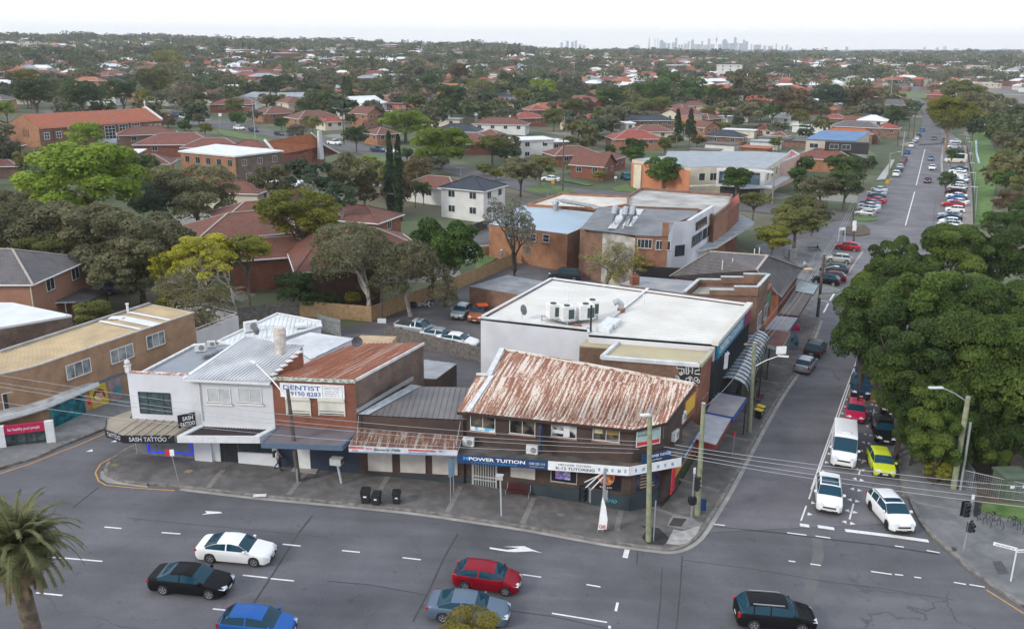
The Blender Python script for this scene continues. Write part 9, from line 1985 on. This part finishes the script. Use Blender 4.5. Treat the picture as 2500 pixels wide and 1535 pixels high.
def wheelie(p,rz,lid,body,label,s=1.):
 t=th0('wheelie_bin',label,'wheelie bin',(0,0,0),'wheelie bins');m=M()
 lo=[(-.22,-.26),(.22,-.26),(.22,.2),(-.22,.2)];hi=[(-.29,-.36),(.29,-.36),(.29,.3),(-.29,.3)]
 for i in range(4):a,b_=lo[i],lo[(i+1)%4];c,d=hi[(i+1)%4],hi[i];m.face([(a[0],a[1],.06),(b_[0],b_[1],.06),(c[0],c[1],.93),(d[0],d[1],.93)])
 m.face([(x,y,.06)for x,y in lo][::-1]);m.face([(x,y,.93)for x,y in hi]);m.box((0,-.02,.92),(.64,.72,.05));m.bd('body',body,t)
 m=M();m.ext([V3(v)for v in((-.3,-.38,.98),(.3,-.38,.98),(.3,.32,1.05),(-.3,.32,1.05))],.945);m.box((0,.35,1.0),(.5,.06,.06));m.bd('lid',lid,t)
 for s_ in(-1,1):m=M();m.tu([(s_*.24,.24,.1),(s_*.3,.24,.1)],.1,12);m.bd('wheel',TYRE,t)
 if body is DARK:m=M();m.box((0,-.345,.66),(.2,.01,.1));m.bd('decal',SW,t)
 t.location=p;t.rotation_euler=(0,0,rz);t.scale=(s,)*3
BLID=pl('bin_lid_black',(.012,.012,.014),.4)
wheelie(P(A2,288,243),.0,BLID,DARK,'black wheelie bin, leftmost of three near the kerb',1.12);wheelie(P(A2,370,258),-.15,BLID,DARK,'black wheelie bin, middle of three near the kerb',1.0);wheelie(P(A2,520,247),.05,BLID,DARK,'black wheelie bin standing apart, right of three near the kerb',1.0)
YL=pl('bin_lid_yellow',(.62,.42,.02),.5);wheelie(P(R7,1515,415),.9,YL,DARK,'yellow lidded wheelie bin on the side street footpath, nearer');wheelie(P(R7,1532,385),.9,YL,DARK,'yellow lidded wheelie bin on the side street footpath, behind the other')
def bench(p,rz,label,mat):
 t=th0('street_bench',label,'bench',(0,0,0),'street benches');m=M()
 for k in range(4):m.box((0,-.2+.13*k,.45),(1.7,.1,.03))
 m.bd('seat',mat,t);m=M()
 for k in range(3):m.box((0,.27+.03*k,.58+.14*k),(1.7,.03,.1))
 m.bd('backrest',mat,t)
 for s_ in(-1,1):m=M();m.tu([(s_*.88,.36,.9),(s_*.88,.24,.48),(s_*.88,-.26,.44),(s_*.88,-.3,0)],.025,5);m.tu([(s_*.88,.24,.48),(s_*.88,.3,0)],.025,5);m.bd('frame',ST,t)
 t.location=p;t.rotation_euler=(0,0,rz)
MAR=pl('maroon_slats',(.075,.02,.02),.5);bench(P(A2,1430,190),math.atan2(MW.d.y,MW.d.x),'maroon slatted bench against the corner building',MAR);bench(P(R7,1530,262),nd+math.pi*0,'dark red bench by the side street canopy',MAR)
b=P(R7,1050,1175);t=th0('sandwich_board','dark blue sandwich board behind the green timber pole','sandwich board',b)
for s_ in(-1,1):m=M();m.ext([b+V3((-.3,s_*.05,1.05)),b+V3((.3,s_*.05,1.05)),b+V3((.3,s_*.05+.03,1.05)),b+V3((-.3,s_*.05+.03,1.05))],b.z);m.bd('panel',NAVY,t)
b=P(R7,195,1355);t=th0('feather_flag','white feather flag with red writing beside the traffic signal','feather flag',b);m=M();m.tu([b,b+V3((.2,0,2.6))],.02,6);m.bd('pole',ST,t);m=M();f4=[b+V3((.02,-.02,.35)),b+V3((.62,-.1,.45)),b+V3((.66,-.1,1.2)),b+V3((.5,-.05,2.2)),b+V3((.26,0,2.9))];m.poly(f4);m.poly([v+V3((0,.02,0))for v in f4]);fl=m.bd('flag',SW,t);w_=Wa(f4[0],f4[1]);lt('CAFE',w_.at(.08,b.z+.5,.03),w_.d,.45,.28,SR,fl,bold=.02)
m=M();m.box((b.x,b.y-.1,b.z+.05),(.6,.45,.1),.1);m.bd('base',DARK,t)
b=P(A4,610,1160);t=th0('phone_booth','grey phone booth with pink top beside the street awning','phone booth',b);a_=nd-math.pi/2+.3
m=M();m.box((b.x,b.y,b.z+1.2),(1.0,.9,2.4),a_);m.bd('cabinet',ny('booth_grey',(.18,.2,.22),(.26,.28,.3),2,.4),t);m=M();m.box((b.x,b.y,b.z+2.6),(1.0,.9,.4),a_);m.tu([b+V3((-.4,.0,2.8)),b+V3((.4,0,2.8))],.3,10);m.bd('top',pl('booth_pink',(.45,.01,.09),.4),t)
m=M();ca,sa=math.cos(a_),math.sin(a_);m.box((b.x+sa*.46,b.y-ca*.46,b.z+1.3),(.75,.03,1.5),a_);m.bd('screen',ny('screen_advert',(.02,.03,.05),(.2,.35,.45),2,.3),t)
b=P(B8,1750,1470);t=th0('electrical_cabinet','large green electrical cabinet behind the wire fence','electrical cabinet',P(B8,1745,1400));c=P(B8,1745,1370);CG=ny('cabinet_green',(.07,.10,.07),(.11,.14,.10),1.2,.6)
m=M();m.box((c.x,c.y,c.z+1.0),(2.0,1.7,2.0),.1);m.bd('body',CG,t);m=M();m.box((c.x,c.y,c.z+2.08),(2.2,1.95,.16),.1);m.bd('roof',CG,t)
for s_ in(-.5,.5):m=M();m.box((c.x+s_+.08,c.y-.87+s_*.1,c.z+1.0),(.92,.04,1.7),.1);d_=m.bd('door',CG,t);m=M();m.box((c.x+s_+.1,c.y-.9+s_*.1,c.z+1.35),(.35,.02,.25),.1);sub(m,'notice',SW,d_,t)
MESH=None
def meshfence(pts,label,h=1.8):
 t=th0('mesh_fence',label,'fence',at0(pts[0]),'temporary mesh fencing');m=M()
 for a,b in zip(pts,pts[1:]):
  n=max(2,int((b-a).length/.14))
  for i in range(n+1):p=a.lerp(b,i/n);z=gz(p.x,p.y);m.tu([(p.x,p.y,z+.1),(p.x,p.y,z+h)],.006,3,cap=0)
  for k in range(9):m.tu([(a.x,a.y,gz(a.x,a.y)+.1+k*(h-.1)/8),(b.x,b.y,gz(b.x,b.y)+.1+k*(h-.1)/8)],.006,3,cap=0)
 m.bd('mesh',ST,t)
 for a,b in zip(pts,pts[1:]):
  m=M();za,zb=gz(a.x,a.y),gz(b.x,b.y);m.tu([(a.x,a.y,za),(a.x,a.y,za+h),(b.x,b.y,zb+h),(b.x,b.y,zb)],.03,6);m.bd('frame',ST,t)
meshfence(X(A3,(2040,130),(2290,190),(2463,230)),'grey mesh fence panels in front of the green cabinet');meshfence(X(A3,(2060,60),(2110,140)),'short mesh fence panel beside the thick lamp pole')
def bike(p,rz,label):
 t=th0('bicycle',label,'bicycle',(0,0,0),'bicycles parked on the right footpath');fm=pl('bike_frame',(.03,.03,.035),.4)
 m=M();bb=(0,0,.3);st=(-.12,0,.78);hd_=(.42,0,.8);rw=(-.5,0,.34);fw=(.55,0,.34)
 for a,b in((bb,st),(st,hd_),(bb,hd_),(bb,rw),(st,rw),(hd_,fw)):m.tu([a,b],.02,5)
 m.bd('frame',fm,t)
 for x in(-.5,.55):m=M();m.tu([(x+.33*math.cos(i*math.pi/9),0,.34+.33*math.sin(i*math.pi/9))for i in range(19)],.02,5,cap=0);m.tu([(x-.3,0,.34),(x+.3,0,.34)],.006,3);m.tu([(x,0,.04),(x,0,.64)],.006,3);m.bd('wheel',TYRE,t)
 m=M();m.box((-.15,0,.86),(.26,.12,.06));m.bd('saddle',DARK,t);m=M();m.tu([(.42,0,.8),(.4,0,.98)],.015,5);m.tu([(.42,-.27,1.0),(.42,.27,1.0)],.015,5);m.bd('handlebar',fm,t)
 t.location=p;t.rotation_euler=(0,0,rz);t.scale=(1.1,)*3
for x,y,r,l in((2165,350,-1.2,'bicycle nearest the traffic signal cluster'),(2262,360,-1.4,'middle bicycle of three on the right footpath'),(2400,390,-1.5,'bicycle nearest the right edge of the picture')):bike(P(A3,x,y),r,l)
p=P(B8,620,395);
t=th0('picnic_table','dark picnic table on the plaza','picnic table',P(A4,770,375));c=t.location
m=M();m.box((c.x,c.y,c.z+.8),(1.8,.8,.06),.2);m.bd('tabletop',DARK,t)
for s_ in(-.75,.75):m=M();m.box((c.x,c.y+s_,c.z+.47),(1.8,.3,.05),.2);m.bd('seat',DARK,t)
m=M();m.box((c.x,c.y,c.z+.4),(1.0,.1,.75),.2);m.bd('frame',ST,t)
c=P(A4,605,440);m=M();m.box((c.x,c.y,c.z+.9),(1.5,.5,1.8),.3);o=m.bd('plaza_board',ny('board_grey',(.2,.2,.19),(.3,.29,.28),2),loc=c);tag(o,'grey notice board on the plaza','notice board')
b0=P(A4,975,290);t=th0('sign_frame','white rectangular gantry sign frame beside the red angle parked car','sign frame',b0)
for x,x2,y2 in((970,985,195),(1025,1030,190)):b,tq=to0(A4,x,305,A4,x2,y2);m=M();m.tu([b,tq],.06,6);m.bd('post',WH,t)
b,tq=to0(A4,970,305,A4,985,195);b_,tq2=to0(A4,1025,305,A4,1030,190);m=M();m.be(tq,tq2,.1,.5);m.bd('sign_plate',SW,t)
m=M();m.box((0,0,.03),(.9,.35,.06),.1);o=m.bd('kerb_block',ny('block_white',(.5,.5,.48),(.7,.7,.68),3));o.location=P(A1,1955,195)+UZ(.12);tag(o,'chipped white concrete block on the kerb below the dentist','concrete block')
m=M();m.box((0,0,.4),(.7,.1,.8),.2);o=m.bd('discarded_panel',DARK);o.location=P(A7,1745,668);tag(o,'dark panel leaning on the pine fence','panel')
m=lm0('rubbish',lv0([(0,0,.25)],[(1.0,.6,.35)],160,.16,5));m.materials.append(ny('rubbish_mix',(.05,.05,.05),(.6,.6,.6),3,.7,sharp=.1));o=bpy.data.objects.new('rubbish_pile',m);COL.objects.link(o);o.location=P(A7,1815,660);tag(o,'pile of pale rubbish beside the pine fence','rubbish')
def line_rack(p,label):
 t=th0('clothes_hoist',label,'clothes hoist',p,'clothes hoists in yards');p=V3(p);m=M();m.tu([p,p+UZ(2)],.04,6);m.bd('post',ST,t);m=M()
 for k in range(4):a=k*math.pi/2+.4;m.tu([p+UZ(1.9),p+V3((1.5*math.cos(a),1.5*math.sin(a),2.1))],.025,4)
 for r_ in(.8,1.4):q4=[p+V3((r_*math.cos(k*math.pi/2+.4),r_*math.sin(k*math.pi/2+.4),2.05))for k in range(5)];m.tu(q4,.012,3,cap=0)
 m.bd('arms',ST,t)
line_rack(P(R1,1275,830),'rotary clothes hoist in the yard behind the tan brick building')
def antenna(tg,x,y,z,h,label):
 p=P(tg,x,y,z);t=th0('tv_antenna',label,'antenna',p,'roof antennas');m=M();m.tu([p,p+UZ(h)],.025,5);m.bd('mast',ST,t);m=M();T_=p+UZ(h);m.tu([T_+V3((-.9,0,0)),T_+V3((.9,.2,0))],.018,4)
 for k in range(7):c=T_+V3((-.8+.26*k,.03*k,0));m.tu([c-V3((0,.3,0)),c+V3((0,.3,0))],.01,3)
 m.bd('elements',ST,t)
antenna(A7,1195,208,8.0,3.2,'tall television antenna on the brown tiled ridge');antenna(R1,548,910,6.9,1.3,'small antenna at the tip of the plain white roof');antenna(R3,1280,300,5.8,1.2,'small antenna on the white rear shed roof');antenna(B5,470,960,7.5,1.8,'antenna on the slate blue hip roof')
c=P(R4,400,120,5.5);m=M();m.ext([c+V3((-2.0,-1.4,0)),c+V3((1.8,-1.7,0)),c+V3((2.2,1.4,0)),c+V3((-1.2,1.7,0))],0);o=m.bd('tank_roof',ny('tan_board',(.36,.25,.15),(.46,.34,.22),1),loc=(c.x,c.y,0));tag(o,'small tan roofed lean to behind the rusty red roof','shed')
for i,(x,y,w)in enumerate(((2150,330,150),(2210,480,200),(2120,240,110),(2290,640,220))):
 a=P(A5,x,y);bq=a+V3((30,-9,0));t=th0('railway_portal','grey overhead portal across the tracks, %s'%('second nearest','third nearest','farthest','nearest')[i],'railway portal',a,'overhead portals on the railway')
 for p in(a,bq):m=M();m.tu([(p.x,p.y,-2.5),(p.x,p.y,6.5)],.16,6);m.bd('column',ST,t)
 m=M();m.be((a.x,a.y,6.4),(bq.x,bq.y,6.4),.3,.5);m.bd('beam',ST,t)
t=fence('rail_fence','long dark mesh fence along the railway green strip',[P(A5,1893,1500),P(A5,1885,1200),P(A5,1870,1000),P(A5,1830,750)],2.0,ny('dark_mesh',(.03,.035,.035),(.08,.08,.08),2),pw=.5,gap=.28)
m=M();m.tu([P(A5,1948,875)+UZ(.3),P(A5,1925,780)+UZ(.3),P(A5,1920,660)+UZ(.3)],.35,6);o=m.bd('pipe',ny('pipe_pale_blue',(.35,.45,.5),(.45,.55,.6),1));tag(o,'pale blue pipe lying on the green strip','pipe')
def pe0(loc,rz,label,pose,shirt,pants,hair=(.02,.015,.012),skin=(.30,.17,.11),pack=0,hat=None,s=1.):
 J={'pelvis':(0,0,.95),'chest':(0,.02,1.28),'neck':(0,.02,1.48),'head':(0,-.01,1.66),'crown':(0,0,1.74)}
 J.update({'shL':(-.19,.02,1.42),'shR':(.19,.02,1.42),'elL':(-.25,.02,1.14),'elR':(.25,-.06,1.15),'haL':(-.24,-.12,.92),'haR':(.2,-.24,1.0),'hiL':(-.1,0,.92),'hiR':(.1,0,.92),'knL':(-.1,-.14,.52),'knR':(.1,.06,.5),'anL':(-.1,-.22,.09),'anR':(.1,.36,.14),'toL':(-.1,-.38,.04),'toR':(.1,.24,.04)})
 if pose=='sit':J.update({'pelvis':(0,.1,.52),'chest':(0,.06,.88),'neck':(0,.04,1.08),'head':(0,0,1.25),'crown':(0,0,1.33),'shL':(-.19,.05,1.02),'shR':(.19,.05,1.02),'elL':(-.24,-.04,.76),'elR':(.24,-.04,.76),'haL':(-.12,-.28,.72),'haR':(.12,-.28,.72),'hiL':(-.1,.06,.5),'hiR':(.1,.06,.5),'knL':(-.13,-.36,.5),'knR':(.13,-.36,.5),'anL':(-.13,-.38,.09),'anR':(.13,-.38,.09),'toL':(-.13,-.54,.04),'toR':(.13,-.54,.04)})
 E_=[('pelvis','chest'),('chest','neck'),('neck','head'),('head','crown'),('chest','shL'),('chest','shR'),('shL','elL'),('shR','elR'),('elL','haL'),('elR','haR'),('pelvis','hiL'),('pelvis','hiR'),('hiL','knL'),('hiR','knR'),('knL','anL'),('knR','anR'),('anL','toL'),('anR','toR')]
 Rr=dict(pelvis=.14,chest=.15,neck=.055,head=.095,crown=.075,shL=.07,shR=.07,elL=.045,elR=.045,haL=.035,haR=.035,hiL=.095,hiR=.095,knL=.06,knR=.06,anL=.042,anR=.042,toL=.035,toR=.035)
 ks=list(J);me=bpy.data.meshes.new('person');me.from_pydata([J[k]for k in ks],[(ks.index(a),ks.index(b))for a,b in E_],[]);o=bpy.data.objects.new('person',me);COL.objects.link(o)
 md=o.modifiers.new('Skin','SKIN');sv=me.skin_vertices[0].data
 for i,k in enumerate(ks):sv[i].radius=(Rr[k],Rr[k]*.85);sv[i].use_root=(k=='pelvis')
 o.modifiers.new('Sub','SUBSURF').levels=1
 dg=bpy.context.evaluated_depsgraph_get();nm=bpy.data.meshes.new_from_object(o.evaluated_get(dg));bpy.data.objects.remove(o);o=bpy.data.objects.new('person',nm);COL.objects.link(o);nm.materials.clear()
 for c,n in((skin,'skin'),(shirt,'shirt'),(pants,'trousers'),(hair,'hair')):nm.materials.append(pl('%s_%.2f_%.2f'%(n,c[0],c[1]),c,.8))
 hipz=J['pelvis'][2];nz=J['neck'][2];hz=J['head'][2]
 for p in nm.polygons:
  c=p.center;p.use_smooth=1
  if c.z>nz+.02:p.material_index=3 if(c.z>hz+.05 or c.y>.04)else 0
  elif c.z>hipz+.02 and not(abs(c.x)>.2 and c.z<nz-.35):p.material_index=1
  elif min((V3(J['haL'])-c).length,(V3(J['haR'])-c).length)<.16:p.material_index=0
  else:p.material_index=2
 if pack:m=M();m.box((0,.22,hipz+.35),(.32,.2,.45));m.bd('backpack',DARK,o,uv=0)
 if hat:m=M();hc=J['crown'];m.tu([(0,0,hc[2]-.02),(0,0,hc[2]+.02)],.19,12);m.tu([(0,0,hc[2]),(0,0,hc[2]+.12)],[.12,.09],12);m.bd('hat',pl('hat_white',hat,.7),o,uv=0)
 for s_ in(-1,1):m=M();k='toL' if s_<0 else 'toR';a='anL' if s_<0 else 'anR';m.be(V3(J[a])-UZ(.04),V3(J[k])+V3((0,-.03,0)),.1,.08);m.bd('shoe',DARK,o,uv=0)
 o.location=loc;o.rotation_euler=(0,0,rz);o.scale=(s,)*3;tag(o,label,'person');return o
up=UZ(.15)
pe0(P(R3,1375,1410)+up,1.45,'person in white shirt and dark trousers walking with a black backpack','walk',(.6,.6,.62),(.02,.02,.025),pack=1)
pe0(P(A4,805,378)+up+UZ(.0),1.2,'person in dark clothes sitting at the plaza picnic table','sit',(.03,.03,.035),(.02,.02,.03));pe0(P(A4,700,512)+up,1.3,'person in white top sitting near the tiled hip roof corner','sit',(.6,.6,.6),(.03,.04,.08))
pe0(P(A6,228,885),.6,'person in white hat and blue clothes behind the pine fence','walk',(.2,.3,.42),(.25,.28,.32),hat=(.75,.75,.75))
b=P(A4,700,512);m=M();m.box((b.x,b.y+.15,b.z+.42),(1.2,.45,.12),.3);o=m.bd('street_bench',ny('seat_conc',(.2,.2,.2),(.3,.3,.3),2),loc=b);tag(o,'low concrete seat at the plaza edge by the tiled hip roof','seat')
b=P(A4,728,548);m=M();m.box((b.x,b.y,b.z+.7),(1.3,.9,.06),.3);m.box((b.x,b.y,b.z+.35),(.1,.5,.7),.3);o=m.bd('cafe_table',ny('orange_cloth',(.6,.35,.12),(.7,.5,.3),2),loc=b);tag(o,'table with an orange and white cloth by the hip roof corner','table')
def ridge(pts,d,col,name='hills'):
 m=M();Q=[]
 for x,y in pts:r=ray('O',x,y);k=d/r.y;Q.append(V3((r.x*k,d,HC+r.z*k)))
 for a,b in zip(Q,Q[1:]):
  m.face([(a.x*.93,d*.93,-60),(b.x*.93,d*.93,-60),b,a]);m.face([a,b,(b.x*1.02,d*1.02,-60),(a.x*1.02,d*1.02,-60)])
 s0(m.bd(name,col))
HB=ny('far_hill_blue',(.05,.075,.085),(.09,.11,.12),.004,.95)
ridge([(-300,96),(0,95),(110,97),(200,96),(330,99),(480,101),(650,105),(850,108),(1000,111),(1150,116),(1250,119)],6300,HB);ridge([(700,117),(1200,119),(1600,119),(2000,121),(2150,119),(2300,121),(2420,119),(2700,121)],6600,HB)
TWD=7000;ntw=0
TB1=ny('tower_blue_hazed',(.22,.30,.38),(.32,.40,.48),.01,.3);TB2=ny('tower_pale_hazed',(.36,.37,.38),(.5,.5,.5),.01,.5);TB3=ny('tower_grey_hazed',(.28,.30,.32),(.38,.40,.42),.01,.5)  # tower colours paled, part of the distance haze is painted into them
def tw0(t,x,y0,w,mt,label,group,kind='tower',base=None,d=TWD):
 r=ray(t,x,y0);k=d/r.y;px=d/FPX/V[t][2];W=w*px;X0=r.x*k;zt=HC+r.z*k;o=None;th=th0('city_tower',label,'city tower',(X0,d,-20),group)
 m=M()
 if kind=='needle':m.tu([(X0,d,-20),(X0,d,zt-34)],[W*.12,W*.12],8)
 elif kind=='taper':m.tu([(X0,d,-20),(X0,d,zt*.6),(X0,d,zt)],[W*.5,W*.42,W*.12],8)
 else:m.box((X0,d,(zt-20)/2),(W,W*.8,zt+20),.1)
 m.bd('shaft',mt,th)
 if kind=='needle':m=M();m.tu([(X0,d,zt-42),(X0,d,zt-34),(X0,d,zt-17),(X0,d,zt-14)],[W*.2,W*.5,W*.45,W*.1],12);m.bd('turret',TB3,th);m=M();m.tu([(X0,d,zt-14),(X0,d,zt+14)],[1.7,.9],6);m.bd('spire',TB3,th)
 if kind=='crown':m=M();m.box((X0,d,zt+3),(W*.6,W*.5,9),.1);m.bd('plant_room',mt,th)
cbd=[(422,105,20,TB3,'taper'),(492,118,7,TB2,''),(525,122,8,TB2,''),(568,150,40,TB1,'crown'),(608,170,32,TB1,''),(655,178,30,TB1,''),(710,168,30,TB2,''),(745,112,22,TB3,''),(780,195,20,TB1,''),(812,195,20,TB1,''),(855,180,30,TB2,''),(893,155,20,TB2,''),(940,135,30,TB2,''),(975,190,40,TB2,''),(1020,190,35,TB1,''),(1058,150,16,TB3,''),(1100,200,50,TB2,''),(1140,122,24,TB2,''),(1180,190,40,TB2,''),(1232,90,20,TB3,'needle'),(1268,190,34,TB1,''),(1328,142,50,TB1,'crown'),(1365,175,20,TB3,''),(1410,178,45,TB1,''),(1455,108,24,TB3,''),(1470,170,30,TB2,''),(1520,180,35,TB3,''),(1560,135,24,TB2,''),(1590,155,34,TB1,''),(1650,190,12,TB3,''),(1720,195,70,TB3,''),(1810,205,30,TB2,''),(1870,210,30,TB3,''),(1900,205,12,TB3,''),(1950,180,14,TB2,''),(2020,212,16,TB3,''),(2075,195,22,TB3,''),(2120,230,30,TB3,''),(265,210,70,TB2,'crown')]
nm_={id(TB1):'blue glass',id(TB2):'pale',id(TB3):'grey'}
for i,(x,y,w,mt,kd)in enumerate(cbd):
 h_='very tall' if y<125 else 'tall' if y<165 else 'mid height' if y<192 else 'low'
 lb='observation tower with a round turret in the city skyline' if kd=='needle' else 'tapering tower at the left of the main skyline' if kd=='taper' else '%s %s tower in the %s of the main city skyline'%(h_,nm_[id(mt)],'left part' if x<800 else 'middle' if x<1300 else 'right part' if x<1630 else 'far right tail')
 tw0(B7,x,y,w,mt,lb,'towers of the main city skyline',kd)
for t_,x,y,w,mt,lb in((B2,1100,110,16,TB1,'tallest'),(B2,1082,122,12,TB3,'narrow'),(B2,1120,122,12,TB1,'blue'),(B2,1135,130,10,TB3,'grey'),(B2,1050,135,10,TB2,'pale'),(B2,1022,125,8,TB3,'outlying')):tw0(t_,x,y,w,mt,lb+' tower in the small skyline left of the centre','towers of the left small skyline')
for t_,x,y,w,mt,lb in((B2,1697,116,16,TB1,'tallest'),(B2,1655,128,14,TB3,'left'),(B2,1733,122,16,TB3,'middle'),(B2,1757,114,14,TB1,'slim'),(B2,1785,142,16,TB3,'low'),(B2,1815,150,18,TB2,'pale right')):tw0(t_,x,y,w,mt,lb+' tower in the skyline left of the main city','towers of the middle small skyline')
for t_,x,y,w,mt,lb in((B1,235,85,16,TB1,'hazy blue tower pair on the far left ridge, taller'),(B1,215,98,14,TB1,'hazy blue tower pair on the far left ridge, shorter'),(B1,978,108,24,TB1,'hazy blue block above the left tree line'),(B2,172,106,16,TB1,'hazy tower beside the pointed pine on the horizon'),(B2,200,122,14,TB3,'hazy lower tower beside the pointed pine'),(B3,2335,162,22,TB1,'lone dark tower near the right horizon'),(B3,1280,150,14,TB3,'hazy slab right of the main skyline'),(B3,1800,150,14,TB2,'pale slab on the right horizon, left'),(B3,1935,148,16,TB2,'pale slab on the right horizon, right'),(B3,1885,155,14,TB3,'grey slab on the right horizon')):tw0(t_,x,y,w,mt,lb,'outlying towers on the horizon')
rr_=random.Random(5);m=M()
for i in range(900):
 d=rr_.uniform(3400,6200);x=rr_.uniform(-.3 if d>4500 else-.1,.62)*d;w=rr_.uniform(8,34);h=rr_.uniform(5,17)+8*(rr_.random()<.08);m.box((x,d,gz(x,d)+h/2),(w,w*.6,h),rr_.random())
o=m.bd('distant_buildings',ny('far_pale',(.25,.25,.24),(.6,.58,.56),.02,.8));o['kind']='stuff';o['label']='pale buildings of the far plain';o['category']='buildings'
m,t_,b_=new_mat('haze');t_.nodes.remove(b_);pv=_n(t_,'ShaderNodeVolumePrincipled');sv(pv,'Color',(.93,.96,1,1));sv(pv,'Density',.00013);sv(pv,'Anisotropy',.35)
t_.links.new(pv.outputs[0],t_.nodes['Material Output'].inputs['Volume'])
q_=M();q_.box((0,3900,30),(16000,8200,230));o=q_.bd('haze',m,uv=0);o['kind']='stuff';o['label']='thin blue haze over the suburbs';o['category']='haze'
SC.cycles.volume_step_rate=10;SC.cycles.volume_max_steps=16
